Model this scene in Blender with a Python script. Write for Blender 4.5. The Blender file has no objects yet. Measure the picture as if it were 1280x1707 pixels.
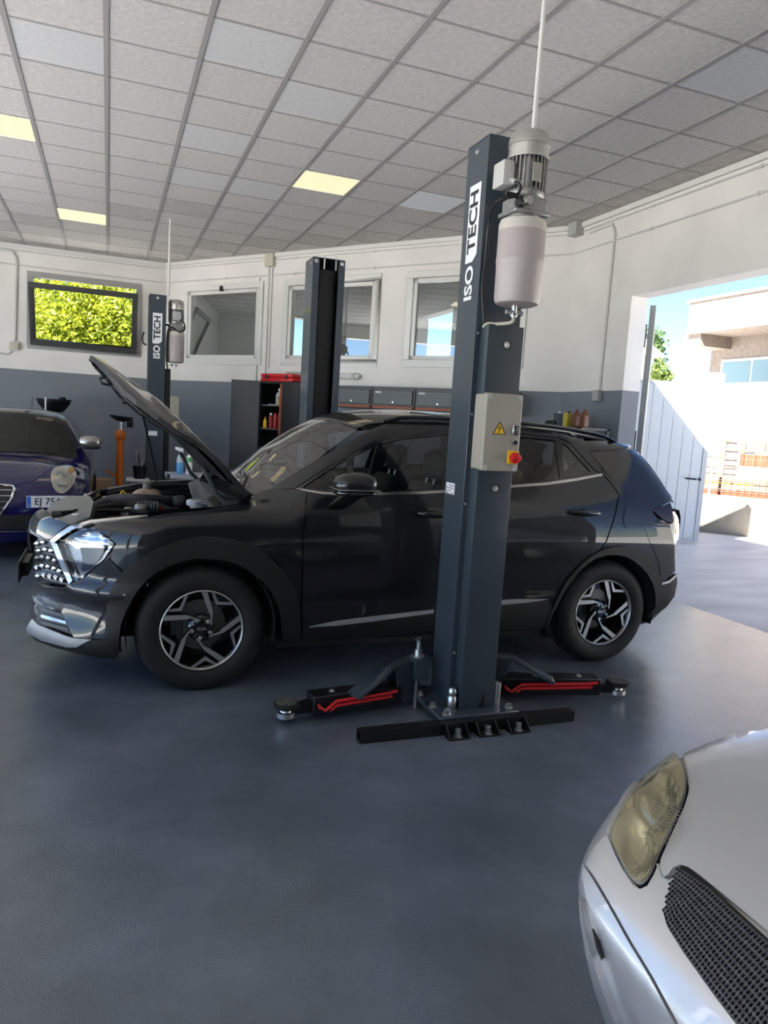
import bpy, bmesh, math, random
import numpy as np
from mathutils import Vector, Matrix, Euler
from mathutils.geometry import delaunay_2d_cdt
random.seed(7)
C = bpy.context.scene.collection
SC = bpy.context.scene
PI = math.pi

# ---------------------------------------------------------------- camera
FPX = 1214.045
PITCH, ROLL, YAW = math.radians(-7.0524), math.radians(3.4638), math.radians(20.9858)
EYE = np.array([0.0, 0.0, 1.555])
_cy, _sy, _cp, _sp = math.cos(YAW), math.sin(YAW), math.cos(PITCH), math.sin(PITCH)
FWD = np.array([_sy*_cp, _cy*_cp, _sp])
_r = np.array([_cy, -_sy, 0.0]); _u = np.cross(_r, FWD)
RGT = _r*math.cos(ROLL) + _u*math.sin(ROLL)
UPV = _u*math.cos(ROLL) - _r*math.sin(ROLL)
cam_d = bpy.data.cameras.new('camera'); cam = bpy.data.objects.new('camera', cam_d); C.objects.link(cam)
cam_d.sensor_fit = 'VERTICAL'; cam_d.sensor_height = 24.0; cam_d.lens = FPX/1707*24.0
cam_d.clip_start = 0.02; cam_d.clip_end = 300
M = Matrix.Identity(4)
for i in range(3):
    M[i][0] = RGT[i]; M[i][1] = UPV[i]; M[i][2] = -FWD[i]; M[i][3] = EYE[i]
cam.matrix_world = M
SC.camera = cam

# ---------------------------------------------------------------- sky, sun, exposure
world = bpy.data.worlds.new('sky'); SC.world = world; world.use_nodes = True
wn = world.node_tree; wn.nodes.clear()
sky = wn.nodes.new('ShaderNodeTexSky'); sky.sky_type = 'NISHITA'; sky.sun_disc = False
sky.sun_elevation = math.radians(47); sky.sun_rotation = math.radians(250); sky.air_density = 1.0; sky.dust_density = 0.0; sky.ozone_density = 3.0; sky.altitude = 4000
bgn = wn.nodes.new('ShaderNodeBackground'); bgn.inputs['Strength'].default_value = 0.052
wo = wn.nodes.new('ShaderNodeOutputWorld')
wn.links.new(sky.outputs[0], bgn.inputs[0]); wn.links.new(bgn.outputs[0], wo.inputs[0])
sund = bpy.data.lights.new('sun', 'SUN'); sund.energy = 7.0; sund.angle = math.radians(0.6); sund.color = (1.0, 0.95, 0.87)
sun = bpy.data.objects.new('sun', sund); C.objects.link(sun)
sun.rotation_euler = Vector((0.94, 0.34, -1.083)).to_track_quat('-Z', 'Y').to_euler()
sun.location = (-20, -8, 25)
SC.view_settings.view_transform = 'Standard'; SC.view_settings.look = 'None'
SC.view_settings.gamma = 1.0; SC.view_settings.use_curve_mapping = False
SC.view_settings.exposure = 2.85
PANEL_POWER = 0.14      # brightness of the ceiling light panels
HOOD_DEG = 48.8          # opening angle of the dark car bonnet
HOOD_DEG = 48.8
try:
    SC.cycles.max_bounces = 8; SC.cycles.diffuse_bounces = 4; SC.cycles.glossy_bounces = 4; SC.cycles.transparent_max_bounces = 12
    SC.cycles.transmission_bounces = 6; SC.cycles.caustics_reflective = False; SC.cycles.caustics_refractive = False
    SC.cycles.sample_clamp_indirect = 6.0; SC.cycles.use_denoising = True
except Exception: pass

# ---------------------------------------------------------------- helpers
def ray(x, y): return FWD + (x-640)/FPX*RGT - (y-853.5)/FPX*UPV
def on_plane(x, y, P, n):
    d = ray(x, y); P = np.asarray(P, float); n = np.asarray(n, float)
    return EYE + d*(((P-EYE) @ n)/(d @ n))
def onx(x, y, X): return on_plane(x, y, (X, 0, 0), (1, 0, 0))
def ony(x, y, Y): return on_plane(x, y, (0, Y, 0), (0, 1, 0))
def onz(x, y, Z): return on_plane(x, y, (0, 0, Z), (0, 0, 1))

def mat(name, col, rough=0.5, metal=0.0, coat=0.0, noise=None, bump=None, emit=None, spec=0.5, coat_rough=0.03, alpha=1.0, trans=0.0, ior=1.45):
    """Principled material; noise=(scale, amount) varies the colour, bump=(scale, strength) adds fine relief."""
    m = bpy.data.materials.new(name); m.use_nodes = True
    nt = m.node_tree; b = nt.nodes['Principled BSDF']
    b.inputs['Base Color'].default_value = (*col, 1); b.inputs['Roughness'].default_value = rough
    b.inputs['Metallic'].default_value = metal; b.inputs['Coat Weight'].default_value = coat
    b.inputs['Coat Roughness'].default_value = coat_rough; b.inputs['Specular IOR Level'].default_value = spec
    b.inputs['Alpha'].default_value = alpha; b.inputs['Transmission Weight'].default_value = trans; b.inputs['IOR'].default_value = ior
    if noise or bump:
        tc = nt.nodes.new('ShaderNodeTexCoord')
    if noise:
        n = nt.nodes.new('ShaderNodeTexNoise'); n.inputs['Scale'].default_value = noise[0]; n.inputs['Detail'].default_value = 5
        nt.links.new(tc.outputs['Object'], n.inputs['Vector'])
        r = nt.nodes.new('ShaderNodeValToRGB')
        a = noise[1]
        r.color_ramp.elements[0].position = 0.3; r.color_ramp.elements[1].position = 0.7
        r.color_ramp.elements[0].color = (*[max(0, c*(1-a)) for c in col], 1); r.color_ramp.elements[1].color = (*[min(1, c*(1+a)) for c in col], 1)
        nt.links.new(n.outputs['Fac'], r.inputs['Fac']); nt.links.new(r.outputs['Color'], b.inputs['Base Color'])
    if bump:
        n2 = nt.nodes.new('ShaderNodeTexNoise'); n2.inputs['Scale'].default_value = bump[0]; n2.inputs['Detail'].default_value = 3
        nt.links.new(tc.outputs['Object'], n2.inputs['Vector'])
        bp = nt.nodes.new('ShaderNodeBump'); bp.inputs['Strength'].default_value = bump[1]; bp.inputs['Distance'].default_value = 0.01
        nt.links.new(n2.outputs['Fac'], bp.inputs['Height']); nt.links.new(bp.outputs['Normal'], b.inputs['Normal'])
    if emit:
        b.inputs['Emission Color'].default_value = (*emit[0], 1); b.inputs['Emission Strength'].default_value = emit[1]
    return m

def glass_mat(name, tint=(1, 1, 1), refl=0.08, rough=0.0, body=0.0, body_col=(0.1, 0.1, 0.1)):
    """Thin pane: fresnel mirror over a tinted clear layer, with an optional film of haze on it."""
    m = bpy.data.materials.new(name); m.use_nodes = True; nt = m.node_tree; nt.nodes.clear()
    out = nt.nodes.new('ShaderNodeOutputMaterial'); mix = nt.nodes.new('ShaderNodeMixShader')
    tr = nt.nodes.new('ShaderNodeBsdfTransparent'); tr.inputs[0].default_value = (*tint, 1)
    gl = nt.nodes.new('ShaderNodeBsdfGlossy'); gl.inputs['Roughness'].default_value = rough; gl.inputs[0].default_value = (1, 1, 1, 1)
    lw = nt.nodes.new('ShaderNodeLayerWeight'); lw.inputs[0].default_value = 0.5
    mr = nt.nodes.new('ShaderNodeMapRange'); mr.inputs['To Min'].default_value = refl; mr.inputs['To Max'].default_value = 1.0
    pw = nt.nodes.new('ShaderNodeMath'); pw.operation = 'POWER'; pw.inputs[1].default_value = 5.0
    nt.links.new(lw.outputs['Facing'], pw.inputs[0]); nt.links.new(pw.outputs[0], mr.inputs['Value'])
    nt.links.new(mr.outputs[0], mix.inputs[0])
    last = tr
    if body > 0:
        df = nt.nodes.new('ShaderNodeBsdfDiffuse'); df.inputs[0].default_value = (*body_col, 1)
        m2 = nt.nodes.new('ShaderNodeMixShader'); m2.inputs[0].default_value = body
        nt.links.new(tr.outputs[0], m2.inputs[1]); nt.links.new(df.outputs[0], m2.inputs[2]); last = m2
    nt.links.new(last.outputs[0], mix.inputs[1]); nt.links.new(gl.outputs[0], mix.inputs[2]); nt.links.new(mix.outputs[0], out.inputs[0])
    return m

class MB:
    """Collects shapes; build() links them as ONE mesh object."""
    def __init__(s): s.v = []; s.f = []; s.m = []; s.cur = 0
    def add(s, vs, fs):
        o = len(s.v); s.v += [tuple(map(float, p)) for p in vs]; s.f += [tuple(i+o for i in f) for f in fs]; s.m += [s.cur]*len(fs); return s
    def hexa(s, p):   # 8 points: bottom 4 ccw, top 4 ccw
        return s.add(p, [(3, 2, 1, 0), (4, 5, 6, 7), (0, 1, 5, 4), (1, 2, 6, 5), (2, 3, 7, 6), (3, 0, 4, 7)])
    def box(s, lo, hi):
        (a, b, c), (d, e, f) = lo, hi
        return s.hexa([(a, b, c), (d, b, c), (d, e, c), (a, e, c), (a, b, f), (d, b, f), (d, e, f), (a, e, f)])
    def obox(s, c, size, rz=0.0, rot=None):
        R = rot if rot is not None else Matrix.Rotation(rz, 3, 'Z')
        h = [x/2 for x in size]; pts = []
        for z in (-1, 1):
            for x, y in ((-1, -1), (1, -1), (1, 1), (-1, 1)):
                pts.append(Vector(c) + R @ Vector((x*h[0], y*h[1], z*h[2])))
        return s.hexa(pts)
    def prism(s, poly, frame, h):
        """poly in 2D, frame=(origin, ex, ey, en), extruded by h along en."""
        o, ex, ey, en = [Vector(q) for q in frame]; n = len(poly)
        a = [o + ex*p[0] + ey*p[1] for p in poly]; b = [q + en*h for q in a]
        return s.add(a+b, [tuple(range(n-1, -1, -1)), tuple(range(n, 2*n))] + [(i, (i+1) % n, n+(i+1) % n, n+i) for i in range(n)])
    def tube(s, path, r, n=8, cap=True):
        P = [Vector(p) for p in path]; rr = r if isinstance(r, (list, tuple)) else [r]*len(P)
        ring = []; up = None
        for i, p in enumerate(P):
            t = (P[min(i+1, len(P)-1)] - P[max(i-1, 0)])
            t = t.normalized() if t.length > 1e-9 else Vector((0, 0, 1))
            if up is None: up = Vector((0, 0, 1)) if abs(t.z) < 0.9 else Vector((1, 0, 0))
            a = (up - t*up.dot(t))
            if a.length < 1e-6: a = t.orthogonal()
            a.normalize(); b = t.cross(a); up = a
            ring.append([p + (a*math.cos(2*PI*k/n) + b*math.sin(2*PI*k/n))*rr[i] for k in range(n)])
        vs = [q for R in ring for q in R]; fs = []
        for i in range(len(P)-1):
            for k in range(n): fs.append((i*n+k, i*n+(k+1) % n, (i+1)*n+(k+1) % n, (i+1)*n+k))
        if cap: fs += [tuple(range(n-1, -1, -1)), tuple(range((len(P)-1)*n, len(P)*n))]
        return s.add(vs, fs)
    def lathe(s, prof, o, axis=(0, 0, 1), n=24, cap=True):
        """prof = [(radius, height along axis)]"""
        o = Vector(o); ax = Vector(axis).normalized(); a = ax.orthogonal().normalized(); b = ax.cross(a)
        vs = []; fs = []
        for r, h in prof:
            for k in range(n): vs.append(o + ax*h + (a*math.cos(2*PI*k/n) + b*math.sin(2*PI*k/n))*r)
        for i in range(len(prof)-1):
            for k in range(n): fs.append((i*n+k, i*n+(k+1) % n, (i+1)*n+(k+1) % n, (i+1)*n+k))
        if cap:
            if prof[0][0] > 1e-5: fs.append(tuple(range(n-1, -1, -1)))
            if prof[-1][0] > 1e-5: fs.append(tuple(range((len(prof)-1)*n, len(prof)*n)))
        return s.add(vs, fs)
    def grid(s, rows, flip=False):
        n = len(rows[0]); vs = [p for r in rows for p in r]; fs = []
        for i in range(len(rows)-1):
            for k in range(n-1):
                q = (i*n+k, i*n+k+1, (i+1)*n+k+1, (i+1)*n+k); fs.append(q[::-1] if flip else q)
        return s.add(vs, fs)
    def build(s, name, mats, parent=None, loc=None, bevel=0.0, seg=2, smooth=40, local=False, label=None, fix=True):
        mats = mats if isinstance(mats, (list, tuple)) else [mats]
        bm = bmesh.new(); vv = [bm.verts.new(p) for p in s.v]
        for f, mi in zip(s.f, s.m):
            if len(set(f)) < 3: continue
            try: q = bm.faces.new([vv[i] for i in f]); q.material_index = mi
            except ValueError: pass
        bmesh.ops.remove_doubles(bm, verts=bm.verts, dist=1e-5)
        if fix: bmesh.ops.recalc_face_normals(bm, faces=bm.faces)
        if bevel > 0:
            es = [e for e in bm.edges if len(e.link_faces) == 2 and e.calc_face_angle(0) > math.radians(35)]
            bmesh.ops.bevel(bm, geom=es, offset=bevel, segments=seg, profile=0.6, affect='EDGES', clamp_overlap=True)
        th = math.radians(smooth)
        for f in bm.faces: f.smooth = smooth > 0
        for e in bm.edges:
            if len(e.link_faces) == 2 and e.calc_face_angle(0) > th: e.smooth = False
        me = bpy.data.meshes.new(name); bm.to_mesh(me); bm.free()
        return link(name, me, mats, parent, loc, local, label)

def link(name, me, mats, parent=None, loc=None, local=False, label=None):
    for m in mats: me.materials.append(m)
    o = bpy.data.objects.new(name, me); C.objects.link(o)
    if loc is not None:
        if not local: me.transform(Matrix.Translation(-Vector(loc)))
        o.location = loc
    if parent is not None:
        o.parent = parent
        if not local and loc is None: me.transform(Matrix.Translation(-wloc(parent)))
    if label: o['label'] = label
    return o
def wloc(o):
    p = Vector(o.location)
    while o.parent is not None: o = o.parent; p = p + Vector(o.location)
    return p
def thing(name, label, cat, loc=(0, 0, 0), rz=0.0, group=None):
    o = bpy.data.objects.new(name, None); C.objects.link(o); o.empty_display_size = 0.1
    o.location = [float(q) for q in loc]; o.rotation_euler = (0, 0, rz); o['label'] = label; o['category'] = cat
    if group: o['group'] = group
    return o
def tag(o, label, cat, group=None):
    o['label'] = label; o['category'] = cat
    if group: o['group'] = group
    return o
def struct(o): o['kind'] = 'structure'; return o
def stuff(o): o['kind'] = 'stuff'; return o
def copy_tree(o, parent=None):
    c = o.copy(); C.objects.link(c)
    if parent is not None: c.parent = parent
    for ch in list(o.children): copy_tree(ch, c)
    return c
def boxobj(name, lo, hi, m, parent=None, bevel=0.0, label=None, seg=2): return MB().box(lo, hi).build(name, m, parent, bevel=bevel, label=label, seg=seg)

_dg = None
def text_data(txt, size, bold=0.0, sx=1.0, extrude=0.0):
    """Lettering as plain mesh data: verts in the XY plane, centred."""
    cu = bpy.data.curves.new('lettering', 'FONT'); cu.body = txt; cu.size = size; cu.align_x = 'CENTER'; cu.align_y = 'CENTER'
    cu.offset = bold; cu.extrude = extrude; cu.resolution_u = 3
    o = bpy.data.objects.new('lettering', cu); C.objects.link(o)
    dg = bpy.context.evaluated_depsgraph_get(); me = o.evaluated_get(dg).to_mesh()
    vs = [(v.co.x*sx, v.co.y, v.co.z) for v in me.vertices]; fs = [tuple(p.vertices) for p in me.polygons]
    o.evaluated_get(dg).to_mesh_clear(); bpy.data.objects.remove(o); bpy.data.curves.remove(cu)
    return vs, fs
def text_obj(name, txt, size, frame, m, parent, bold=0.0, sx=1.0, h=0.001, label=None):
    vs, fs = text_data(txt, size, bold, sx, 0.0); o, ex, ey, en = [Vector(q) for q in frame]
    mb = MB(); mb.add([o + ex*v[0] + ey*v[1] + en*h for v in vs], fs)
    return mb.build(name, m, parent, smooth=0, label=label, fix=False)

# ---------------------------------------------------------------- implicit bodies and panels cut from their surface
def smax(a, b, k): h = np.clip(0.5 + 0.5*(a-b)/k, 0, 1); return b + (a-b)*h + k*h*(1-h)
def smin(a, b, k): return -smax(-a, -b, k)
def march(f, O, D, t0, t1, n=90):
    """First crossing of f=0 along each ray; nan where there is none."""
    N = len(O); ts = np.linspace(t0, t1, n); lo = np.full(N, np.nan); hi = np.full(N, np.nan); prev = None
    for t in ts:
        v = f(O + D*t)
        if prev is not None:
            c = np.isnan(lo) & (prev > 0) & (v <= 0); lo[c] = t - (ts[1]-ts[0]); hi[c] = t
        prev = v
    ok = ~np.isnan(lo); a = lo.copy(); b = hi.copy(); a[~ok] = 0; b[~ok] = 0
    for _ in range(26):
        m = (a+b)/2; v = f(O + D*m[:, None]); s = v > 0; a = np.where(s, m, a); b = np.where(s, b, m)
    P = O + D*((a+b)/2)[:, None]; P[~ok] = np.nan
    return P
def grad(f, P, e=1e-3):
    g = np.stack([f(P + np.eye(3)[i]*e) - f(P - np.eye(3)[i]*e) for i in range(3)], 1)
    return g/np.maximum(np.linalg.norm(g, axis=1, keepdims=True), 1e-9)
def dens(poly, step, closed=True):
    out = []; n = len(poly)
    for i in range(n if closed else n-1):
        a = np.asarray(poly[i], float); b = np.asarray(poly[(i+1) % n], float); k = max(1, int(np.ceil(np.linalg.norm(b-a)/step)))
        out += [tuple(a + (b-a)*j/k) for j in range(k)]
    return out
def spline(poly, k=4, closed=True):
    """Catmull-Rom through the points."""
    P = [np.asarray(p, float) for p in poly]; n = len(P); out = []
    for i in range(n if closed else n-1):
        p0, p1, p2, p3 = P[(i-1) % n] if closed or i > 0 else P[i], P[i], P[(i+1) % n], P[(i+2) % n] if closed or i+2 < n else P[(i+1) % n]
        for j in range(k):
            t = j/k; out.append(tuple(0.5*((2*p1) + (-p0+p2)*t + (2*p0-5*p1+4*p2-p3)*t*t + (-p0+3*p1-3*p2+p3)*t**3)))
    if not closed: out.append(tuple(P[-1]))
    return out
def cam_rays(ab): return np.repeat(EYE[None], len(ab), 0), np.array([ray(x, y) for x, y in ab])
def frame_rays(o, e1, e2, d):
    o, e1, e2, d = [np.asarray(q, float) for q in (o, e1, e2, d)]
    return lambda ab: (o + np.asarray(ab)[:, :1]*e1 + np.asarray(ab)[:, 1:2]*e2, np.repeat(d[None], len(ab), 0))
def panel(name, m, parent, poly, f, rays=cam_rays, edge_mat=None, rng=(0.5, 8), edge=7, step=12, lift=0.0, thick=0.012, holes=(), mirror=None, xf=None, label=None, shape=None, n=90):
    """A sheet of the surface f=0 inside an outline, with turned-in edges. lift moves it out along the normal.
    shape(ab) -> extra lift per point. mirror = y of the mirror plane: builds the twin as well."""
    outs = [dens(poly, edge)] + [dens(h, edge) for h in holes]
    V = []; E = []
    for o in outs:
        b = len(V); V += o; E += [(b+i, b+(i+1) % len(o)) for i in range(len(o))]
    A = np.array(V); nb = len(V)
    x0, y0 = A.min(0); x1, y1 = A.max(0)
    gx = np.arange(x0+step/2, x1, step); gy = np.arange(y0+step/2, y1, step)
    if len(gx) and len(gy):
        G = np.array([(x + (step/2 if j % 2 else 0), y) for j, y in enumerate(gy) for x in gx])
        keep = np.zeros(len(G), bool)
        for o in outs:    # even-odd
            a = np.array(o); b = np.roll(a, -1, 0)
            for (ax, ay), (bx, by) in zip(a, b):
                cnd = (ay > G[:, 1]) != (by > G[:, 1])
                with np.errstate(divide='ignore', invalid='ignore'):
                    xi = ax + (G[:, 1]-ay)*(bx-ax)/(by-ay if by != ay else 1e-9)
                keep ^= cnd & (G[:, 0] < xi)
        dmin = np.full(len(G), 1e9)
        for i in range(0, nb, 1): dmin = np.minimum(dmin, np.hypot(G[:, 0]-V[i][0], G[:, 1]-V[i][1]))
        V += [tuple(g) for g in G[keep & (dmin > edge*0.55)]]
    res = delaunay_2d_cdt([Vector(v) for v in V], E, [], 0 if len(outs) > 1 else 1, 1e-5)
    ab = np.array([(v.x, v.y) for v in res[0]]); F = [tuple(t) for t in res[2]]
    if len(outs) > 1:
        def inside(c):
            k = False
            for o in outs:
                for i in range(len(o)):
                    (ax, ay), (bx, by) = o[i], o[(i+1) % len(o)]
                    if (ay > c[1]) != (by > c[1]) and c[0] < ax + (c[1]-ay)*(bx-ax)/(by-ay): k = not k
            return k
        F = [t for t in F if inside(ab[list(t)].mean(0))]
    O3, D3 = rays(ab); P = march(f, O3, D3, rng[0], rng[1], n)
    bad = np.isnan(P[:, 0])
    F = [t for t in F if not any(bad[i] for i in t)]
    P[bad] = 0
    N = grad(f, P); 
    ex = lift + (shape(ab, P) if shape else 0.0)
    P = P + N*(ex[:, None] if np.ndim(ex) else ex)
    if shape is not None:      # normals of the displaced sheet
        acc = np.zeros_like(P)
        for t in F:
            q = np.cross(P[t[1]]-P[t[0]], P[t[2]]-P[t[0]])
            if q @ N[t[0]] < 0: q = -q
            for i in t: acc[i] += q
        l = np.linalg.norm(acc, axis=1, keepdims=True); N2 = np.where(l > 1e-12, acc/np.maximum(l, 1e-12), N)
    else: N2 = N
    if F:
        t = F[0]; q = np.cross(P[t[1]]-P[t[0]], P[t[2]]-P[t[0]])
        if q @ N[t[0]] < 0: F = [t[::-1] for t in F]
    used = sorted({i for t in F for i in t}); remap = {i: k for k, i in enumerate(used)}
    P, N, N2 = P[used], N[used], N2[used]; F = [tuple(remap[i] for i in t) for t in F]
    cnt = {}
    for t in F:
        for a, b in ((t[0], t[1]), (t[1], t[2]), (t[2], t[0])): cnt[(a, b)] = cnt.get((a, b), 0) + 1
    bnd = [(a, b) for (a, b) in cnt if (b, a) not in cnt]
    out = []
    for mir in ([False, True] if mirror is not None else [False]):
        Q, W, W2 = P.copy(), N.copy(), N2.copy()
        FF = list(F); BB = list(bnd)
        if mir:
            Q[:, 1] = 2*mirror - Q[:, 1]; W[:, 1] *= -1; W2[:, 1] *= -1; FF = [t[::-1] for t in FF]; BB = [(b, a) for a, b in BB]
        if xf is not None: Q = Q @ xf[0].T + xf[1]; W = W @ xf[0].T; W2 = W2 @ xf[0].T
        vs = [tuple(p) for p in Q]; nn = [tuple(w) for w in W2]; faces = list(FF); fn = {}
        if thick > 0:
            ids = {}
            base = len(vs); rim = sorted({i for e in BB for i in e})
            for i in rim: ids[i] = (len(vs), len(vs)+1); vs += [tuple(Q[i]), tuple(Q[i] - W[i]*thick)]; nn += [None, None]
            for a, b in BB:
                faces.append((ids[b][0], ids[a][0], ids[a][1], ids[b][1]))
        me = bpy.data.meshes.new(name); me.from_pydata(vs, [], faces); me.update()
        for p in me.polygons: p.use_smooth = True
        if edge_mat is not None:
            for k, p in enumerate(me.polygons): p.material_index = 1 if k >= len(FF) else 0
        ln = []
        for p in me.polygons:
            pn = p.normal
            for vi in p.vertices: ln.append(nn[vi] if nn[vi] is not None else (pn.x, pn.y, pn.z))
        me.normals_split_custom_set(ln)
        out.append(link(name, me, [m] if edge_mat is None else [m, edge_mat], parent, label=label))
    return out if mirror is not None else out[0]
# ---------------------------------------------------------------- materials
def paint(name, col, flake=0.0, rough=0.35, coat=1.0): return mat(name, col, rough=rough, metal=flake, coat=coat, coat_rough=0.015)
MT = dict(
    tile=mat('ceiling board', (0.64, 0.60, 0.57), 0.95, noise=(26, 0.10), bump=(160, 0.5)),
    tile_new=mat('newer ceiling board', (0.66, 0.65, 0.645), 0.95, noise=(26, 0.06), bump=(160, 0.4)),
    tile_old=mat('dusty ceiling board', (0.55, 0.515, 0.485), 0.95, noise=(12, 0.14), bump=(160, 0.5)),
    tbar=mat('ceiling grid bar', (0.36, 0.335, 0.32), 0.6),
    white_panel=mat('unlit light panel', (0.84, 0.87, 0.90), 0.4),
    conduit=mat('painted conduit', (0.66, 0.65, 0.62), 0.5), cream_box=mat('cream plastic box', (0.56, 0.53, 0.43), 0.45),
    grey_plastic=mat('grey plastic box', (0.42, 0.42, 0.40), 0.45),
    pvc=mat('white window plastic', (0.74, 0.74, 0.70), 0.35), alu=mat('grey window aluminium', (0.30, 0.30, 0.29), 0.45, 0.3),
    pane=glass_mat('window glass', (0.88, 0.92, 0.90), 0.16), clear_pane=glass_mat('clear window glass', (0.95, 0.97, 0.95), 0.03),
    post=paint('dark grey lift paint', (0.036, 0.051, 0.065), rough=0.36, coat=0.4), black=mat('black plastic', (0.006, 0.006, 0.0065), 0.45),
    blackgloss=mat('gloss black', (0.008, 0.008, 0.009), 0.12, coat=0.6), blacksteel=mat('black painted steel', (0.007, 0.007, 0.0075), 0.4),
    steel=mat('bright zinc steel', (0.62, 0.62, 0.60), 0.28, 0.95), alu_cast=mat('cast aluminium', (0.36, 0.355, 0.34), 0.42, 0.75, noise=(30, 0.12)),
    chrome=mat('chrome', (0.78, 0.79, 0.80), 0.07, 1.0), rubber=mat('black rubber', (0.007, 0.007, 0.0075), 0.7, bump=(60, 0.15)),
    red=mat('red painted rod', (0.55, 0.015, 0.02), 0.35), red_plastic=mat('red plastic', (0.62, 0.012, 0.02), 0.35),
    beige=mat('beige control box', (0.345, 0.32, 0.265), 0.45), yellow=mat('yellow plastic', (0.85, 0.52, 0.01), 0.4),
    white=mat('white print', (0.80, 0.80, 0.82), 0.5), ink=mat('dark print', (0.015, 0.018, 0.02), 0.5),
    orange=mat('orange painted steel', (0.70, 0.155, 0.015), 0.4), brown=mat('brown plastic bottle', (0.17, 0.055, 0.018), 0.35),
    cardboard=mat('cardboard', (0.40, 0.26, 0.14), 0.85), darkgrey=mat('dark grey steel', (0.045, 0.050, 0.053), 0.42),
    midgrey=mat('grey cabinet steel', (0.08, 0.09, 0.095), 0.42), rust=mat('orange brown cabinet edge', (0.30, 0.075, 0.025), 0.5),
    concrete=mat('concrete', (0.23, 0.205, 0.17), 0.9, noise=(3.5, 0.22), bump=(30, 0.3)),
    render_wall=mat('rough cast facade', (0.25, 0.205, 0.168), 0.9, noise=(9, 0.14), bump=(45, 0.5)),
    white_wall=mat('pale facade', (0.40, 0.395, 0.385), 0.85), ground=None,
)
def ztwo(name, lowc, highc, zsplit):
    """Two-tone wall paint: grey dado to zsplit, off-white above, light scuffs and dust."""
    m = bpy.data.materials.new(name); m.use_nodes = True; nt = m.node_tree; b = nt.nodes['Principled BSDF']
    g = nt.nodes.new('ShaderNodeNewGeometry'); sp = nt.nodes.new('ShaderNodeSeparateXYZ'); nt.links.new(g.outputs['Position'], sp.inputs[0])
    n = nt.nodes.new('ShaderNodeTexNoise'); n.inputs['Scale'].default_value = 1.4; n.inputs['Detail'].default_value = 6; nt.links.new(g.outputs['Position'], n.inputs['Vector'])
    gt = nt.nodes.new('ShaderNodeMath'); gt.operation = 'GREATER_THAN'; gt.inputs[1].default_value = zsplit; nt.links.new(sp.outputs['Z'], gt.inputs[0])
    mx = nt.nodes.new('ShaderNodeMix'); mx.data_type = 'RGBA'; mx.inputs['A'].default_value = (*lowc, 1); mx.inputs['B'].default_value = (*highc, 1); nt.links.new(gt.outputs[0], mx.inputs['Factor'])
    r = nt.nodes.new('ShaderNodeMapRange'); r.inputs['From Min'].default_value = 0.3; r.inputs['From Max'].default_value = 0.7; r.inputs['To Min'].default_value = 0.9; r.inputs['To Max'].default_value = 1.04; nt.links.new(n.outputs['Fac'], r.inputs['Value'])
    ml = nt.nodes.new('ShaderNodeMix'); ml.data_type = 'RGBA'; ml.blend_type = 'MULTIPLY'; ml.inputs['Factor'].default_value = 1.0
    nt.links.new(mx.outputs['Result'], ml.inputs['A']); nt.links.new(r.outputs[0], ml.inputs['B']); nt.links.new(ml.outputs['Result'], b.inputs['Base Color'])
    b.inputs['Roughness'].default_value = 0.62
    n3 = nt.nodes.new('ShaderNodeTexNoise'); n3.inputs['Scale'].default_value = 14; nt.links.new(g.outputs['Position'], n3.inputs['Vector'])
    bp = nt.nodes.new('ShaderNodeBump'); bp.inputs['Strength'].default_value = 0.08; nt.links.new(n3.outputs['Fac'], bp.inputs['Height']); nt.links.new(bp.outputs['Normal'], b.inputs['Normal'])
    return m
MT['wall'] = ztwo('two tone wall paint', (0.20, 0.22, 0.25), (0.83, 0.80, 0.755), 2.033)

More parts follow.
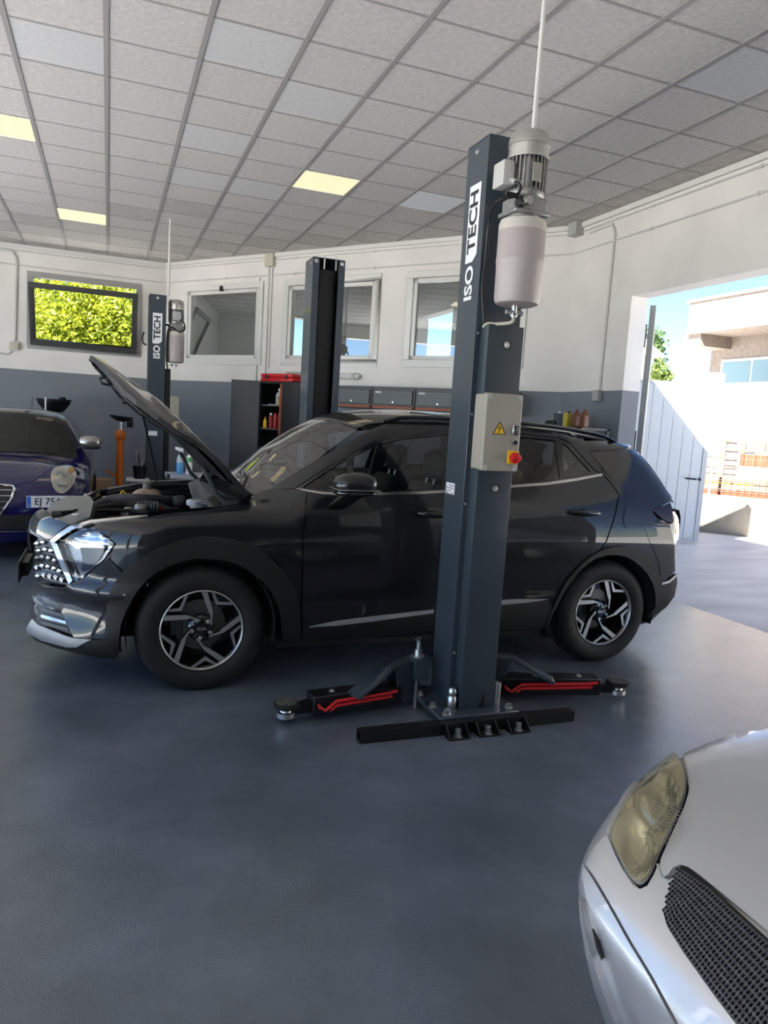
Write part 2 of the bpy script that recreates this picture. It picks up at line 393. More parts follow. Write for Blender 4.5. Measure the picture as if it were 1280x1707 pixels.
def floor_mat():
    m = bpy.data.materials.new('grey floor paint'); m.use_nodes = True; nt = m.node_tree; b = nt.nodes['Principled BSDF']
    g = nt.nodes.new('ShaderNodeNewGeometry')
    n1 = nt.nodes.new('ShaderNodeTexNoise'); n1.inputs['Scale'].default_value = 0.75; n1.inputs['Detail'].default_value = 10; n1.inputs['Roughness'].default_value = 0.6
    n2 = nt.nodes.new('ShaderNodeTexNoise'); n2.inputs['Scale'].default_value = 105; n2.inputs['Detail'].default_value = 3
    n3 = nt.nodes.new('ShaderNodeTexNoise'); n3.inputs['Scale'].default_value = 5; n3.inputs['Detail'].default_value = 6
    for n in (n1, n2, n3): nt.links.new(g.outputs['Position'], n.inputs['Vector'])
    cr = nt.nodes.new('ShaderNodeValToRGB'); e = cr.color_ramp.elements
    e[0].position = 0.30; e[0].color = (0.074, 0.097, 0.128, 1); e[1].position = 0.70; e[1].color = (0.146, 0.176, 0.214, 1)
    nt.links.new(n1.outputs['Fac'], cr.inputs['Fac'])
    n3.inputs['Scale'].default_value = 2.3; m3 = nt.nodes.new('ShaderNodeMapRange'); m3.inputs['From Min'].default_value = 0.25; m3.inputs['From Max'].default_value = 0.75; m3.inputs['To Min'].default_value = 0.72; m3.inputs['To Max'].default_value = 1.16
    nt.links.new(n3.outputs['Fac'], m3.inputs['Value']); mm = nt.nodes.new('ShaderNodeMix'); mm.data_type = 'RGBA'; mm.blend_type = 'MULTIPLY'; mm.inputs['Factor'].default_value = 1.0
    nt.links.new(cr.outputs['Color'], mm.inputs['A']); nt.links.new(m3.outputs[0], mm.inputs['B']); nt.links.new(mm.outputs['Result'], b.inputs['Base Color'])
    mr = nt.nodes.new('ShaderNodeMapRange'); mr.inputs['From Min'].default_value = 0.1; mr.inputs['From Max'].default_value = 0.9
    mr.inputs['To Min'].default_value = 0.20; mr.inputs['To Max'].default_value = 0.28; nt.links.new(n1.outputs['Fac'], mr.inputs['Value']); nt.links.new(mr.outputs[0], b.inputs['Roughness']); b.inputs['Specular IOR Level'].default_value = 0.8
    bp = nt.nodes.new('ShaderNodeBump'); bp.inputs['Strength'].default_value = 0.28; bp.inputs['Distance'].default_value = 0.006
    ad = nt.nodes.new('ShaderNodeMath'); ad.operation = 'MULTIPLY_ADD'; ad.inputs[1].default_value = 0.0; nt.links.new(n3.outputs['Fac'], ad.inputs[0]); nt.links.new(n2.outputs['Fac'], ad.inputs[2])
    nt.links.new(ad.outputs[0], bp.inputs['Height']); nt.links.new(bp.outputs['Normal'], b.inputs['Normal'])
    return m
def yard_mat():
    m = bpy.data.materials.new('yard concrete'); m.use_nodes = True; nt = m.node_tree; b = nt.nodes['Principled BSDF']
    g = nt.nodes.new('ShaderNodeNewGeometry'); mp = nt.nodes.new('ShaderNodeMapping'); mp.inputs['Scale'].default_value = (0.6, 1.6, 1)
    nt.links.new(g.outputs['Position'], mp.inputs['Vector'])
    n1 = nt.nodes.new('ShaderNodeTexNoise'); n1.inputs['Scale'].default_value = 1.6; n1.inputs['Detail'].default_value = 9; nt.links.new(mp.outputs[0], n1.inputs['Vector'])
    cr = nt.nodes.new('ShaderNodeValToRGB'); e = cr.color_ramp.elements
    e[0].position = 0.32; e[0].color = (0.50, 0.505, 0.52, 1); e[1].position = 0.68; e[1].color = (0.72, 0.72, 0.72, 1)
    nt.links.new(n1.outputs['Fac'], cr.inputs['Fac']); nt.links.new(cr.outputs['Color'], b.inputs['Base Color']); b.inputs['Roughness'].default_value = 0.55
    bp = nt.nodes.new('ShaderNodeBump'); bp.inputs['Strength'].default_value = 0.3; nt.links.new(n1.outputs['Fac'], bp.inputs['Height']); nt.links.new(bp.outputs['Normal'], b.inputs['Normal'])
    return m

# ---------------------------------------------------------------- the room
XR, XL, YB, YF, ZC = 5.05, -5.2, 13.02, -8.0, 3.941
C1 = np.array([0.86, 13.02, 0.0]); C2 = np.array([5.05, 7.50, 0.0]); DL = float(np.linalg.norm(C2-C1)); DD = (C2-C1)/DL
DN = np.array([-DD[1], DD[0], 0.0])            # outward normal of the slanting wall
def ond(x, y): q = on_plane(x, y, C1, DN); return float((q-C1) @ DD), float(q[2])
def dg(s, t, z): return tuple(C1 + DD*s + DN*t + np.array([0, 0, z]))   # s along, t outward (negative = into the room)

fl = MB().box((XL-0.3, YF-0.3, -0.2), (5.16, YB+0.3, 0.0)).build('floor', floor_mat()); struct(fl)
gr = MB().box((5.16, YF-0.3, -0.2), (60, 60, -0.004)).box((-40, YB+0.3, -0.2), (5.16, 60, -0.004)).box((-40, -40, -0.2), (60, YF-0.3, -0.004)).box((-40, YF-0.3, -0.2), (XL-0.3, YB+0.3, -0.004)).build('ground', yard_mat()); struct(gr)

def wall(name, o, d, n, length, height, holes, thick, m=None):
    o, d, n = [np.asarray(q, float) for q in (o, d, n)]
    S = sorted({0, length} | {h[0] for h in holes} | {h[1] for h in holes}); Z = sorted({0, height} | {h[2] for h in holes} | {h[3] for h in holes})
    def solid(i, k):
        if i < 0 or k < 0 or i >= len(S)-1 or k >= len(Z)-1: return False
        s = (S[i]+S[i+1])/2; z = (Z[k]+Z[k+1])/2
        return not any(h[0] < s < h[1] and h[2] < z < h[3] for h in holes)
    P = lambda s, t, z: tuple(o + d*s + n*t + np.array([0, 0, z]))
    mb = MB()
    for i in range(len(S)-1):
        for k in range(len(Z)-1):
            if not solid(i, k): continue
            a, b, c, e = S[i], S[i+1], Z[k], Z[k+1]
            mb.add([P(a, 0, c), P(b, 0, c), P(b, 0, e), P(a, 0, e)], [(0, 1, 2, 3)]); mb.add([P(a, thick, c), P(b, thick, c), P(b, thick, e), P(a, thick, e)], [(3, 2, 1, 0)])
            if not solid(i-1, k): mb.add([P(a, 0, c), P(a, thick, c), P(a, thick, e), P(a, 0, e)], [(3, 2, 1, 0)])
            if not solid(i+1, k): mb.add([P(b, 0, c), P(b, thick, c), P(b, thick, e), P(b, 0, e)], [(0, 1, 2, 3)])
            if not solid(i, k-1): mb.add([P(a, 0, c), P(b, 0, c), P(b, thick, c), P(a, thick, c)], [(3, 2, 1, 0)])
            if not solid(i, k+1): mb.add([P(a, 0, e), P(b, 0, e), P(b, thick, e), P(a, thick, e)], [(0, 1, 2, 3)])
    w = mb.build(name, m or MT['wall'], smooth=0); return struct(w)
W1 = (-1.165, 0.44, 2.41, 3.51)
DW = [(0.525, 2.115, 2.37, 3.49), (2.63, 4.225, 2.37, 3.49), (4.76, 6.35, 2.37, 3.49)]
w_back = wall('wall_back', (XL, YB, 0), (1, 0, 0), (0, 1, 0), 0.86-XL, ZC, [(W1[0]-XL, W1[1]-XL, W1[2], W1[3])], 0.25)
w_diag = wall('wall_diagonal', C1, DD, DN, DL, ZC, DW, 0.2)
DY0, DY1, DZ = 1.0, 6.39, 3.0
w_right = wall('wall_right', (XR, YF, 0), (0, 1, 0), (1, 0, 0), 7.5-YF, ZC, [(DY0-YF, DY1-YF, -1, DZ)], 0.215)
w_left = wall('wall_left', (XL, YF, 0), (0, 1, 0), (-1, 0, 0), YB-YF, ZC, [(1.2, 5.0, -1, 3.6), (5.5, 9.3, -1, 3.6), (9.8, 13.6, -1, 3.6), (14.1, 17.9, -1, 3.6)], 0.25)  # unseen wall; tall open bays added to let daylight onto ceiling and walls
w_front = wall('wall_front', (XL, YF, 0), (1, 0, 0), (0, -1, 0), XR-XL, ZC, [], 0.25, mat('dark wall for car reflections', (0.03, 0.032, 0.035), 0.6))  # unseen wall, coloured dark to keep reflections in the car side dim
# roof over the whole building and the outer walls of the adjoining corner room
struct(MB().box((XL-0.35, YF-0.3, 4.15), (5.30, 13.4, 5.05)).build('roof', MT['concrete'], smooth=0))
wall('wall_side', (5.265, 7.5, 0), (0, 1, 0), (-1, 0, 0), 5.75, 4.15, [(3.2, 4.6, 2.6, 3.4)], 0.2, MT['white_wall'])
wall('wall_corner', (0.86, 13.27, 0), (1, 0, 0), (0, -1, 0), 4.2, 4.15, [(1.6, 2.6, 2.6, 3.3)], 0.2, MT['white_wall'])

# ceiling: grid bars, tiles one by one where the photograph shows them
GX0, GY0, TS = -0.6446, 5.5044, 0.6
ceil = MB().box((XL-0.25, YF-0.25, ZC+0.05), (XR+0.2, YB+0.25, ZC+0.17)).build('ceiling', MT['tile_old'], smooth=0); struct(ceil)
def in_room(x, y): return XL < x < XR and YF < y < YB and (np.array([x, y, 0])-C1) @ DN < 0
i0, i1 = int((XL-GX0)/TS)-1, int((XR-GX0)/TS)+1; j0, j1 = int((YF-GY0)/TS)-1, int((YB-GY0)/TS)+1
mb = MB()
def clipline(p, q):          # keep the piece of a grid line inside the room
    ts = [0.0, 1.0]; p = np.array(p); q = np.array(q); ok = []
    for k in range(400):
        t = (k+0.5)/400; r = p + (q-p)*t
        if in_room(r[0], r[1]): ok.append(t)
    return (p + (q-p)*min(ok), p + (q-p)*max(ok)) if ok else None
for i in range(i0, i1+2):
    x = GX0 + TS*i; c = clipline((x, YF), (x, YB))
    if c: mb.box((x-0.017, c[0][1], ZC), (x+0.017, c[1][1], ZC+0.03))
for j in range(j0, j1+2):
    y = GY0 + TS*j; c = clipline((XL, y), (XR, y))
    if c: mb.box((c[0][0], y-0.009, ZC+0.002), (c[1][0], y+0.009, ZC+0.03))
stuff(mb.build('ceiling_grid', MT['tbar'], ceil, smooth=0))
LIGHTS = [(-1, 3), (0, 8), (4, 3), (-1, -2), (-6, 3), (-6, -2), (1, -7), (-5, 8)]
NEW = {(2, -1), (3, 0), (2, 2), (0, 0), (2, 4), (3, 4), (7, -3)}
HT = TS/2 - 0.003
tile_me = {}
for key in ('tile', 'tile_new', 'tile_old'):
    me = bpy.data.meshes.new('ceiling_tile'); t = MB().box((-HT, -HT, 0.0), (HT, HT, 0.016))
    me.from_pydata(t.v, [], t.f); me.materials.append(MT[key]); tile_me[key] = me
far = MB()
def cell_poly(i, j):
    """Tile outline, cut where it meets a wall."""
    x, y = GX0 + TS*(i+0.5), GY0 + TS*(j+0.5)
    P = [np.array([x+a*HT, y+b*HT, 0]) for a, b in ((-1, -1), (1, -1), (1, 1), (-1, 1))]
    for o, n in ((np.array([XR, 0, 0]), np.array([1., 0, 0])), (np.array([0, YB, 0]), np.array([0, 1., 0])), (C1, DN)):
        Q = []
        for a, b in zip(P, P[1:]+P[:1]):
            da, db = (a-o) @ n, (b-o) @ n
            if da <= 0: Q.append(a)
            if da*db < 0: Q.append(a + (b-a)*da/(da-db))
        P = Q
        if len(P) < 3: return None
    return P
def visible(P):
    for p in P + [sum(P)/len(P)]:
        d = p + np.array([0, 0, ZC]) - EYE; z = d @ FWD
        if z > 0.1 and -40 < 640 + FPX*(d @ RGT)/z < 1320 and -40 < 853.5 - FPX*(d @ UPV)/z < 560: return True
    return False
for i in range(i0, i1+1):
    for j in range(j0, j1+1):
        if (i, j) in LIGHTS or (i, j) == (6, 3): continue
        P = cell_poly(i, j)
        if P is None: continue
        x, y = GX0 + TS*(i+0.5), GY0 + TS*(j+0.5); z = ZC + 0.005
        key = 'tile_new' if (i, j) in NEW else ('tile_old' if j > 5 and (i*7+j*3) % 4 == 0 or j >= 11 or i >= 9 else 'tile')
        if not visible(P):
            n = len(P); far.add([tuple(p + np.array([0, 0, z])) for p in P], [tuple(range(n))]); continue
        if len(P) == 4 and abs(P[0][0]-(x-HT)) < 1e-6 and abs(P[2][1]-(y+HT)) < 1e-6 and abs(P[2][0]-(x+HT)) < 1e-6 and abs(P[1][1]-(y-HT)) < 1e-6:
            o = bpy.data.objects.new('ceiling_tile', tile_me[key]); C.objects.link(o); o.location = (x, y, z + random.uniform(0, 0.0015)); o.parent = ceil
        else:
            MB().prism([(p[0], p[1]) for p in P], ((0, 0, z), (1, 0, 0), (0, 1, 0), (0, 0, 1)), 0.016).build('ceiling_tile', MT[key], ceil, smooth=0)
stuff(far.build('ceiling_tile_field', MT['tile'], ceil, smooth=0))
lp = mat('light panel', (0.22, 0.20, 0.14), 0.5, emit=((1.0, 0.84, 0.53), PANEL_POWER))
lab = {(-1, 3): 'lit square ceiling light panel cut by the left frame edge', (4, 3): 'lit square ceiling light panel nearest the tall lift post', (0, 8): 'lit square ceiling light panel above the green window'}
for (i, j) in LIGHTS + [(6, 3)]:
    x, y = GX0 + TS*(i+0.5), GY0 + TS*(j+0.5)
    if not (XL < x-0.3 and y-0.3 > YF): continue
    lit = (i, j) != (6, 3)
    t = thing('ceiling_light', lab.get((i, j), 'lit ceiling light panel over the unseen front of the workshop') if lit else 'unlit white ceiling light panel beside the tall lift post', 'ceiling light', (x, y, ZC), group='square ceiling light panels' if lit else None)
    boxobj('diffuser', (x-HT, y-HT, ZC+0.004), (x+HT, y+HT, ZC+0.012), lp if lit else MT['white_panel'], t)
    fr = MB()
    for a, b, c, d in ((-1, -1, 1, -0.96), (-1, 0.96, 1, 1), (-1, -0.96, -0.96, 0.96), (0.96, -0.96, 1, 0.96)): fr.box((x+a*HT, y+b*HT, ZC+0.001), (x+c*HT, y+d*HT, ZC+0.006))
    fr.build('frame', MT['white'], t, smooth=0)

# mouldings where walls meet ceiling
def bar_along(name, p, q, n, lo, hi, m, h):   # box between two ground points; n = into the room
    p, q, n = [np.asarray(v, float) for v in (p, q, n)]
    a, b = p + n*lo, q + n*lo; c, d = q + n*hi, p + n*hi; z0, z1 = np.array([0, 0, h[0]]), np.array([0, 0, h[1]])
    return MB().hexa([a+z0, b+z0, c+z0, d+z0, a+z1, b+z1, c+z1, d+z1]).build(name, m, smooth=0)
CRN = [np.array([XL, YB, 0.]), C1, C2, np.array([XR, YF, 0.])]; INW = [np.array([0, -1., 0]), -DN, np.array([-1., 0, 0])]
mol = mat('white moulding', (0.74, 0.72, 0.69), 0.6)
for k in range(3): struct(bar_along('trim_%d' % (k+1), CRN[k], CRN[k+1], INW[k], 0, 0.035, mol, (3.885, 3.941)))

# windows
def window_frame(name, P, s0, s1, z0, z1, m, fw, proud, sash=None):
    """P(s,t,z) -> point; frame proud of the wall by `proud`, set in the opening."""
    fr = MB()
    def bx(a, b, c, d, t0, t1): fr.hexa([P(a, t0, c), P(b, t0, c), P(b, t1, c), P(a, t1, c), P(a, t0, d), P(b, t0, d), P(b, t1, d), P(a, t1, d)])
    for a, b, c, d in ((s0, s1, z1-fw, z1), (s0, s1, z0, z0+fw), (s0, s0+fw, z0+fw, z1-fw), (s1-fw, s1, z0+fw, z1-fw)): bx(a, b, c, d, -proud, 0.07)
    return fr.build(name, m, bevel=0.004, seg=1)
for k, (s0, s1, z0, z1) in enumerate(DW):
    w = struct(window_frame('window_%d' % (k+2), dg, s0-0.06, s1+0.06, z0-0.07, z1+0.06, MT['pvc'], 0.095, 0.022))
    f2 = MB(); g = 0.095
    def bx(a, b, c, d, t0, t1): f2.hexa([dg(a, t0, c), dg(b, t0, c), dg(b, t1, c), dg(a, t1, c), dg(a, t0, d), dg(b, t0, d), dg(b, t1, d), dg(a, t1, d)])
    a0, a1, b0, b1 = s0+0.036, s1-0.036, z0+0.026, z1-0.036
    for a, b, c, d in ((a0, a1, b1-0.055, b1), (a0, a1, b0, b0+0.055), (a0, a0+0.055, b0, b1), (a1-0.055, a1, b0, b1)): bx(a, b, c, d, 0.0, 0.05)
    f2.build('sash', MT['pvc'], w, bevel=0.003, seg=1)
    MB().hexa([dg(a0+0.04, 0.024, b0+0.04), dg(a1-0.04, 0.024, b0+0.04), dg(a1-0.04, 0.030, b0+0.04), dg(a0+0.04, 0.030, b0+0.04), dg(a0+0.04, 0.024, b1-0.04), dg(a1-0.04, 0.024, b1-0.04), dg(a1-0.04, 0.030, b1-0.04), dg(a0+0.04, 0.030, b1-0.04)]).build('pane', MT['pane'], w, smooth=0)
    sm = (s0+s1)/2
    MB().hexa([dg(sm-0.03, -0.05, z1-0.06), dg(sm+0.03, -0.05, z1-0.06), dg(sm+0.03, -0.02, z1-0.06), dg(sm-0.03, -0.02, z1-0.06), dg(sm-0.02, -0.05, z1+0.02), dg(sm+0.02, -0.05, z1+0.02), dg(sm+0.02, -0.02, z1+0.02), dg(sm-0.02, -0.02, z1+0.02)]).build('latch', MT['black'], w, smooth=0)
pb = lambda s, t, z: (s, YB+t, z)
w = struct(window_frame('window_1', pb, W1[0]-0.05, W1[1]+0.05, W1[2]-0.04, W1[3]+0.05, mat('old grey window frame', (0.36, 0.355, 0.34), 0.5), 0.085, 0.02))
sx0, sx1, zb = W1[0]+0.0, W1[1]-0.02, 2.435; lean = math.radians(23); SH = 0.98
def ps(s, t, h): return (s, YB - 0.03 - h*math.sin(lean) + t*math.cos(lean), zb + h*math.cos(lean) + t*math.sin(lean))
f2 = MB()
for a, b, c, d in ((sx0, sx1, SH-0.075, SH), (sx0, sx1, 0, 0.09), (sx0, sx0+0.085, 0.09, SH-0.075), (sx1-0.085, sx1, 0.09, SH-0.075)):
    f2.hexa([ps(a, -0.03, c), ps(b, -0.03, c), ps(b, 0.025, c), ps(a, 0.025, c), ps(a, -0.03, d), ps(b, -0.03, d), ps(b, 0.025, d), ps(a, 0.025, d)])
f2.build('sash', mat('dark window sash', (0.060, 0.060, 0.057), 0.45), w, bevel=0.004, seg=1, label='dark grey sash tilted into the room')
MB().hexa([ps(sx0+0.08, 0, 0.08), ps(sx1-0.08, 0, 0.08), ps(sx1-0.08, 0.006, 0.08), ps(sx0+0.08, 0.006, 0.08), ps(sx0+0.08, 0, SH-0.07), ps(sx1-0.08, 0, SH-0.07), ps(sx1-0.08, 0.006, SH-0.07), ps(sx0+0.08, 0.006, SH-0.07)]).build('pane', MT['clear_pane'], w, smooth=0)

# conduits, junction boxes, switches
def conduit(path, label, r=0.011, m='conduit', name='conduit'):
    P = [np.asarray(p, float) for p in path]; o = P[0]
    return tag(MB().tube(path, r, 8).build(name, MT[m], loc=tuple(o)), label, 'conduit')
ci = 0.014
def off(k, p): return np.asarray(p, float) + INW[k]*ci
for z, nm in ((3.625, 'lower'), (3.845, 'upper')):
    for k, wn_ in enumerate(('window-lit back wall', 'slanting wall with three windows', 'wall over the big doorway')):
        a, b = CRN[k].copy(), CRN[k+1].copy(); d = (b-a)/np.linalg.norm(b-a); a += d*0.02; b -= d*0.02
        if k == 2: b = np.array([XR, 1.0, 0])
        a[2] = b[2] = z; pth = [off(k, a), off(k, b)]
        cobj = conduit(pth, '%s of two thin white cable pipes running along the %s' % (nm, wn_), 0.010)
        cl = MB(); n = int(np.linalg.norm(b-a)/1.15)
        for q in range(1, n):
            c_ = a + (b-a)*q/n + INW[k]*0.012; cl.lathe([(0.017, -0.014), (0.017, 0.014)], c_, b-a, 8)
        stuff(cl.build('pipe_clip', MT['conduit'], cobj))
def wallbox(c, size, rz, m, name, label, cat):
    return tag(MB().obox((0, 0, 0), size, 0).build(name, m, loc=(0, 0, 0), local=True, bevel=0.008), label, cat), c, rz
def place_box(c, size, rz, m, name, label, cat):
    o, c, rz = wallbox(c, size, rz, m, name, label, cat); o.location = [float(q) for q in c]; o.rotation_euler.z = rz; return o
RZD = math.atan2(DD[1], DD[0])
s_, z_ = ond(453, 432); place_box(dg(s_, -0.036, z_-0.02), (0.16, 0.07, 0.19), RZD, MT['cream_box'], 'junction_box', 'cream junction box high on the slanting wall above the red case', 'junction box')
q = onx(967, 381, XR); place_box((XR-0.056, q[1], q[2]-0.01), (0.11, 0.16, 0.16), 0, MT['grey_plastic'], 'junction_box', 'grey junction box under the ceiling in the corner by the doorway', 'junction box')
q = onx(1000, 660, XR); place_box((XR-0.036, q[1], q[2]), (0.07, 0.10, 0.12), 0, MT['grey_plastic'], 'light_switch', 'grey switch box on the wall left of the big doorway', 'switch')
a = onx(985, 388, XR); b = onx(1022, 374, XR); b2 = onx(1027, 384, XR); c_ = onx(1001, 650, XR)
conduit([(XR-ci, a[1], a[2]), (XR-ci, b[1], b[2]), (XR-ci, b2[1], b2[2]-0.02), (XR-ci, c_[1], c_[2])], 'white pipe dropping from the corner box to the grey switch', 0.015)
q = ony(24, 577, YB); place_box((q[0], YB-0.041, q[2]), (0.13, 0.08, 0.12), 0, MT['cream_box'], 'junction_box', 'small cream box on the back wall left of the green window', 'junction box')
a = ony(0, 416, YB); b = ony(20, 419, YB); b2 = ony(28, 428, YB); c_ = ony(25, 568, YB)
conduit([(a[0]-0.6, YB-0.022, a[2]), (a[0], YB-0.022, a[2]), (b[0], YB-0.02, b[2]), (b2[0]-0.01, YB-0.02, b2[2]-0.02), (b2[0], YB-0.02, b2[2]-0.09), (c_[0], YB-0.02, c_[2])], 'bent white pipe dropping to the small cream box', 0.02)
a = ony(20, 586, YB); conduit([(a[0], YB-0.02, a[2]), (a[0]-0.05, YB-0.02, a[2]-0.04), (a[0]-0.5, YB-0.02, a[2]-0.05)], 'short white pipe leaving the small cream box to the left', 0.014)
for dx, nm in ((-0.03, 'left of the pair of thin vertical pipes below the cream box on the slanting wall'), (0.03, 'right of the pair of thin vertical pipes below the cream box on the slanting wall')):
    conduit([dg(s_+dx, -ci, z_-0.1), dg(s_+dx, -ci, 2.10 if dx < 0 else 2.25)], nm, 0.010)
s2, _ = ond(434, 470); conduit([dg(s2, -ci, 3.60), dg(s2, -ci, 2.04)], 'single thin vertical pipe beside the first of the three windows', 0.010)
# ---------------------------------------------------------------- outside
LW = np.array([9.565, 9.723, 0.0]); LD = np.array([0.730, -0.683, 0.0]); LN = np.array([0.683, 0.730, 0.0])   # low wall line, LN = away from us
def onlw(x, y, d=0.0): return on_plane(x, y, LW + LN*d, LN)
def lw(s, d, z): return tuple(LW + LD*s + LN*d + np.array([0, 0, z]))
ztop = float(onlw(1225, 829)[2])
def lbox(mb, s0, s1, d0, d1, z0, z1): return mb.hexa([lw(s0, d0, z0), lw(s1, d0, z0), lw(s1, d1, z0), lw(s0, d1, z0), lw(s0, d0, z1), lw(s1, d0, z1), lw(s1, d1, z1), lw(s0, d1, z1)])
tag(lbox(MB(), -6, 9, 0, 0.22, -0.01, ztop).build('low_wall', MT['concrete'], loc=tuple(LW), bevel=0.012), 'low stained concrete wall across the yard carrying the wire fence', 'wall')
fence = thing('wire_fence', 'tall wire mesh fence standing on the low concrete wall', 'fence', lw(0, 0.11, ztop))
wire = mat('galvanised wire', (0.22, 0.21, 0.20), 0.4, 0.5); zf = float(onlw(1230, 693, 0.11)[2])
for s in np.arange(-5, 8.6, 1.7): MB().tube([lw(s, 0.11, ztop), lw(s, 0.11, zf+0.03)], 0.022, 6).build('fence_post', wire, fence)
mb = MB()
for s in np.arange(-5, 8.5, 0.11): mb.tube([lw(s, 0.11, ztop+0.05), lw(s, 0.11, zf)], 0.0028, 4, cap=False)
for z in np.arange(ztop+0.08, zf, 0.19): mb.tube([lw(-5, 0.11, z), lw(8.5, 0.11, z)], 0.0028, 4, cap=False)
stuff(mb.build('mesh_wires', wire, fence))

# building yard behind the fence
wood = mat('weathered timber', (0.20, 0.115, 0.08), 0.85, noise=(6, 0.25)); palew = mat('pale plastic sheeting', (0.22, 0.26, 0.31), 0.5, noise=(5, 0.15))
def px_s(x, y, d): q = onlw(x, y, d); return float((q-LW) @ LD), float(q[2])
D0 = 2.6
rack = thing('timber_rack', 'tall timber rack of pale wrapped blocks behind the wire fence', 'rack', lw(2, D0, 0))
sA, zA = px_s(1176, 728, D0); sB, _ = px_s(1290, 728, D0); zr = zA
xs = np.linspace(sA, sB+1.6, 9)
for s in xs: lbox(MB(), s-0.04, s+0.04, D0, D0+0.08, 0, zr + random.uniform(-0.05, 0.25)).build('rack_post', wood, rack, smooth=0)
for k in range(8): lbox(MB(), sA-0.1, sB+1.7, D0+0.02, D0+0.5, 0.35+k*(zr-0.35)/7.5, 0.39+k*(zr-0.35)/7.5).build('rack_shelf', wood, rack, smooth=0)
for k in range(7):
    for q in range(8):
        s0 = xs[q]+0.06; s1 = xs[q+1]-0.06; z0 = 0.40+k*(zr-0.35)/7.5
        if random.random() < 0.85: tag(lbox(MB(), s0, s1-random.uniform(0, 0.1), D0+0.04, D0+0.45, z0, z0+(zr-0.35)/7.5*random.uniform(0.5, 0.8)).build('wrapped_block', palew, loc=lw((s0+s1)/2, D0, z0), bevel=0.01, seg=1), 'pale wrapped block stored on the timber rack behind the fence', 'block', 'wrapped blocks on the timber rack')
sA, zA = px_s(1238, 756, 2.0); sB, zB = px_s(1300, 775, 2.0)
red = thing('crate', 'orange red crate standing behind the wire fence above the white stack', 'crate', lw(sA, 2.0, zB-0.3))
rc = mat('orange red crate', (0.22, 0.045, 0.02), 0.6)
lbox(MB(), sA, sB+0.8, 2.02, 2.5, zB-0.35, zA-0.02).build('crate_box', rc, red, smooth=0)
for k in range(9): s = sA + k*0.2; lbox(MB(), s, s+0.03, 2.0, 2.02, zB-0.35, zA).build('batten', rc, red, smooth=0)
sA, zA = px_s(1232, 776, 1.5); sB, zB = px_s(1300, 815, 1.5)
st = thing('slat_stack', 'white stack of flat slats behind the fence under the orange red crate', 'stack', lw(sA, 1.5, 0))
for k in range(9): z = zA-0.02-k*(zA-zB)/9; lbox(MB(), sA+random.uniform(0, 0.03), sB+1.0, 1.5, 1.95, z-(zA-zB)/9*0.72, z).build('slat', MT['white_wall'], st, smooth=0)
lbox(MB(), sA+0.05, sB+0.9, 1.52, 1.9, 0, zB-0.03).build('pallet', wood, st, smooth=0)
a = px_s(1168, 797, 0.9); b = px_s(1264, 817, 0.9)
yb = mat('yellow painted beam', (0.34, 0.18, 0.012), 0.5)
tag(MB().hexa([lw(a[0]-1, 0.86, a[1]+0.06), lw(b[0], 0.86, b[1]-0.03), lw(b[0], 0.98, b[1]-0.03), lw(a[0]-1, 0.98, a[1]+0.06), lw(a[0]-1, 0.86, a[1]+0.22), lw(b[0], 0.86, b[1]+0.06), lw(b[0], 0.98, b[1]+0.06), lw(a[0]-1, 0.98, a[1]+0.22)]).build('beam', yb, loc=lw(a[0], 0.9, a[1])), 'sloping yellow beam lying behind the low wall and fence', 'beam')
for k in range(4):
    zz = ztop - 0.12 + 0.11*k
    tag(lbox(MB(), -3+0.3*k, 4-0.4*k, 0.45, 0.62, zz, zz+0.09).build('plank', rc if k in (1,) else wood, loc=lw(0, 0.5, zz), smooth=0), ['lowest', 'red second', 'third', 'topmost'][k] + ' plank of the timber piled just behind the low wall', 'plank')
lbox(MB(), -3, 4, 0.43, 0.64, 0, ztop-0.125).build('plank_bearer', wood, None, smooth=0)
tag(bpy.data.objects['plank_bearer'], 'timber bearer under the planks behind the low wall', 'timber')

# grey edge of the folded door leaf, and the white gate wing
leaf = thing('door_leaf', 'grey metal door leaf folded open, seen edge on beside the doorway', 'door', (5.35, 6.42, 0))
ld = np.array([0.655, 0.755, 0]); lnn = np.array([0.755, -0.655, 0]); lo_ = np.array([5.335, 6.43, 0])
def lf(s, t, z): return tuple(lo_ + ld*s + lnn*t + np.array([0, 0, z]))
def lfb(s0, s1, t0, t1, z0, z1): return MB().hexa([lf(s0, t0, z0), lf(s1, t0, z0), lf(s1, t1, z0), lf(s0, t1, z0), lf(s0, t0, z1), lf(s1, t0, z1), lf(s1, t1, z1), lf(s0, t1, z1)])
lfb(0, 1.25, 0, 0.05, 0.015, 2.94).build('leaf_panel', mat('grey door steel', (0.30, 0.31, 0.31), 0.5), leaf, smooth=0)
lfb(-0.012, 0.0, -0.004, 0.054, 0.015, 2.94).build('edge_strip', mat('grey edge strip', (0.26, 0.27, 0.26), 0.45, 0.3), leaf, smooth=0)
for z in (0.5, 1.5, 2.62): MB().tube([lf(-0.02, -0.03, z-0.12), lf(-0.02, -0.03, z+0.12)], 0.016, 8).build('hinge', MT['darkgrey'], leaf)
g0 = np.array([8.47, 8.62, 0]); g1 = np.array([5.4, 9.79, 0]); gd = (g1-g0)/np.linalg.norm(g1-g0); gn = np.array([gd[1], -gd[0], 0]); gn = gn if gn[1] < 0 else -gn
gate = thing('gate_wing', 'white metal gate wing half in shadow standing open in the yard', 'gate', tuple(g0))
gw = mat('white gate steel', (0.62, 0.66, 0.68), 0.45); ge = mat('pale grey gate frame', (0.52, 0.54, 0.56), 0.45)
def gp(s, t, z): return tuple(g0 + gd*s + gn*t + np.array([0, 0, z]))
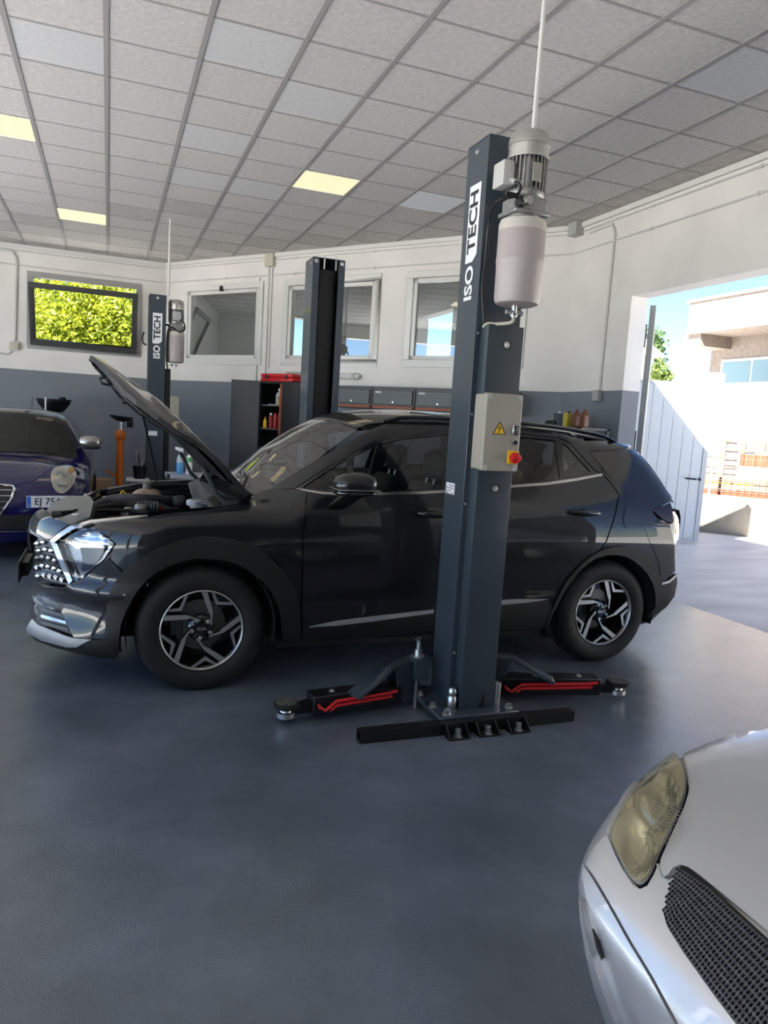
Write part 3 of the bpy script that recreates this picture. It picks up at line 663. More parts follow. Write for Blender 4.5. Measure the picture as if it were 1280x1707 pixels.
def gb(s0, s1, t0, t1, z0, z1): return MB().hexa([gp(s0, t0, z0), gp(s1, t0, z0), gp(s1, t1, z0), gp(s0, t1, z0), gp(s0, t0, z1), gp(s1, t0, z1), gp(s1, t1, z1), gp(s0, t1, z1)])
GH = 2.41
for k in range(18): gb(0.07+k*0.17, 0.07+k*0.17+0.164, 0.0, 0.03, 0.06, GH-0.06).build('gate_plank', gw, gate, bevel=0.003, seg=1)
gb(0.0, 0.07, -0.035, 0.04, 0.02, GH).build('gate_stile', ge, gate, smooth=0); gb(3.14, 3.21, -0.02, 0.04, 0.02, GH).build('gate_stile', ge, gate, smooth=0)
gb(0.07, 3.14, -0.02, 0.034, 0.02, 0.06).build('gate_rail', ge, gate, smooth=0); gb(0.07, 3.14, -0.02, 0.034, GH-0.06, GH).build('gate_rail', ge, gate, smooth=0)
hq = on_plane(1151, 798, g0, gn); hs = float((hq-g0) @ gd); hz = float(hq[2])
MB().tube([gp(hs-0.05, 0.04, hz), gp(hs-0.05, 0.075, hz), gp(hs+0.11, 0.08, hz+0.005)], 0.012, 8).build('handle', MT['black'], gate)
MB().lathe([(0.022, 0), (0.022, 0.012)], gp(hs-0.12, 0.04, hz), tuple(gn), 10).build('lock', MT['black'], gate)

# the house across the yard
XF = 16.0
hb = thing('building', 'sunlit rough cast building with a flat projecting roof beyond the yard', 'building', (17.5, 15, 0))
ca = onx(1150, 505, XF); cb = onx(1148, 557, XF)
yl = float(ca[1]); zt = float(ca[2]); zb_ = float(cb[2])
MB().box((XF, -8, zb_), (30, yl, zt)).build('roof', MT['render_wall'], hb, smooth=0)
MB().box((XF-0.06, -8, zt), (30, yl+0.06, zt+0.07)).build('roof_edge', mat('roof edge sheet', (0.42, 0.36, 0.33), 0.6), hb, smooth=0)
XW = 17.3
wl = onx(1184, 600, XW); yw = float(wl[1])
MB().box((XW, -8, 0), (28, yw, zb_)).build('wall', MT['render_wall'], hb, smooth=0)
br = onx(1150, 560, XF+0.15); bb = onx(1170, 576, XF+0.15)
for k in range(5): MB().box((XF+0.12, yw-0.75-k*3.2, float(bb[2])), (XW+0.02, yw-0.05-k*3.2, zb_)).build('bracket', MT['render_wall'], hb, smooth=0)
w0 = onx(1204, 600, XW); w1 = onx(1204, 636, XW); wy0 = float(w0[1])
wp = mat('pale blue house window', (0.20, 0.29, 0.31), 0.15)
for k in range(3):
    y1 = wy0 - k*4.6
    wf = MB().box((XW-0.03, y1-3.4, float(w1[2])-0.2), (XW+0.02, y1, float(w0[2]))).build('window', MT['pvc'], hb, smooth=0)
    for q in range(3): MB().box((XW-0.045, y1-3.3+q*1.1, float(w1[2])-0.12), (XW-0.032, y1-2.28+q*1.1, float(w0[2])-0.08)).build('pane', wp, wf, smooth=0)
pw = onx(1230, 638, 15.2)
tag(MB().box((15.2, -8, 0), (15.5, float(onx(1186, 640, 15.2)[1]), float(pw[2]))).build('boundary_wall', MT['white_wall'], loc=(15.2, 10, 0), smooth=0), 'tall blank sunlit wall in front of the rough cast building', 'wall')
pp = onx(1190, 622, 15.0); tag(MB().obox((pp[0], pp[1], float(pp[2])/2), (0.4, 0.42, float(pp[2]))).build('pillar', MT['white_wall'], loc=(float(pp[0]), float(pp[1]), 0), bevel=0.02), 'white pillar at the end of the blank sunlit wall', 'pillar')
fh = thing('house', 'small far house with a brown roof seen past the folded door leaf', 'house', (26, 33, 0))
hq = on_plane(1092, 590, (0, 33, 0), (0, 1, 0)); hx = float(hq[0])
MB().box((hx-9, 33, 0), (hx-0.05, 40, float(hq[2]))).build('wall', MT['white_wall'], fh, smooth=0)
MB().hexa([(hx-9, 32.4, float(hq[2])-0.2), (hx+0.35, 32.4, float(hq[2])-0.2), (hx+0.35, 40.5, float(hq[2])-0.2), (hx-9, 40.5, float(hq[2])-0.2), (hx-9, 34, float(hq[2])+0.6), (hx+0.1, 34, float(hq[2])+0.9), (hx+0.1, 38, float(hq[2])+0.9), (hx-9, 38, float(hq[2])+0.6)]).build('roof', mat('brown roof', (0.30, 0.22, 0.19), 0.8), fh, smooth=0)

# trees
def leaf_mat(name, c1, c2):
    m = bpy.data.materials.new(name); m.use_nodes = True; nt = m.node_tree; b = nt.nodes['Principled BSDF']
    n = nt.nodes.new('ShaderNodeTexNoise'); n.inputs['Scale'].default_value = 2.2; g = nt.nodes.new('ShaderNodeNewGeometry'); nt.links.new(g.outputs['Position'], n.inputs['Vector'])
    cr = nt.nodes.new('ShaderNodeValToRGB'); e = cr.color_ramp.elements; e[0].position = 0.35; e[0].color = (*c1, 1); e[1].position = 0.65; e[1].color = (*c2, 1)
    nt.links.new(n.outputs['Fac'], cr.inputs['Fac']); nt.links.new(cr.outputs['Color'], b.inputs['Base Color']); b.inputs['Roughness'].default_value = 0.6
    tl = nt.nodes.new('ShaderNodeBsdfTranslucent'); nt.links.new(cr.outputs['Color'], tl.inputs[0]); mx = nt.nodes.new('ShaderNodeMixShader'); mx.inputs[0].default_value = 0.45
    out = nt.nodes['Material Output']; nt.links.new(b.outputs[0], mx.inputs[1]); nt.links.new(tl.outputs[0], mx.inputs[2]); nt.links.new(mx.outputs[0], out.inputs[0]); return m
LM = [leaf_mat('yellow green leaves', (0.17, 0.22, 0.014), (0.36, 0.39, 0.03)), leaf_mat('darker green leaves', (0.05, 0.10, 0.03), (0.12, 0.20, 0.06)), leaf_mat('mid green leaves', (0.10, 0.15, 0.03), (0.20, 0.26, 0.06))]
bark = mat('bark', (0.12, 0.085, 0.06), 0.9, noise=(12, 0.3))
def tree(x, y, h, r, zc, m, label, nleaf=7000, size=0.062):
    t = thing('tree', label, 'tree', (x, y, 0), group=None)
    rng = np.random.default_rng(int(abs(x*100)+y*10)); cl = rng.normal(size=(26, 3)); cl /= np.linalg.norm(cl, axis=1, keepdims=True); cl *= np.array([r, r, (h-zc)])*0.72*rng.uniform(0.4, 1, (26, 1)); cl += np.array([x, y, zc])
    vs = []; fs = []
    for k in range(nleaf):
        c = cl[rng.integers(26)]; d = rng.normal(size=3); d /= np.linalg.norm(d); p = c + d*rng.uniform(0.55, 1.0)*r*0.42
        a = rng.normal(size=3); a /= np.linalg.norm(a); b = np.cross(a, rng.normal(size=3)); b /= np.linalg.norm(b); s = size*rng.uniform(0.6, 1.3); o = len(vs)
        vs += [tuple(p - a*s), tuple(p + b*s*0.5), tuple(p + a*s), tuple(p - b*s*0.5)]; fs.append((o, o+1, o+2, o+3))
    mb = MB(); mb.add(vs, fs); mb.build('crown', m, t, smooth=0, fix=False)
    tr = MB().tube([(x, y, 0), (x+0.05, y, zc*0.5), (x, y+0.05, zc)], [0.16, 0.13, 0.08], 8)
    for k in range(6): c = cl[k]; tr.tube([(x, y, zc*0.75), tuple((np.array([x, y, zc])+c)/2 + np.array([0, 0, -0.1])), tuple(c)], [0.07, 0.045, 0.02], 6)
    tr.build('trunk', bark, t)
tree(-1.05, 17.6, 5.3, 1.9, 3.1, LM[0], 'bright yellow green tree filling the middle of the tilted window', 17000)
tree(0.55, 17.2, 4.9, 1.6, 2.9, LM[0], 'bright yellow green tree at the right side of the tilted window', 14000)
tree(-2.6, 19.6, 5.8, 2.1, 3.5, LM[1], 'darker green tree at the left side of the tilted window', 10000)
tree(-0.4, 21.5, 6.6, 2.3, 4.4, LM[2], 'mid green tree rising behind the bright ones in the tilted window', 7000)
tree(1.9, 20.2, 6.0, 2.2, 3.6, LM[1], 'darker green tree behind the right end of the tilted window', 6000)
q = on_plane(1101, 612, (0, 22, 0), (0, 1, 0)); tree(float(q[0]), 22, float(q[2])+0.45, 0.55, float(q[2])-0.35, LM[2], 'small pointed green tree beyond the gate wing', 1500, 0.06)
q = on_plane(1096, 560, (0, 38, 0), (0, 1, 0)); tree(float(q[0])-0.8, 38, float(q[2])+1.2, 1.6, float(q[2])-1.2, LM[1], 'dark leafy tree beyond the small brown roofed house', 2500, 0.12)
# ---------------------------------------------------------------- two-post lifts
PZ = 2.985
def bolt(mb, c, r=0.012, h=0.014, ax=(0, 0, 1)):
    ax = Vector(ax); c = Vector(c); mb.lathe([(r*1.9, 0), (r*1.9, 0.003)], c, ax, 12); mb.lathe([(r*1.25, 0.003), (r*1.25, 0.003+h), (r*0.9, 0.005+h)], c, ax, 6); return mb
def column(parent, x0, x1, y0, y1, m, open_dir, t=0.006, lip=0.05, z0=0.024, z1=PZ):
    """C-section: open on one of +y, -y, -x, +x."""
    w, d = (x1-x0, y1-y0) if open_dir[1] == 'y' else (y1-y0, x1-x0)
    loc = [(0, 0), (w, 0), (w, d), (w-lip, d), (w-lip, d-t), (w-t, d-t), (w-t, t), (t, t), (t, d-t), (lip, d-t), (lip, d), (0, d)]     # open towards +d
    q = {'+y': lambda a, b: (x0+a, y0+b), '-y': lambda a, b: (x1-a, y1-b), '-x': lambda a, b: (x1-b, y0+a), '+x': lambda a, b: (x0+b, y1-a)}[open_dir]
    mb = MB().prism([q(*p) for p in loc], ((0, 0, z0), (1, 0, 0), (0, 1, 0), (0, 0, 1)), z1-z0)
    MB().box((x0+0.001, y0+0.001, z1), (x1-0.001, y1-0.001, z1+0.006)).build('top_plate', m, parent, smooth=0)
    return mb.build('column', m, parent, bevel=0.002, seg=1)
def motor_unit(root, cx, cy, side):
    """Electric motor, pump and oil tank hung on a post; side = outward direction of the face it hangs on."""
    sx, sy = side; A = MT['alu_cast']
    mo = MB(); mo.lathe([(0.074, 2.70), (0.074, 2.84)], (cx, cy, 0), (0, 0, 1), 20)
    for k in range(28):
        a = 2*PI*k/28; mo.obox((cx+math.cos(a)*0.083, cy+math.sin(a)*0.083, 2.76), (0.026, 0.0045, 0.155), a)
    mb = mo.build('motor', A, root, smooth=0)
    MB().lathe([(0.094, 2.835), (0.100, 2.835), (0.100, 2.85), (0.096, 2.852), (0.096, 2.895), (0.100, 2.897), (0.098, 2.925), (0.085, 2.955), (0.05, 2.966), (0.0, 2.968)], (cx, cy, 0), (0, 0, 1), 32, cap=False).build('fan_cowl', mat('motor cowl', (0.55, 0.53, 0.50), 0.33, 0.8), mb)
    mf = MB(); mf.obox((cx+sx*0.094, cy+sy*0.094-0.0, 2.76), (0.05 if sy else 0.008, 0.008 if sy else 0.05, 0.085)); mf.build('type_plate', mat('aluminium plate', (0.36, 0.35, 0.30), 0.5, 0.4), mb, bevel=0.002, seg=1)
    fl_ = MB(); fl_.lathe([(0.085, 2.70), (0.09, 2.685), (0.09, 2.66), (0.07, 2.645), (0.07, 2.60), (0.078, 2.598), (0.078, 2.565)], (cx, cy, 0), (0, 0, 1), 20)
    fl_.obox((cx, cy, 2.625), (0.16, 0.15, 0.06)); fl_.obox((cx, cy, 2.585), (0.19, 0.17, 0.022))
    for k in range(4): fl_.obox((cx+0.055*(1 if k % 2 else -1), cy+0.055*(1 if k > 1 else -1), 2.675), (0.02, 0.02, 0.10), 0.7)
    pu = fl_.build('pump_block', A, root, bevel=0.004, seg=1)
    vb = MB(); vb.tube([(cx+sx*0.08+0.04*sy, cy+sy*0.08+0.04*sx, 2.625), (cx+sx*0.115+0.04*sy, cy+sy*0.115+0.04*sx, 2.625)], 0.020, 10); vb.tube([(cx-0.06, cy+sy*0.08, 2.62), (cx-0.06, cy+sy*0.11, 2.62)], 0.014, 8); vb.tube([(cx+0.09, cy, 2.60), (cx+0.125, cy-0.01, 2.60)], 0.011, 8)
    vb.build('valve', MT['steel'], pu)
    hv = MB(); hv.tube([(cx-0.05, cy+sy*0.07, 2.63), (cx-0.10, cy+sy*0.10, 2.635), (cx-0.15, cy+sy*0.085, 2.64)], 0.013, 8); hv.lathe([(0.02, 0), (0.02, 0.03)], (cx-0.065, cy+sy*0.09, 2.61), (-1, sy*0.3, 0), 10)
    hv.build('release_lever', MT['black'], pu)
    tk = MB(); tk.lathe([(0.0, 2.157), (0.085, 2.158), (0.104, 2.166), (0.112, 2.185), (0.114, 2.35), (0.1165, 2.36), (0.1175, 2.368), (0.1165, 2.376), (0.115, 2.386), (0.115, 2.535), (0.108, 2.556), (0.08, 2.566), (0.0, 2.568)], (cx, cy, 0), (0, 0, 1), 36, cap=False)
    tm = bpy.data.materials.get('oil tank plastic') or tank_mat()
    tko = tk.build('oil_tank', tm, root)
    dr = MB(); dr.lathe([(0.014, 2.10), (0.014, 2.16)], (cx-0.01, cy, 0), (0, 0, 1), 10); dr.tube([(cx-0.055, cy, 2.125), (cx+0.035, cy, 2.125)], 0.012, 8); dr.lathe([(0.019, 2.108), (0.019, 2.122)], (cx-0.01, cy, 0), (0, 0, 1), 6)
    dr.build('drain_fitting', MT['steel'], tko)
    return mb
def tank_mat():
    """Translucent white oil tank, pinkish oil standing in it up to a level."""
    m = bpy.data.materials.new('oil tank plastic'); m.use_nodes = True; nt = m.node_tree; b = nt.nodes['Principled BSDF']
    g = nt.nodes.new('ShaderNodeNewGeometry'); sp = nt.nodes.new('ShaderNodeSeparateXYZ'); nt.links.new(g.outputs['Position'], sp.inputs[0])
    gt = nt.nodes.new('ShaderNodeMath'); gt.operation = 'GREATER_THAN'; gt.inputs[1].default_value = 2.505; nt.links.new(sp.outputs['Z'], gt.inputs[0])
    mx = nt.nodes.new('ShaderNodeMix'); mx.data_type = 'RGBA'; mx.inputs['A'].default_value = (0.41, 0.355, 0.345, 1); mx.inputs['B'].default_value = (0.56, 0.53, 0.46, 1)
    nt.links.new(gt.outputs[0], mx.inputs['Factor']); nt.links.new(mx.outputs['Result'], b.inputs['Base Color']); b.inputs['Roughness'].default_value = 0.42; b.inputs['Subsurface Weight'].default_value = 0.15; b.inputs['Subsurface Radius'].default_value = (0.03, 0.02, 0.02)
    return m
def iso_label(root, frame_at, ex, ey, en, k=1.0):
    """White ISO lettering and dark TECH lettering on a white box, reading upwards."""
    # local a = along the text, b = towards the letter tops
    o = Vector(frame_at); ex, ey, en = Vector(ex), Vector(ey), Vector(en)
    hh = 0.061*k
    q = [o + ex*a + ey*b + en*0.0015 for a, b in ((0.232, -hh), (0.585, -hh), (0.585, hh), (0.20, hh), (0.20, -hh*0.3))]
    MB().add(q, [(0, 1, 2, 3, 4)]).build('sticker', MT['white'], root, smooth=0, fix=False, label='white sticker with dark lettering')
    text_obj('lettering', 'TECH', 0.118*k, (o + ex*0.402, ex, ey, en), MT['ink'], root, bold=0.0030, sx=1.05, h=0.0030, label='dark printed letters')
    text_obj('lettering', 'ISO', 0.118*k, (o + ex*0.094, ex, ey, en), MT['white'], root, bold=0.0036, sx=1.0, h=0.002, label='white printed letters')

# --- the near post
X0, X1, Y0, Y1 = 1.735, 1.990, 3.385, 3.615
lp1 = thing('lift_post', 'tall dark grey lift post with motor and beige control box before the dark car', 'car lift', (1.86, 3.5, 0))
column(lp1, X0, X1, Y0, Y1, MT['post'], '+y')
MB().box((1.764, 3.300, 0.024), (1.966, 3.3845, 2.07)).build('cable_cover', MT['post'], lp1, bevel=0.004, seg=2)
MB().box((1.76, 3.63, 0.22), (1.965, 3.70, 0.95)).build('carriage', MT['blacksteel'], lp1, bevel=0.006)
pl = MB().box((1.605, 3.205, 0.045), (2.07, 3.66, 0.070)).build('base_plate', MT['post'], lp1, bevel=0.003, seg=1)
for c in ((1.632, 3.53), (1.634, 3.36), (1.66, 3.25), (2.035, 3.262), (2.03, 3.40)): bolt(MB(), (*c, 0.070), 0.013, 0.02).build('anchor_bolt', MT['steel'], pl, smooth=30)
for gx in (1.665, 1.835, 2.015):
    g = MB()
    for d in (-0.055, 0.055): g.hexa([(gx+d-0.004, 3.085, 0.0), (gx+d+0.004, 3.085, 0.0), (gx+d+0.004, 3.150, 0.0), (gx+d-0.004, 3.150, 0.0), (gx+d-0.004, 3.095, 0.02), (gx+d+0.004, 3.095, 0.02), (gx+d+0.004, 3.150, 0.066), (gx+d-0.004, 3.150, 0.066)])
    g.box((gx-0.059, 3.085, 0.0), (gx+0.059, 3.150, 0.008)); g.box((gx-0.059, 3.146, 0.0), (gx+0.059, 3.151, 0.066)); gg = g.build('foot_bracket', MT['blacksteel'], lp1, smooth=0)
    bolt(MB(), (gx, 3.115, 0.008), 0.013, 0.035).build('anchor_bolt', MT['steel'], gg, smooth=30)
# square tube lying across the foot, open at its ends
tb = MB(); xa, xb, ya, yb_ = 1.16, 2.39, 3.222, 3.282
for a, b, c, d in ((3.232, 0.008, 3.292, 0.013), (3.232, 0.062, 3.292, 0.067), (3.232, 0.013, 3.237, 0.062), (3.287, 0.013, 3.292, 0.062)): tb.box((xa, a-0.075, b-0.008), (xb, c-0.075, d-0.008))
tbo = tb.build('foot_tube', MT['blacksteel'], lp1, smooth=0)
MB().lathe([(0.012, 0), (0.012, 0.002)], (1.22, 3.187, 0.0595), (0, 0, 1), 10).build('hole', MT['black'], tbo); MB().lathe([(0.012, 0), (0.012, 0.002)], (2.33, 3.187, 0.0595), (0, 0, 1), 10).build('hole', MT['black'], tbo)
for px, nm in ((1.715, 0), (1.99, 1)):     # loose chrome height adapters standing on the plate
    t = thing('height_adapter', ['chrome height adapter standing on the plate left of the cable cover', 'chrome height adapter standing on the plate right of the cable cover'][nm], 'adapter', (px+0.03, 3.335, 0.07))
    MB().lathe([(0.024, 0.070), (0.026, 0.074), (0.026, 0.125), (0.022, 0.13), (0.022, 0.135), (0.0245, 0.14), (0.0245, 0.165), (0.019, 0.172), (0.019, 0.176)] if nm == 0 else [(0.02, 0.07), (0.021, 0.12), (0.023, 0.185), (0.019, 0.187)], (px+0.015 if nm == 0 else px+0.01, 3.335, 0), (0, 0, 1), 20).build('sleeve', MT['steel'], t)
MB().hexa([(1.868, 3.29, 0.070), (1.906, 3.29, 0.070), (1.906, 3.2995, 0.070), (1.868, 3.2995, 0.070), (1.884, 3.288, 0.140), (1.906, 3.288, 0.140), (1.906, 3.2995, 0.140), (1.884, 3.2995, 0.140)]).build('lock_tab', MT['black'], lp1, bevel=0.003, seg=1)
for c, ax in (((1.875, 3.2995, 1.975), (0, -1, 0)), ((1.875, 3.2995, 1.247), (0, -1, 0))):
    MB().lathe([(0.024, 0), (0.024, 0.0015)], c, ax, 18).build('hole_rim', MT['black'], lp1); bolt(MB(), (c[0]-0.004, c[1]-0.001, c[2]), 0.009, 0.006, ax).build('bolt', MT['steel'], lp1, smooth=30)
for z in (2.03, 1.62, 1.155, 0.35): MB().lathe([(0.007, 0), (0.005, 0.004)], (1.750, 3.3845, z), (0, -1, 0), 8).build('rivet', MT['steel'], lp1)
bolt(MB(), (1.7345, 3.50, PZ-0.05), 0.009, 0.008, (-1, 0, 0)).build('bolt', MT['steel'], lp1, smooth=30)
iso_label(lp1, (1.7345, 3.495, 2.195), (0, 0, 1), (0, 1, 0), (-1, 0, 0))
st = MB().add([(1.7335, 3.49, 1.190), (1.7335, 3.595, 1.190), (1.7335, 3.595, 1.250), (1.7335, 3.49, 1.250)], [(3, 2, 1, 0)]).build('sticker', MT['white'], lp1, smooth=0, label='small white information sticker')
ln = MB()
for k in range(4):
    for q in range(3):
        if (k+q) % 4: ln.add([(1.7330, 3.588-q*0.032, 1.240-k*0.0135), (1.7330, 3.564-q*0.032, 1.240-k*0.0135), (1.7330, 3.564-q*0.032, 1.2325-k*0.0135), (1.7330, 3.588-q*0.032, 1.2325-k*0.0135)], [(0, 1, 2, 3)])
ln.build('print_lines', mat('grey print', (0.25, 0.26, 0.28), 0.6), lp1, smooth=0)
# control box
cb = MB().box((1.717, 3.195, 1.350), (1.912, 3.2995, 1.722)).build('control_box', MT['beige'], lp1, bevel=0.010, seg=3)
MB().box((1.712, 3.170, 1.345), (1.917, 3.208, 1.727)).build('lid', MT['beige'], cb, bevel=0.010, seg=3)
for x in (1.731, 1.898):
    for z in (1.362, 1.710): bolt(MB(), (x, 3.170, z), 0.008, 0.003, (0, -1, 0)).build('screw', MT['grey_plastic'], cb, smooth=30)
yy = 3.1694
tri = MB().prism([(-0.037, 0), (0.037, 0), (0, 0.064)], ((1.795, yy, 1.527), (1, 0, 0), (0, 0, 1), (0, -1, 0)), 0.0012).build('warning_sign', MT['ink'], cb, smooth=0, label='yellow warning triangle with a black lightning bolt')
MB().prism([(-0.030, 0), (0.030, 0), (0, 0.052)], ((1.795, yy-0.0013, 1.531), (1, 0, 0), (0, 0, 1), (0, -1, 0)), 0.0004).build('yellow_field', MT['yellow'], cb, smooth=0)
MB().prism([(0.004, 0.046), (-0.009, 0.024), (-0.001, 0.025), (-0.006, 0.008), (-0.009, 0.010), (-0.003, 0.001), (0.000, 0.010), (-0.002, 0.009), (0.009, 0.030), (0.001, 0.028)][::-1], ((1.795, yy-0.0018, 1.531), (1, 0, 0), (0, 0, 1), (0, -1, 0)), 0.0004).build('lightning_bolt', MT['ink'], cb, smooth=0)
MB().box((1.866, 3.158, 1.526), (1.898, 3.170, 1.578)).build('button_plate', MT['steel'], cb, bevel=0.003, seg=1)
for z, s in ((1.540, '▼'), (1.564, '▲')):
    b_ = MB().box((1.874, 3.150, z-0.010), (1.896, 3.1585, z+0.010)).build('push_button', MT['black'], cb, bevel=0.003, seg=1)
    up = 1 if z > 1.55 else -1
    MB().prism([(-0.004, -0.003*up), (0.004, -0.003*up), (0, 0.004*up)][::up], ((1.885, 3.1499, z), (1, 0, 0), (0, 0, 1), (0, -1, 0)), 0.0004).build('arrow_mark', MT['white'], cb, smooth=0)
MB().lathe([(0.0155, 0), (0.0155, 0.006), (0.012, 0.008)], (1.884, 3.170, 1.492), (0, -1, 0), 20).build('knob_ring', MT['steel'], cb); MB().lathe([(0.011, 0.008), (0.011, 0.016), (0.009, 0.018)], (1.884, 3.170, 1.492), (0, -1, 0), 16).build('key_knob', MT['black'], cb)
MB().box((1.850, 3.160, 1.385), (1.912, 3.170, 1.450)).build('switch_plate', MT['yellow'], cb, bevel=0.002, seg=1)
ks = MB().lathe([(0.027, 0.0), (0.028, 0.006), (0.026, 0.022), (0.022, 0.025)], (1.886, 3.160, 1.416), (0, -1, 0), 24).build('main_switch', MT['red_plastic'], cb)
MB().obox((1.886, 3.130, 1.416), (0.046, 0.016, 0.013), rot=Matrix.Rotation(0.1, 3, 'Y')).build('switch_grip', MT['red_plastic'], cb, bevel=0.003)
# motor unit, box, cable, pipe
CX, CY = 1.868, 3.228
mo = motor_unit(lp1, CX, CY, (0, -1))
tbx = MB().obox((CX-0.128, CY-0.005, 2.748), (0.058, 0.105, 0.115)).build('terminal_box', mat('pale grey terminal box', (0.50, 0.49, 0.46), 0.45), mo, bevel=0.008)
MB().box((CX-0.105, CY-0.04, 2.71), (CX-0.075, CY+0.03, 2.79)).build('terminal_neck', MT['alu_cast'], mo, smooth=0)
MB().tube([(CX-0.115, CY-0.055, 2.715), (CX-0.105, CY-0.085, 2.70)], 0.013, 10).build('cable_gland', MT['grey_plastic'], mo)
MB().tube(spline([(CX-0.105, CY-0.085, 2.70), (CX-0.085, CY-0.10, 2.675), (CX-0.10, CY-0.085, 2.64), (CX-0.16, CY-0.02, 2.62), (CX-0.13, CY+0.10, 2.55), (1.752, 3.365, 2.40), (1.748, 3.37, 2.25), (1.762, 3.365, 2.13), (1.775, 3.36, 2.05)], 6, False), 0.008, 8).build('power_cable', MT['black'], lp1)
MB().tube(spline([(1.858, CY, 2.10), (1.852, CY+0.01, 2.078), (1.81, CY+0.07, 2.072), (1.775, 3.33, 2.073), (1.765, 3.36, 2.06)], 5, False), 0.0085, 8).build('oil_hose', mat('pale oil hose', (0.50, 0.47, 0.38), 0.5), lp1)
q0 = Vector((1.905, 3.255, 2.955)); q1 = Vector((1.925, 3.275, ZC+0.01))
tag(MB().tube([(1.905, 3.262, 2.962), (1.912, 3.27, 3.45), (1.918, 3.275, 3.938)], 0.012, 10).build('supply_pipe', MT['conduit'], loc=(1.905, 3.262, 2.962)), 'grey supply pipe rising from the near lift motor to the ceiling', 'pipe')

# swing arms
def arm(root, piv, a_mid, pad, rod_side, zt=0.135):
    """Lower swing arm from the carriage to a lifting pad, with a raised bracket at its root and a red foot guard rod."""
    piv, a_mid, pad = [np.asarray(p, float) for p in (piv, a_mid, pad)]
    d = (pad-a_mid)[:2]; L = np.linalg.norm(d); d = d/L; n = np.array([-d[1], d[0]])
    if n[1] > 0: n = -n                      # n points to the camera side
    P = lambda s, t, z: (a_mid[0]+d[0]*s+n[0]*t, a_mid[1]+d[1]*s+n[1]*t, z)
    w = 0.055; e = L - 0.13
    am = MB().hexa([P(-0.02, -w, 0.035), P(e, -w, 0.035), P(e, w, 0.035), P(-0.02, w, 0.035), P(-0.02, -w, zt), P(e, -w, zt), P(e, w, zt), P(-0.02, w, zt)]).build('swing_arm', MT['blacksteel'], root, bevel=0.004, seg=1)
    hm = MB(); # raised web joining pivot and arm
    pv = piv; dd = (a_mid-pv)[:2]; l2 = np.linalg.norm(dd); dd = dd/l2; nn = np.array([-dd[1], dd[0]])
    R = lambda s, t, z: (pv[0]+dd[0]*s+nn[0]*t, pv[1]+dd[1]*s+nn[1]*t, z)
    for a, b, za, zb2 in ((0.0, 0.20, 0.255, 0.255), (0.20, 0.45, 0.255, zt+0.005)):
        hm.hexa([R(a, -0.05, za-0.018), R(b, -0.05, zb2-0.018), R(b, 0.05, zb2-0.018), R(a, 0.05, za-0.018), R(a, -0.05, za), R(b, -0.05, zb2), R(b, 0.05, zb2), R(a, 0.05, za)])
    hm.hexa([R(0, 0.035, 0.06), R(l2, 0.035, 0.06), R(l2, 0.047, 0.06), R(0, 0.047, 0.06), R(0, 0.035, 0.24), R(0.20, 0.035, 0.24), R(0.20, 0.047, 0.24), R(0, 0.047, 0.24)])
    hm.hexa([R(0, -0.047, 0.06), R(l2, -0.047, 0.06), R(l2, -0.035, 0.06), R(0, -0.035, 0.06), R(0, -0.047, 0.24), R(0.20, -0.047, 0.24), R(0.20, -0.035, 0.24), R(0, -0.035, 0.24)])
    hm.build('arm_bracket', MT['post'], am, smooth=30)
    MB().hexa([P(e-0.05, -0.03, 0.045), P(L-0.03, -0.03, 0.045), P(L-0.03, 0.03, 0.045), P(e-0.05, 0.03, 0.045), P(e-0.05, -0.03, 0.105), P(L-0.03, -0.03, 0.085), P(L-0.03, 0.03, 0.085), P(e-0.05, 0.03, 0.105)]).build('arm_extension', MT['blacksteel'], am, smooth=0)
    x, y = pad[:2]
    MB().lathe([(0.045, 0.028), (0.050, 0.032), (0.050, 0.058), (0.032, 0.06), (0.030, 0.066), (0.026, 0.068), (0.026, 0.085)], (x, y, 0), (0, 0, 1), 20).build('pad_cup', MT['steel'], am)
    pd = MB().lathe([(0.058, 0.082), (0.068, 0.086), (0.068, 0.104), (0.064, 0.108), (0.0, 0.108)], (x, y, 0), (0, 0, 1), 28, cap=False).build('lifting_pad', MT['rubber'], am)
    rb = MB()
    for k in range(4): rb.lathe([(0.052-k*0.013, 0.108), (0.052-k*0.013, 0.1125), (0.047-k*0.013, 0.1125), (0.047-k*0.013, 0.108)], (x, y, 0), (0, 0, 1), 20, cap=False)
    for k in range(8): a = k*PI/4; rb.obox((x+math.cos(a)*0.03, y+math.sin(a)*0.03, 0.110), (0.052, 0.006, 0.004), a)
    stuff(rb.build('pad_ribs', mat('worn rubber rib', (0.10, 0.095, 0.085), 0.8), am, smooth=0))
    h = w + 0.014
    rr = MB(); s0, s1 = L*0.08, e-0.06
    fl2 = (lambda s: s) if rod_side < 0 else (lambda s: s0+s1-s)
    rr.tube([P(fl2(s0-0.03), h, 0.118), P(fl2(s0+0.03), h, 0.112), P(fl2(s1-0.06), h, 0.105), P(fl2(s1), h, 0.062), P(fl2(s1+0.035), h, 0.085)], 0.0095, 8)
    rr.tube([P(fl2(s0), h, 0.092), P(fl2(s1-0.06), h, 0.082), P(fl2(s1-0.03), h, 0.060)], 0.009, 8)
    rr.tube([P(fl2(s1+0.035), h, 0.09), P(fl2(s1+0.035), h-0.016, 0.09)], 0.007, 8); rr.tube([P(fl2(s0), h, 0.112), P(fl2(s0), h-0.016, 0.112)], 0.007, 8)
    rr.build('foot_guard_rod', MT['red'], am, label='bright red foot guard rod')
    for s in (e-0.12, L*0.3): bolt(MB(), P(s, 0.0, zt), 0.009, 0.006).build('bolt', MT['steel'], am, smooth=30)
    return am
a1 = arm(lp1, (1.63, 3.62, 0), (1.49, 3.56, 0), (0.868, 3.49, 0), -1)
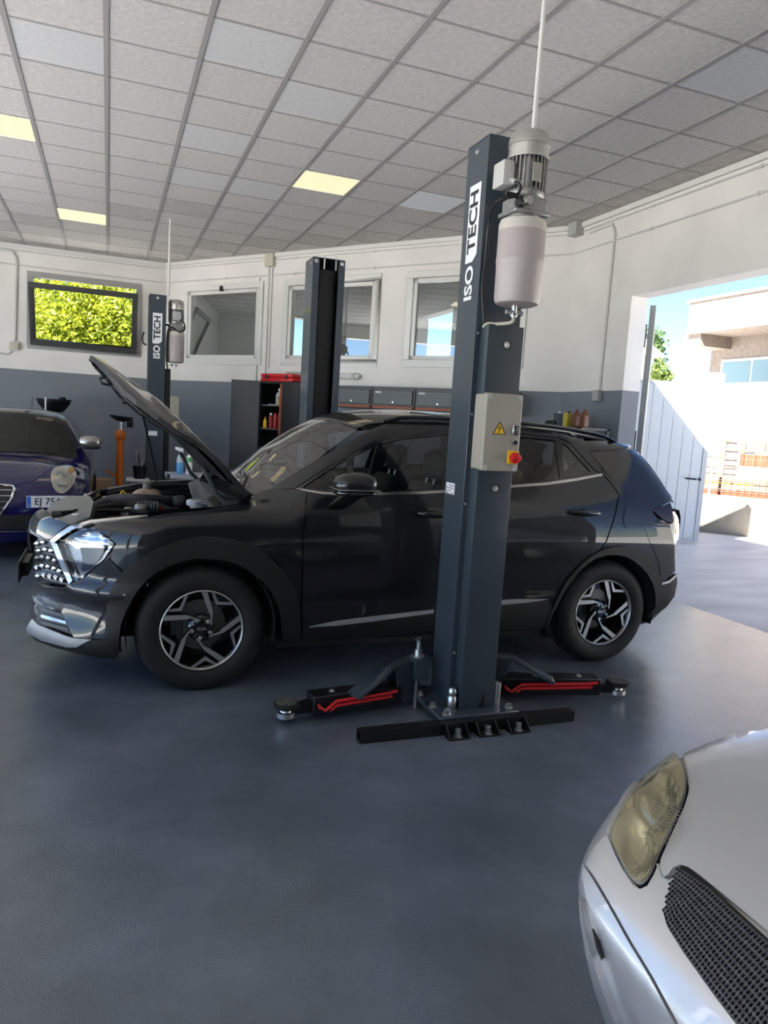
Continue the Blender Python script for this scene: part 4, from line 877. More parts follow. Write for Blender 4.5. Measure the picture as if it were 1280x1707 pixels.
a2 = arm(lp1, (2.02, 3.62, 0), (2.14, 3.56, 0), (2.86, 3.40, 0), 1)
# arm lock at the left pivot
lk = MB().box((1.585, 3.50, 0.16), (1.665, 3.60, 0.285)).build('arm_lock', MT['post'], lp1, bevel=0.006)
MB().tube([(1.60, 3.52, 0.0), (1.60, 3.52, 0.40)], 0.009, 8).build('lock_pin', MT['steel'], lk)
MB().lathe([(0.032, 0.285), (0.036, 0.29), (0.036, 0.30), (0.022, 0.302), (0.02, 0.335), (0.012, 0.338), (0.012, 0.37)], (1.60, 3.52, 0), (0, 0, 1), 14).build('lock_spring', MT['steel'], lk)
MB().tube([(1.60, 3.52, 0.39), (1.575, 3.50, 0.395)], 0.008, 6).build('lock_knob', MT['black'], lk)
MB().tube(spline([(2.0, 3.50, 0.62), (2.015, 3.50, 0.5), (2.03, 3.53, 0.33), (2.045, 3.55, 0.22), (2.06, 3.56, 0.15)], 4, False), 0.006, 6).build('lock_cable', MT['black'], lp1)
MB().box((1.990, 3.40, 0.034), (2.0, 3.60, 0.55)).build('side_plate', MT['post'], lp1, smooth=0)

# --- the far post of the same lift
FX0, FX1, FY0, FY1 = 1.705, 2.008, 6.60, 6.87
lp2 = thing('lift_post', 'dark grey lift post with an open channel standing behind the dark car', 'car lift', (1.86, 6.72, 0))
column(lp2, FX0, FX1, FY0, FY1, MT['post'], '-y', lip=0.062, t=0.008)
MB().box((1.79, 6.66, 0.3), (1.93, 6.80, 2.90)).build('carriage', MT['black'], lp2, smooth=0)
for x in (FX0+0.03, FX1-0.03): bolt(MB(), (x, FY0, PZ-0.03), 0.010, 0.010, (0, -1, 0)).build('bolt', MT['steel'], lp2, smooth=30)
for x in (1.815, 1.925): MB().tube([(x, FY0+0.02, PZ-0.09), (x, FY0+0.02, PZ+0.03)], 0.008, 8).build('cable_stud', MT['steel'], lp2)
bolt(MB(), (FX0, 6.66, PZ-0.05), 0.012, 0.008, (-1, 0, 0)).build('bolt', MT['steel'], lp2, smooth=30)
MB().box((1.55, 6.52, 0.0), (2.17, 7.0, 0.024)).build('base_plate', MT['post'], lp2, smooth=0)

# --- the motor post of the second lift
lp3 = thing('lift_post', 'dark grey lift post with small grey motor beside the tilted green window', 'car lift', (0.58, 10.1, 0))
column(lp3, 0.470, 0.680, 10.0, 10.255, MT['post'], '-x')
MB().box((0.680, 10.05, 0.024), (0.755, 10.21, 2.07)).build('cable_cover', MT['blacksteel'], lp3, bevel=0.004)
MB().box((0.755, 10.02, 1.345), (0.87, 10.22, 1.72)).build('control_box', MT['beige'], lp3, bevel=0.01)
m3 = motor_unit(lp3, 0.812, 10.12, (1, 0))
MB().obox((0.812, 10.0, 2.745), (0.105, 0.058, 0.115)).build('terminal_box', MT['grey_plastic'], m3, bevel=0.008)
MB().tube(spline([(0.85, 9.97, 2.70), (0.90, 9.96, 2.66), (0.91, 10.0, 2.58), (0.84, 10.02, 2.55), (0.75, 10.02, 2.60), (0.70, 10.02, 2.52), (0.695, 10.02, 2.2), (0.72, 10.05, 2.06)], 5, False), 0.010, 8).build('power_cable', MT['black'], lp3)
MB().tube(spline([(0.42, 10.15, 2.52), (0.40, 10.14, 2.46), (0.41, 10.14, 2.38), (0.455, 10.15, 2.36)], 5, False), 0.010, 8).build('cable_loop', MT['black'], lp3)
iso_label(lp3, (0.575, 9.9995, 2.175), (0, 0, 1), (-1, 0, 0), (0, -1, 0), 0.95)
bolt(MB(), (0.575, 9.9995, PZ-0.035), 0.010, 0.008, (0, -1, 0)).build('bolt', MT['steel'], lp3, smooth=30)
MB().add([(0.49, 9.9985, 1.195), (0.60, 9.9985, 1.195), (0.60, 9.9985, 1.255), (0.49, 9.9985, 1.255)], [(0, 1, 2, 3)]).build('sticker', MT['white'], lp3, smooth=0, fix=False, label='small white information sticker')
MB().box((0.35, 9.9, 0.0), (0.9, 10.4, 0.024)).build('base_plate', MT['post'], lp3, smooth=0)
tag(MB().tube([(0.702, 10.02, 3.0), (0.704, 10.02, 3.938)], 0.014, 8).build('supply_pipe', MT['conduit'], loc=(0.70, 10.02, 3.0)), 'grey supply pipe rising from the far lift motor to the ceiling', 'pipe')
# ---------------------------------------------------------------- the dark grey car
def curve(xs, ys, n=600):
    """Smooth monotone-ish cubic through the points."""
    xs = np.array(xs, float); ys = np.array(ys, float); d = np.diff(ys)/np.diff(xs); m = np.zeros(len(xs)); m[0], m[-1] = d[0], d[-1]
    for i in range(1, len(xs)-1): m[i] = 0 if d[i-1]*d[i] <= 0 else 2*d[i-1]*d[i]/(d[i-1]+d[i])
    X = np.linspace(xs[0], xs[-1], n); k = np.clip(np.searchsorted(xs, X, 'right')-1, 0, len(xs)-2); h = xs[k+1]-xs[k]; t = (X-xs[k])/h
    Y = (2*t**3-3*t**2+1)*ys[k] + (t**3-2*t**2+t)*h*m[k] + (-2*t**3+3*t**2)*ys[k+1] + (t**3-t**2)*h*m[k+1]
    return lambda q: np.interp(q, X, Y)
YC = 4.88
cw = curve([.10, .25, .35, .5, .62, .72, .82, .92, 1.0, 1.06, 1.10, 1.2, 1.3, 1.4, 1.5, 1.6, 1.75], [.80, .868, .897, .913, .918, .923, .925, .919, .907, .893, .878, .828, .775, .718, .655, .575, .43])
cxF = curve([.10, .20, .27, .34, .42, .50, .57, .63, .72, .80, .87, .92, .97, 1.05, 1.8], [-.36, -.455, -.492, -.478, -.445, -.435, -.455, -.43, -.445, -.445, -.43, -.40, -.33, -.1, 0.4])
cxR = curve([.10, .22, .34, .45, .6, .78, .92, 1.0, 1.08, 1.2, 1.33, 1.48, 1.56, 1.8], [3.85, 3.96, 4.07, 4.10, 4.09, 4.08, 4.08, 4.07, 4.02, 3.93, 3.82, 3.68, 3.66, 3.6])
cZT = curve([-1, -.45, -.3, -.1, .15, .4, .6, .70, .78, 1.0, 1.2, 1.38, 1.55, 1.75, 2.0, 2.3, 2.8, 3.2, 3.5, 3.8, 4.5], [.85, .93, .99, 1.045, 1.092, 1.115, 1.122, 1.127, 1.15, 1.335, 1.475, 1.565, 1.612, 1.637, 1.648, 1.648, 1.625, 1.58, 1.535, 1.48, 1.35])
WX = (0.500, 3.182); WR = 0.352; WYO = 3.985
def f_suv(P, hcrown=0.085):
    x, l, z = P[:, 0], np.abs(P[:, 1]-YC), P[:, 2]
    side = l - cw(z) + 0.016*np.exp(-((z - (0.50+0.05*(x-1.6)))/0.075)**2)*np.clip((x-0.75)/0.5, 0, 1)*np.clip((3.1-x)/0.5, 0, 1)
    side += 0.06*np.clip((0.55-z)/0.35, 0, 1)*0.0 + 0.10*np.clip((x-2.4)/1.6, 0, 1)**2*np.clip((z-0.95)/0.5, 0, 1) + 0.03*np.clip((x-3.2)/0.9, 0, 1)**2
    front = (cxF(z) + 0.62*l**2.2 - x)*0.85
    rear = (x - cxR(z) + 0.30*l**2.6)*0.85
    xx = x - 0.20*l**2
    hoodk = np.clip((1.25-x)/0.5, 0, 1)
    top = (z - cZT(xx) + hoodk*hcrown*(l/0.82)**3 + (1-hoodk)*0.075*(l/0.62)**2.5)*np.where((xx > 0.72) & (xx < 1.45), 0.80, 1.0)
    f = smax(side, front, 0.16); f = smax(f, rear, 0.14); return smax(f, top, 0.05)
f_ = f_suv
body_paint = mat('graphite metallic car paint', (0.0065, 0.0078, 0.0096), rough=0.5, metal=0.0, spec=0.15, coat=1.0, coat_rough=0.012)
clad = mat('matte black cladding', (0.0042, 0.0043, 0.0047), 0.55, bump=(220, 0.15)); gapm = mat('dark underlayer', (0.006, 0.006, 0.006), 0.8)
darkglass = glass_mat('car window glass', (0.80, 0.84, 0.82), 0.06); tintglass = glass_mat('tinted rear glass', (0.30, 0.33, 0.32), 0.08); screen_glass = glass_mat('windscreen glass', (0.70, 0.76, 0.72), 0.17)
chromeline = mat('satin chrome strip', (0.55, 0.54, 0.52), 0.22, 1.0); skidm = mat('silver skid plate', (0.34, 0.345, 0.35), 0.42, 0.4)
seatm = mat('dark seat fabric', (0.012, 0.0125, 0.0135), 0.8, bump=(90, 0.2)); trimd = mat('dark interior trim', (0.009, 0.0092, 0.010), 0.6)
sillm = mat('satin grey strip', (0.30, 0.30, 0.31), 0.4, 0.2)
lensm = glass_mat('clear lamp lens', (0.93, 0.95, 0.95), 0.06)
suv = thing('car', 'dark graphite grey sport utility car with its bonnet propped open between the lift posts', 'car', (1.85, YC, 0))
MY = YC
def pan(name, m, poly, **k):
    k.setdefault('mirror', MY); return panel(name, m, suv, poly, f_, **k)

# inner shell behind the panels
def shell(f, name, m, parent, xc0, xc1, yc, zlo, ztop, skip, nz=22, na=10, nx=60, inset=0.02):
    cols = []
    for k in range(na+1): a = PI/2*k/na; cols.append((xc0, math.cos(PI-a), math.sin(PI-a)))         # fan at the nose
    cols = [(xc0, -math.cos(PI/2*k/na), -math.sin(PI/2*k/na)) for k in range(na)] + [(xc0+(xc1-xc0)*k/nx, 0.0, -1.0) for k in range(nx+1)] + [(xc1, math.sin(PI/2*k/na), -math.cos(PI/2*k/na)) for k in range(1, na+1)]
    O = []; D = []
    for cx, dx, dy in cols:
        for j in range(nz+1): O.append((cx, yc, 0)); D.append((dx, dy, 0))
    O = np.array(O, float); D = np.array(D, float)
    zt = np.array([ztop(cx + dx*0.85) for cx, dx, dy in cols])
    for i in range(len(cols)):
        for j in range(nz+1): O[i*(nz+1)+j, 2] = zlo + (zt[i]-zlo)*j/nz
    # march inwards from outside
    P = march(f, O + D*1.6, -D, 0.2, 1.55, 120); N = grad(f, np.nan_to_num(P)); P = P - N*inset
    vs = []; fs = []
    for mir in (0, 1):
        b = len(vs); Q = P.copy()
        if mir: Q[:, 1] = 2*yc - Q[:, 1]
        vs += [tuple(p) for p in np.nan_to_num(Q)]; R = nz+1
        for i in range(len(cols)-1):
            for j in range(nz):
                q = [i*R+j, (i+1)*R+j, (i+1)*R+j+1, i*R+j+1]
                if np.isnan(P[q]).any(): continue
                c = P[q].mean(0)
                if skip(c): continue
                fs.append(tuple(b+t for t in (q if not mir else q[::-1])))
    mb = MB(); mb.add(vs, fs); return mb.build(name, m, parent, smooth=60)
def arch(c, r=0.415): return any((c[0]-wx)**2 + (c[2]-0.352)**2 < r*r for wx in WX) and abs(c[1]-YC) > 0.45
shell(f_, 'body_shell', body_paint, suv, 0.35, 3.3, YC, 0.20, lambda x: float(np.interp(x, [-.5, -.2, .3, .72, .8, 3.4, 4.2], [.80, .87, .96, 1.05, 1.08, 1.07, 1.07])), lambda c: arch(c, 0.43), inset=0.055)

ARCH_IN = [(199, 1085), (199, 1064), (203, 1040), (211, 1019), (220, 1000), (231.6, 982), (244, 967), (260, 954), (280, 943.5), (300.6, 936), (318, 932), (337, 930.5), (358, 931.5), (378, 934.5), (395, 940), (410, 948), (425, 958), (439, 970), (450, 983), (459, 999), (465, 1014), (469, 1031), (471, 1062)]
ARCH_OUT = [(177, 1066), (177.5, 1045), (180, 1012), (185, 986), (194, 968), (205.6, 953), (222, 939), (240, 927.7), (266, 914), (296, 901.5), (320, 895.5), (345, 893), (368, 894.5), (390, 899), (410, 905), (427, 913), (444, 924.5), (459, 938), (473, 952), (483, 966), (491, 982), (496, 999), (500, 1030), (501, 1066)]
RARCH_IN = [(912, 1047), (918, 1026), (929, 1005), (939, 986), (950, 970), (962, 954), (976, 940), (992, 930), (1010, 925), (1026, 924.5), (1040, 927), (1054, 934), (1066, 944), (1077, 956), (1085, 970), (1089, 983), (1090.6, 998), (1090, 1012)]
RARCH_OUT = [(912, 1047), (908, 1040), (916, 1022), (924, 1004), (933, 986), (942.5, 968), (955, 953), (969, 938.5), (983, 927), (999, 917.5), (1016, 911.5), (1032.5, 910), (1048, 912), (1062.5, 917), (1075, 925), (1085, 935), (1094, 949), (1100, 965), (1103, 984), (1102, 1004), (1092, 1013)]
# painted panels
pan('fender', body_paint, [(511, 816.5), (472, 815.5), (446, 817), (434, 820), (384.5, 843), (335, 851.5), (286, 855.5), (247, 861), (200, 864.5), (162, 868), (157, 878), (194, 906.5), (181, 929), (205, 951.5), (214, 1003)] + ARCH_IN[5:] + [(501.5, 1064), (502, 1000), (504, 900), (508, 850)])
pan('front_bumper', body_paint, [(58, 973), (113, 978), (123, 973), (145.5, 959), (169.5, 938), (179.5, 930.5), (204, 953.5), (213, 1004), (211, 1019), (203, 1040), (199, 1064), (199, 1068), (123, 1062.5), (112, 1043), (103, 1021), (75, 1011), (57, 1003), (51, 986)], shape=lambda ab, P: 0.028*np.exp(-((P[:, 2]-0.56)/0.035)**2)*np.clip((0.35-P[:, 0])/0.4, 0, 1))
pan('front_door', body_paint, [(512.5, 819), (560, 825.5), (640, 825.5), (720, 822.5), (769, 819), (767, 930), (764.5, 1050), (720, 1049), (602, 1063), (503.5, 1067), (504, 1000), (506, 900), (510, 850)])
pan('rear_door', body_paint, [(771, 819), (842, 812.5), (910, 808), (960, 801), (1000, 792.5), (1004, 791.5), (1018, 806), (1030.5, 824), (1026, 850), (1020, 872), (1009, 903), (990, 931)] + RARCH_IN[7:0:-1] + [(912, 1047), (822, 1049.5), (767, 1050.5), (769, 930)])
pan('quarter_panel', body_paint, [(1006, 790.5), (1003, 777), (990, 755), (1022, 744), (1057, 744), (1068, 760), (1084, 783), (1104, 808), (1119.5, 828), (1116, 837), (1086, 851), (1098, 868), (1078, 874), (1074, 882), (1083, 905), (1098, 940), (1099, 966)] + [(1090, 985), (1085, 970), (1077, 956), (1066, 944), (1054, 934), (1040, 927), (1026, 924.5), (1010, 925), (993, 929), (1011.5, 903), (1022, 872), (1028, 850), (1032.5, 824), (1020, 806)])
pan('roof_side', body_paint, [(446, 816.5), (499, 783.5), (558, 749.5), (603, 724), (626, 712.5), (647, 705.5), (677, 699), (748, 693), (800, 694), (870, 700.5), (940, 708), (985, 718), (1022, 737), (1026, 743), (988, 754), (1002, 776), (1004, 789), (992, 784), (950, 738), (930, 728), (858, 721.5), (800, 716.5), (747, 717.5), (677, 725.5), (632, 734.5), (585, 756), (528, 789.5), (490, 814)])
# window surround and glass
pan('window_frame', MT['blackgloss'], [(490, 814), (528, 789.5), (585, 756), (632, 734.5), (677, 725.5), (747, 717.5), (800, 716.5), (858, 721.5), (930, 728), (950, 738), (992, 784), (1003, 790), (960, 798.5), (910, 805), (842, 810), (770, 815.5), (700, 819), (560, 821), (511, 816)], lift=-0.004, edge=6, step=10,
    holes=[[(503, 812), (530, 793.5), (578, 765), (579, 816.5), (540, 817.5)], [(590, 760.5), (632, 739.5), (677, 730.5), (752, 722.5), (754, 813), (700, 815.5), (640, 817), (588, 817)], [(790, 722), (858, 727), (925, 733.5), (934, 797), (842, 806), (792, 811)], [(937, 738), (946, 743), (985, 786), (941, 796)]])
for nm, g, poly in (('door_glass', darkglass, [(501, 814), (530, 791), (580, 762), (581, 818), (540, 819)]), ('door_glass', darkglass, [(588, 760), (632, 737.5), (677, 728.5), (754, 720.5), (756, 815), (640, 819), (586, 819)]),
                    ('door_glass', tintglass, [(788, 720), (858, 725), (927, 731.5), (936, 799), (842, 808), (790, 813)]), ('quarter_glass', tintglass, [(935, 735.5), (947, 740.5), (988, 787), (939, 798.5)])):
    pan(nm, g, poly, lift=-0.010, thick=0.0, edge=9, step=16)
pan('quarter_trim', MT['blackgloss'], spline([(986, 756), (1002, 752.5), (1018, 752.5), (1034, 762), (1047, 775), (1060, 790), (1058, 798), (1040, 801), (1024, 801), (1012, 789), (1000, 774)], 3), lift=0.003, thick=0.006, edge=4, step=8)
pan('spoiler_side', body_paint, [(977, 750), (1000, 744), (1026, 740.5), (1058, 744), (1040, 748.5), (1005, 752)], lift=0.008, thick=0.012, edge=4, step=8)
# bright strips
pan('belt_strip', chromeline, [(490, 814), (511, 817), (540, 820.5), (580, 821.5), (640, 821), (700, 819.5), (770, 815.5), (842, 809.5), (910, 804.5), (960, 797.5), (1003, 789.5), (1004.5, 793), (960, 802), (910, 809), (842, 814), (770, 820), (700, 824), (640, 825.5), (580, 826), (540, 824.5), (511, 819.5)], lift=0.004, thick=0.008, edge=5, step=20)
pan('sill_cladding', clad, [(501, 1068), (506, 1048), (514, 1044), (600, 1034), (720, 1020), (770, 1012), (825, 1004), (912, 1001), (920, 1014), (912, 1046), (822, 1049), (720, 1049), (602, 1063)], lift=0.010, thick=0.02)
pan('sill_strip', sillm, [(514, 1043.5), (560, 1034), (620, 1026.5), (718, 1015.5), (764, 1009), (764, 1017), (718, 1021), (620, 1034), (560, 1041)], lift=0.020, thick=0.014, edge=5)
pan('sill_strip', sillm, [(769, 1006), (826, 999.5), (870, 998), (911, 998), (880, 1003), (826, 1008), (769, 1014)], lift=0.020, thick=0.014, edge=5)
pan('wheel_arch_cladding', clad, ARCH_OUT + [(471, 1066)] + ARCH_IN[:0:-1] + [(199, 1066)], lift=0.014, thick=0.035, edge=6, step=9)
pan('wheel_arch_cladding', clad, RARCH_OUT + RARCH_IN[:0:-1], lift=0.014, thick=0.035, edge=6, step=9)
# rear corner
pan('rear_bumper', clad, [(1090, 1012), (1091, 998), (1100, 972), (1112, 968), (1125.5, 957), (1126.5, 970), (1122, 993), (1108, 1012), (1082, 1027), (1079, 1026)], lift=0.012, thick=0.03, edge=5, step=8)
pan('bumper_strip', chromeline, [(1101, 970), (1113, 966.5), (1126, 955), (1126, 959), (1113, 971), (1101, 974)], lift=0.016, thick=0.01, edge=4, step=20)
pan('tail_lamp', mat('dark red lamp', (0.018, 0.003, 0.004), 0.2, coat=0.4), [(1087, 851.5), (1116, 838), (1120, 850), (1118.5, 872), (1104, 866)], lift=0.006, thick=0.02, edge=4, step=8)
pan('tailgate_corner', body_paint, [(1079, 875), (1099, 869), (1116, 874), (1124, 905), (1125, 952), (1112, 964), (1101, 967), (1099, 940), (1084, 905), (1075, 883)], lift=0.0, edge=5, step=8)
fq = spline([(1044, 846), (1056, 842.5), (1070, 842.5), (1080, 849), (1082, 862), (1079, 877), (1070, 884), (1054, 883), (1042, 879), (1039, 864)], 3)
pan('fuel_flap', body_paint, fq, lift=0.0035, thick=0.006, edge=4, step=9, mirror=None)
# front end
hl_black = pan('headlamp_housing', MT['blackgloss'], [(81, 903), (113, 878), (152, 868), (160, 871), (194, 906.5), (170, 937.5), (146, 958.5), (122, 972.5), (113, 977)], lift=-0.046, thick=0.01, edge=4, step=8)
pan('headlamp_reflector', mat('lamp chrome', (0.30, 0.30, 0.31), 0.15, 1.0), [(100, 908), (121, 893), (140, 884), (156, 884), (186, 907), (167, 933), (144, 953), (127, 964)], lift=-0.008, thick=0.006, edge=4, step=6, shape=lambda ab, P: -0.026 + 0.008*np.sin(P[:, 2]*160)*(P[:, 2] > 0.80))
pan('lamp_module', MT['blackgloss'], [(128, 914), (148, 913), (172, 912), (160, 934), (140, 953), (131, 955), (132, 930)], lift=-0.020, thick=0.02, edge=4, step=8)
pan('headlamp_lens', lensm, [(97, 906), (119, 890), (139, 880), (156, 880), (190, 906.5), (168, 935.5), (144, 956.5), (124, 969)], lift=-0.002, thick=0.0, edge=4, step=8)
pan('running_light', mat('running light strip', (0.80, 0.82, 0.84), 0.12, 0.9), [(84, 903), (91, 904.5), (96, 907), (108, 939), (121, 968), (115, 974), (99, 938)], lift=0.002, thick=0.012, edge=4, step=6)
pan('headlamp_brow', chromeline, [(83, 902), (99, 889), (116, 878), (150, 868), (200, 863), (246, 859), (246, 862), (200, 867), (152, 872), (120, 884), (104, 895), (92, 904)], lift=0.006, thick=0.014, edge=4, step=8)
gpoly = [(61, 894), (80, 903.5), (98, 942), (112, 976), (58, 973), (54, 950), (53, 915)]
pan('grille', mat('dark grille', (0.03, 0.031, 0.033), 0.25, 0.6), gpoly, lift=-0.012, thick=0.01, edge=4, step=5, mirror=None)
for k, (gx, gy) in enumerate([(60, 906), (70, 904), (63, 918), (74, 916), (84, 918), (61, 931), (70, 929), (80, 931), (90, 935), (60, 945), (69, 943), (79, 945), (89, 948), (98, 952), (62, 960), (72, 958), (82, 960), (92, 962), (102, 966)]):
    pan('grille_element', chromeline, [(gx-4.2, gy), (gx-1, gy-4.4), (gx+4.2, gy-1.2), (gx+1.2, gy+4.6)], lift=0.0, thick=0.014, edge=3, step=3, mirror=None, shape=lambda ab, P, g=(gx, gy): 0.012*np.clip(1-np.hypot(ab[:, 0]-g[0], ab[:, 1]-g[1])/4, 0, 1))
pan('nose_panel', body_paint, [(47, 886), (49, 870), (60, 853), (72, 848), (90, 862), (115, 874.5), (96, 889), (80, 902), (64, 896)], lift=0.002, edge=4, step=7, mirror=None)
pan('lower_grille', MT['black'], [(57, 1004), (75, 1012), (102, 1022), (116, 1059), (90, 1050), (68, 1041), (58, 1031)], lift=-0.016, thick=0.01, edge=4, step=7)
for dy in (5, 16, 27):
    pan('grille_bar', chromeline if dy == 16 else MT['darkgrey'], [(68, 1008+dy), (84, 1012+dy), (103+dy*0.36, 1019+dy*1.02), (104.5+dy*0.36, 1024+dy*1.02), (84, 1018+dy), (68, 1013+dy)], lift=0.0, thick=0.016, edge=4, step=10, mirror=None)
pan('skid_plate', skidm, [(48, 1047), (58, 1032), (68, 1042), (90, 1051), (113, 1060), (123, 1063), (154, 1065.5), (131, 1077), (115, 1077), (72, 1065), (52, 1054)], lift=0.016, thick=0.02, edge=4, step=7, mirror=None)
pan('lower_lip', clad, [(50, 1053), (72, 1066), (115, 1078), (131, 1078.5), (155, 1066.5), (199, 1067), (197, 1092), (192, 1097), (160, 1094), (130, 1088), (95, 1079), (60, 1066)], lift=0.008, thick=0.02, edge=5, step=8, mirror=None)
MB().obox((-0.478, YC, 0.555), (0.012, 0.50, 0.12), 0.0).build('number_plate', MT['black'], suv, bevel=0.004)
MB().obox((-0.455, YC, 0.555), (0.04, 0.30, 0.08), 0.0).build('plate_bracket', MT['black'], suv, smooth=0)
# lower cover of nose and tail seen only from aside
fr_front = frame_rays((-2.0, 0, 0), (0, 1, 0), (0, 0, 1), (1, 0, 0))
for nm, m, z0, z1, wd, lf_ in (('front_grille', MT['darkgrey'], 0.66, 0.78, 0.12, 0.004),):
    panel(nm, m, suv, [(YC-wd, z0), (YC+wd*1.0, z0), (YC+wd, z1), (YC-wd, z1)], f_, rays=fr_front, rng=(1.2, 3.2), edge=0.06, step=0.08, lift=lf_, thick=0.012)
fr_rear = frame_rays((6.0, 0, 0), (0, 1, 0), (0, 0, 1), (-1, 0, 0))
panel('tailgate', body_paint, suv, [(YC-0.62, 0.62), (YC+0.62, 0.62), (YC+0.66, 1.04), (YC-0.66, 1.04)], f_, rays=fr_rear, rng=(1.5, 3.2), edge=0.06, step=0.08, lift=0.0, thick=0.012)
panel('rear_window', tintglass, suv, [(YC-0.62, 1.09), (YC+0.62, 1.09), (YC+0.52, 1.46), (YC-0.52, 1.46)], f_, rays=fr_rear, rng=(1.5, 3.4), edge=0.06, step=0.08, lift=0.0, thick=0.004)
panel('rear_lower_bumper', clad, suv, [(YC-0.60, 0.26), (YC+0.60, 0.26), (YC+0.62, 0.56), (YC-0.62, 0.56)], f_, rays=fr_rear, rng=(1.5, 3.2), edge=0.06, step=0.08, lift=0.004, thick=0.012)
# roof and windscreen from above
fr_top = frame_rays((0, 0, 3.0), (1, 0, 0), (0, 1, 0), (0, 0, -1))
def sym(half): return [(x, YC-l) for x, l in half] + [(x, YC+l) for x, l in half[::-1] if l > 0]
panel('roof_panel', body_paint, suv, sym([(1.40, 0.0), (1.42, 0.25), (1.46, 0.45), (1.50, 0.55), (1.62, 0.575), (2.2, 0.585), (3.0, 0.555), (3.55, 0.50), (3.66, 0.35), (3.70, 0.0)]), f_, rays=fr_top, rng=(1.0, 2.3), edge=0.05, step=0.07, thick=0.012)
panel('windscreen', screen_glass, suv, sym([(0.70, 0.0), (0.73, 0.35), (0.80, 0.62), (0.88, 0.74), (0.98, 0.735), (1.2, 0.66), (1.40, 0.60), (1.47, 0.55), (1.43, 0.3), (1.385, 0.0)]), f_, rays=fr_top, rng=(1.0, 2.3), edge=0.05, step=0.06, lift=-0.004, thick=0.0)
panel('windscreen_band', MT['blackgloss'], suv, sym([(1.33, 0.0), (1.36, 0.25), (1.40, 0.45), (1.435, 0.555), (1.50, 0.55), (1.46, 0.45), (1.42, 0.25), (1.40, 0.0)]), f_, rays=fr_top, rng=(1.0, 2.3), edge=0.04, step=0.05, lift=-0.002, thick=0.0)
for s in (-1, 1):     # roof rails
    pts = [(x, YC+s*l) for x, l in ((1.62, 0.565), (1.8, 0.58), (2.3, 0.585), (2.8, 0.565), (3.25, 0.535), (3.42, 0.515))]
    Z = march(f_, np.array([(x, y, 2.2) for x, y in pts]), np.repeat([[0., 0, -1]], len(pts), 0), 0, 1.2)[:, 2]
    MB().tube(spline([(x, y, z + (0.004 if i in (0, len(pts)-1) else 0.026)) for i, ((x, y), z) in enumerate(zip(pts, Z))], 4, False), 0.014, 8).build('roof_rail', MT['blackgloss'], suv)
# door handles
for cx_, cy_, w in ((724, 857, 34), (974, 854, 58)):
    q = march(f_, *cam_rays([(cx_, cy_), (cx_+6, cy_)]), 1, 8); c = q[0]; dx = (q[1]-q[0])/np.linalg.norm(q[1]-q[0]); L = 0.24 if w > 40 else 0.22
    for mir in (0, 1):
        hb_ = MB(); P = []
        for t in np.linspace(-0.5, 0.5, 9): p = c + dx*L*t; p = p + np.array([0, -0.008-0.030*(1-(2*t)**2)**0.5 if abs(t) < 0.5 else -0.006, -0.012*t]); P.append((p[0], p[1] if not mir else 2*YC-p[1], p[2]))
        hb_.tube(P, [0.010, 0.015, 0.017, 0.018, 0.018, 0.018, 0.017, 0.015, 0.010], 10); ho = hb_.build('door_handle', body_paint, suv)
        cup = MB(); cup.lathe([(0.0, 0.002), (0.028, 0.001), (0.036, 0.004)], (c[0]-0.02, c[1] if not mir else 2*YC-c[1], c[2]-0.012), (0, -1 if not mir else 1, 0), 16, cap=False); cup.build('handle_recess', MT['black'], ho)
# door mirror
def superell(c, r, e=2.6, nu=20, nv=14, shear=0.0):
    mb = MB(); rows = []
    sg = lambda v, p: math.copysign(abs(v)**p, v)
    for j in range(nv+1):
        v = -PI/2 + PI*j/nv; row = []
        for i in range(nu+1):
            u = 2*PI*i/nu; x = r[0]*sg(math.cos(v), 2/e)*sg(math.cos(u), 2/e); y = r[1]*sg(math.cos(v), 2/e)*sg(math.sin(u), 2/e); z = r[2]*sg(math.sin(v), 2/e)
            row.append((c[0]+x, c[1]+y, c[2]+z + shear*x))
        rows.append(row)
    return mb.grid(rows)
mq = ony(588, 808, 3.80)
for mir in (0, 1):
    y = 3.80 if not mir else 2*YC-3.80; sg_ = 1 if not mir else -1
    m1 = MB()
    rows = []
    for j in range(13):         # cap: tapering forward, flat towards the rear
        t = j/12; hw = 0.125*(1-0.0*t); zz = mq[2] - 0.045 + 0.115*t; k = math.sqrt(max(0.02, 1-(abs(2*t-0.85)/1.16)**2.4)); row = []
        for i in range(17):
            a = PI*2*i/16; row.append((mq[0] + 0.012 + 0.118*k*math.copysign(abs(math.cos(a))**0.75, math.cos(a))*(1.0 if math.cos(a) > 0 else 1.1) + 0.015*t, y + 0.095*k*math.copysign(abs(math.sin(a))**0.75, math.sin(a)), zz))
        rows.append(row)
    m1.grid(rows); m1.add([r for r in rows[0][:16]], [tuple(range(16))]); m1.add([r for r in rows[-1][:16]], [tuple(range(16))]); mo_ = m1.build('door_mirror', body_paint, suv, smooth=50)
    superell((mq[0]+0.012, y, mq[2]-0.042), (0.120, 0.096, 0.020), 3).build('mirror_base', MT['blackgloss'], mo_)
    MB().obox((mq[0]+0.012, y-0.0*sg_, mq[2]-0.024), (0.242, 0.194, 0.006)).build('indicator_strip', chromeline, mo_, bevel=0.002, seg=1)
    MB().hexa([(mq[0]-0.10, y+0.16*sg_, mq[2]-0.16), (mq[0]+0.0, y+0.16*sg_, mq[2]-0.16), (mq[0]+0.02, y+0.19*sg_, mq[2]-0.15), (mq[0]-0.09, y+0.19*sg_, mq[2]-0.15), (mq[0]-0.03, y-0.02*sg_, mq[2]-0.045), (mq[0]+0.09, y-0.02*sg_, mq[2]-0.045), (mq[0]+0.10, y+0.10*sg_, mq[2]-0.045), (mq[0]-0.02, y+0.10*sg_, mq[2]-0.045)]).build('mirror_arm', MT['black'], mo_, bevel=0.008)

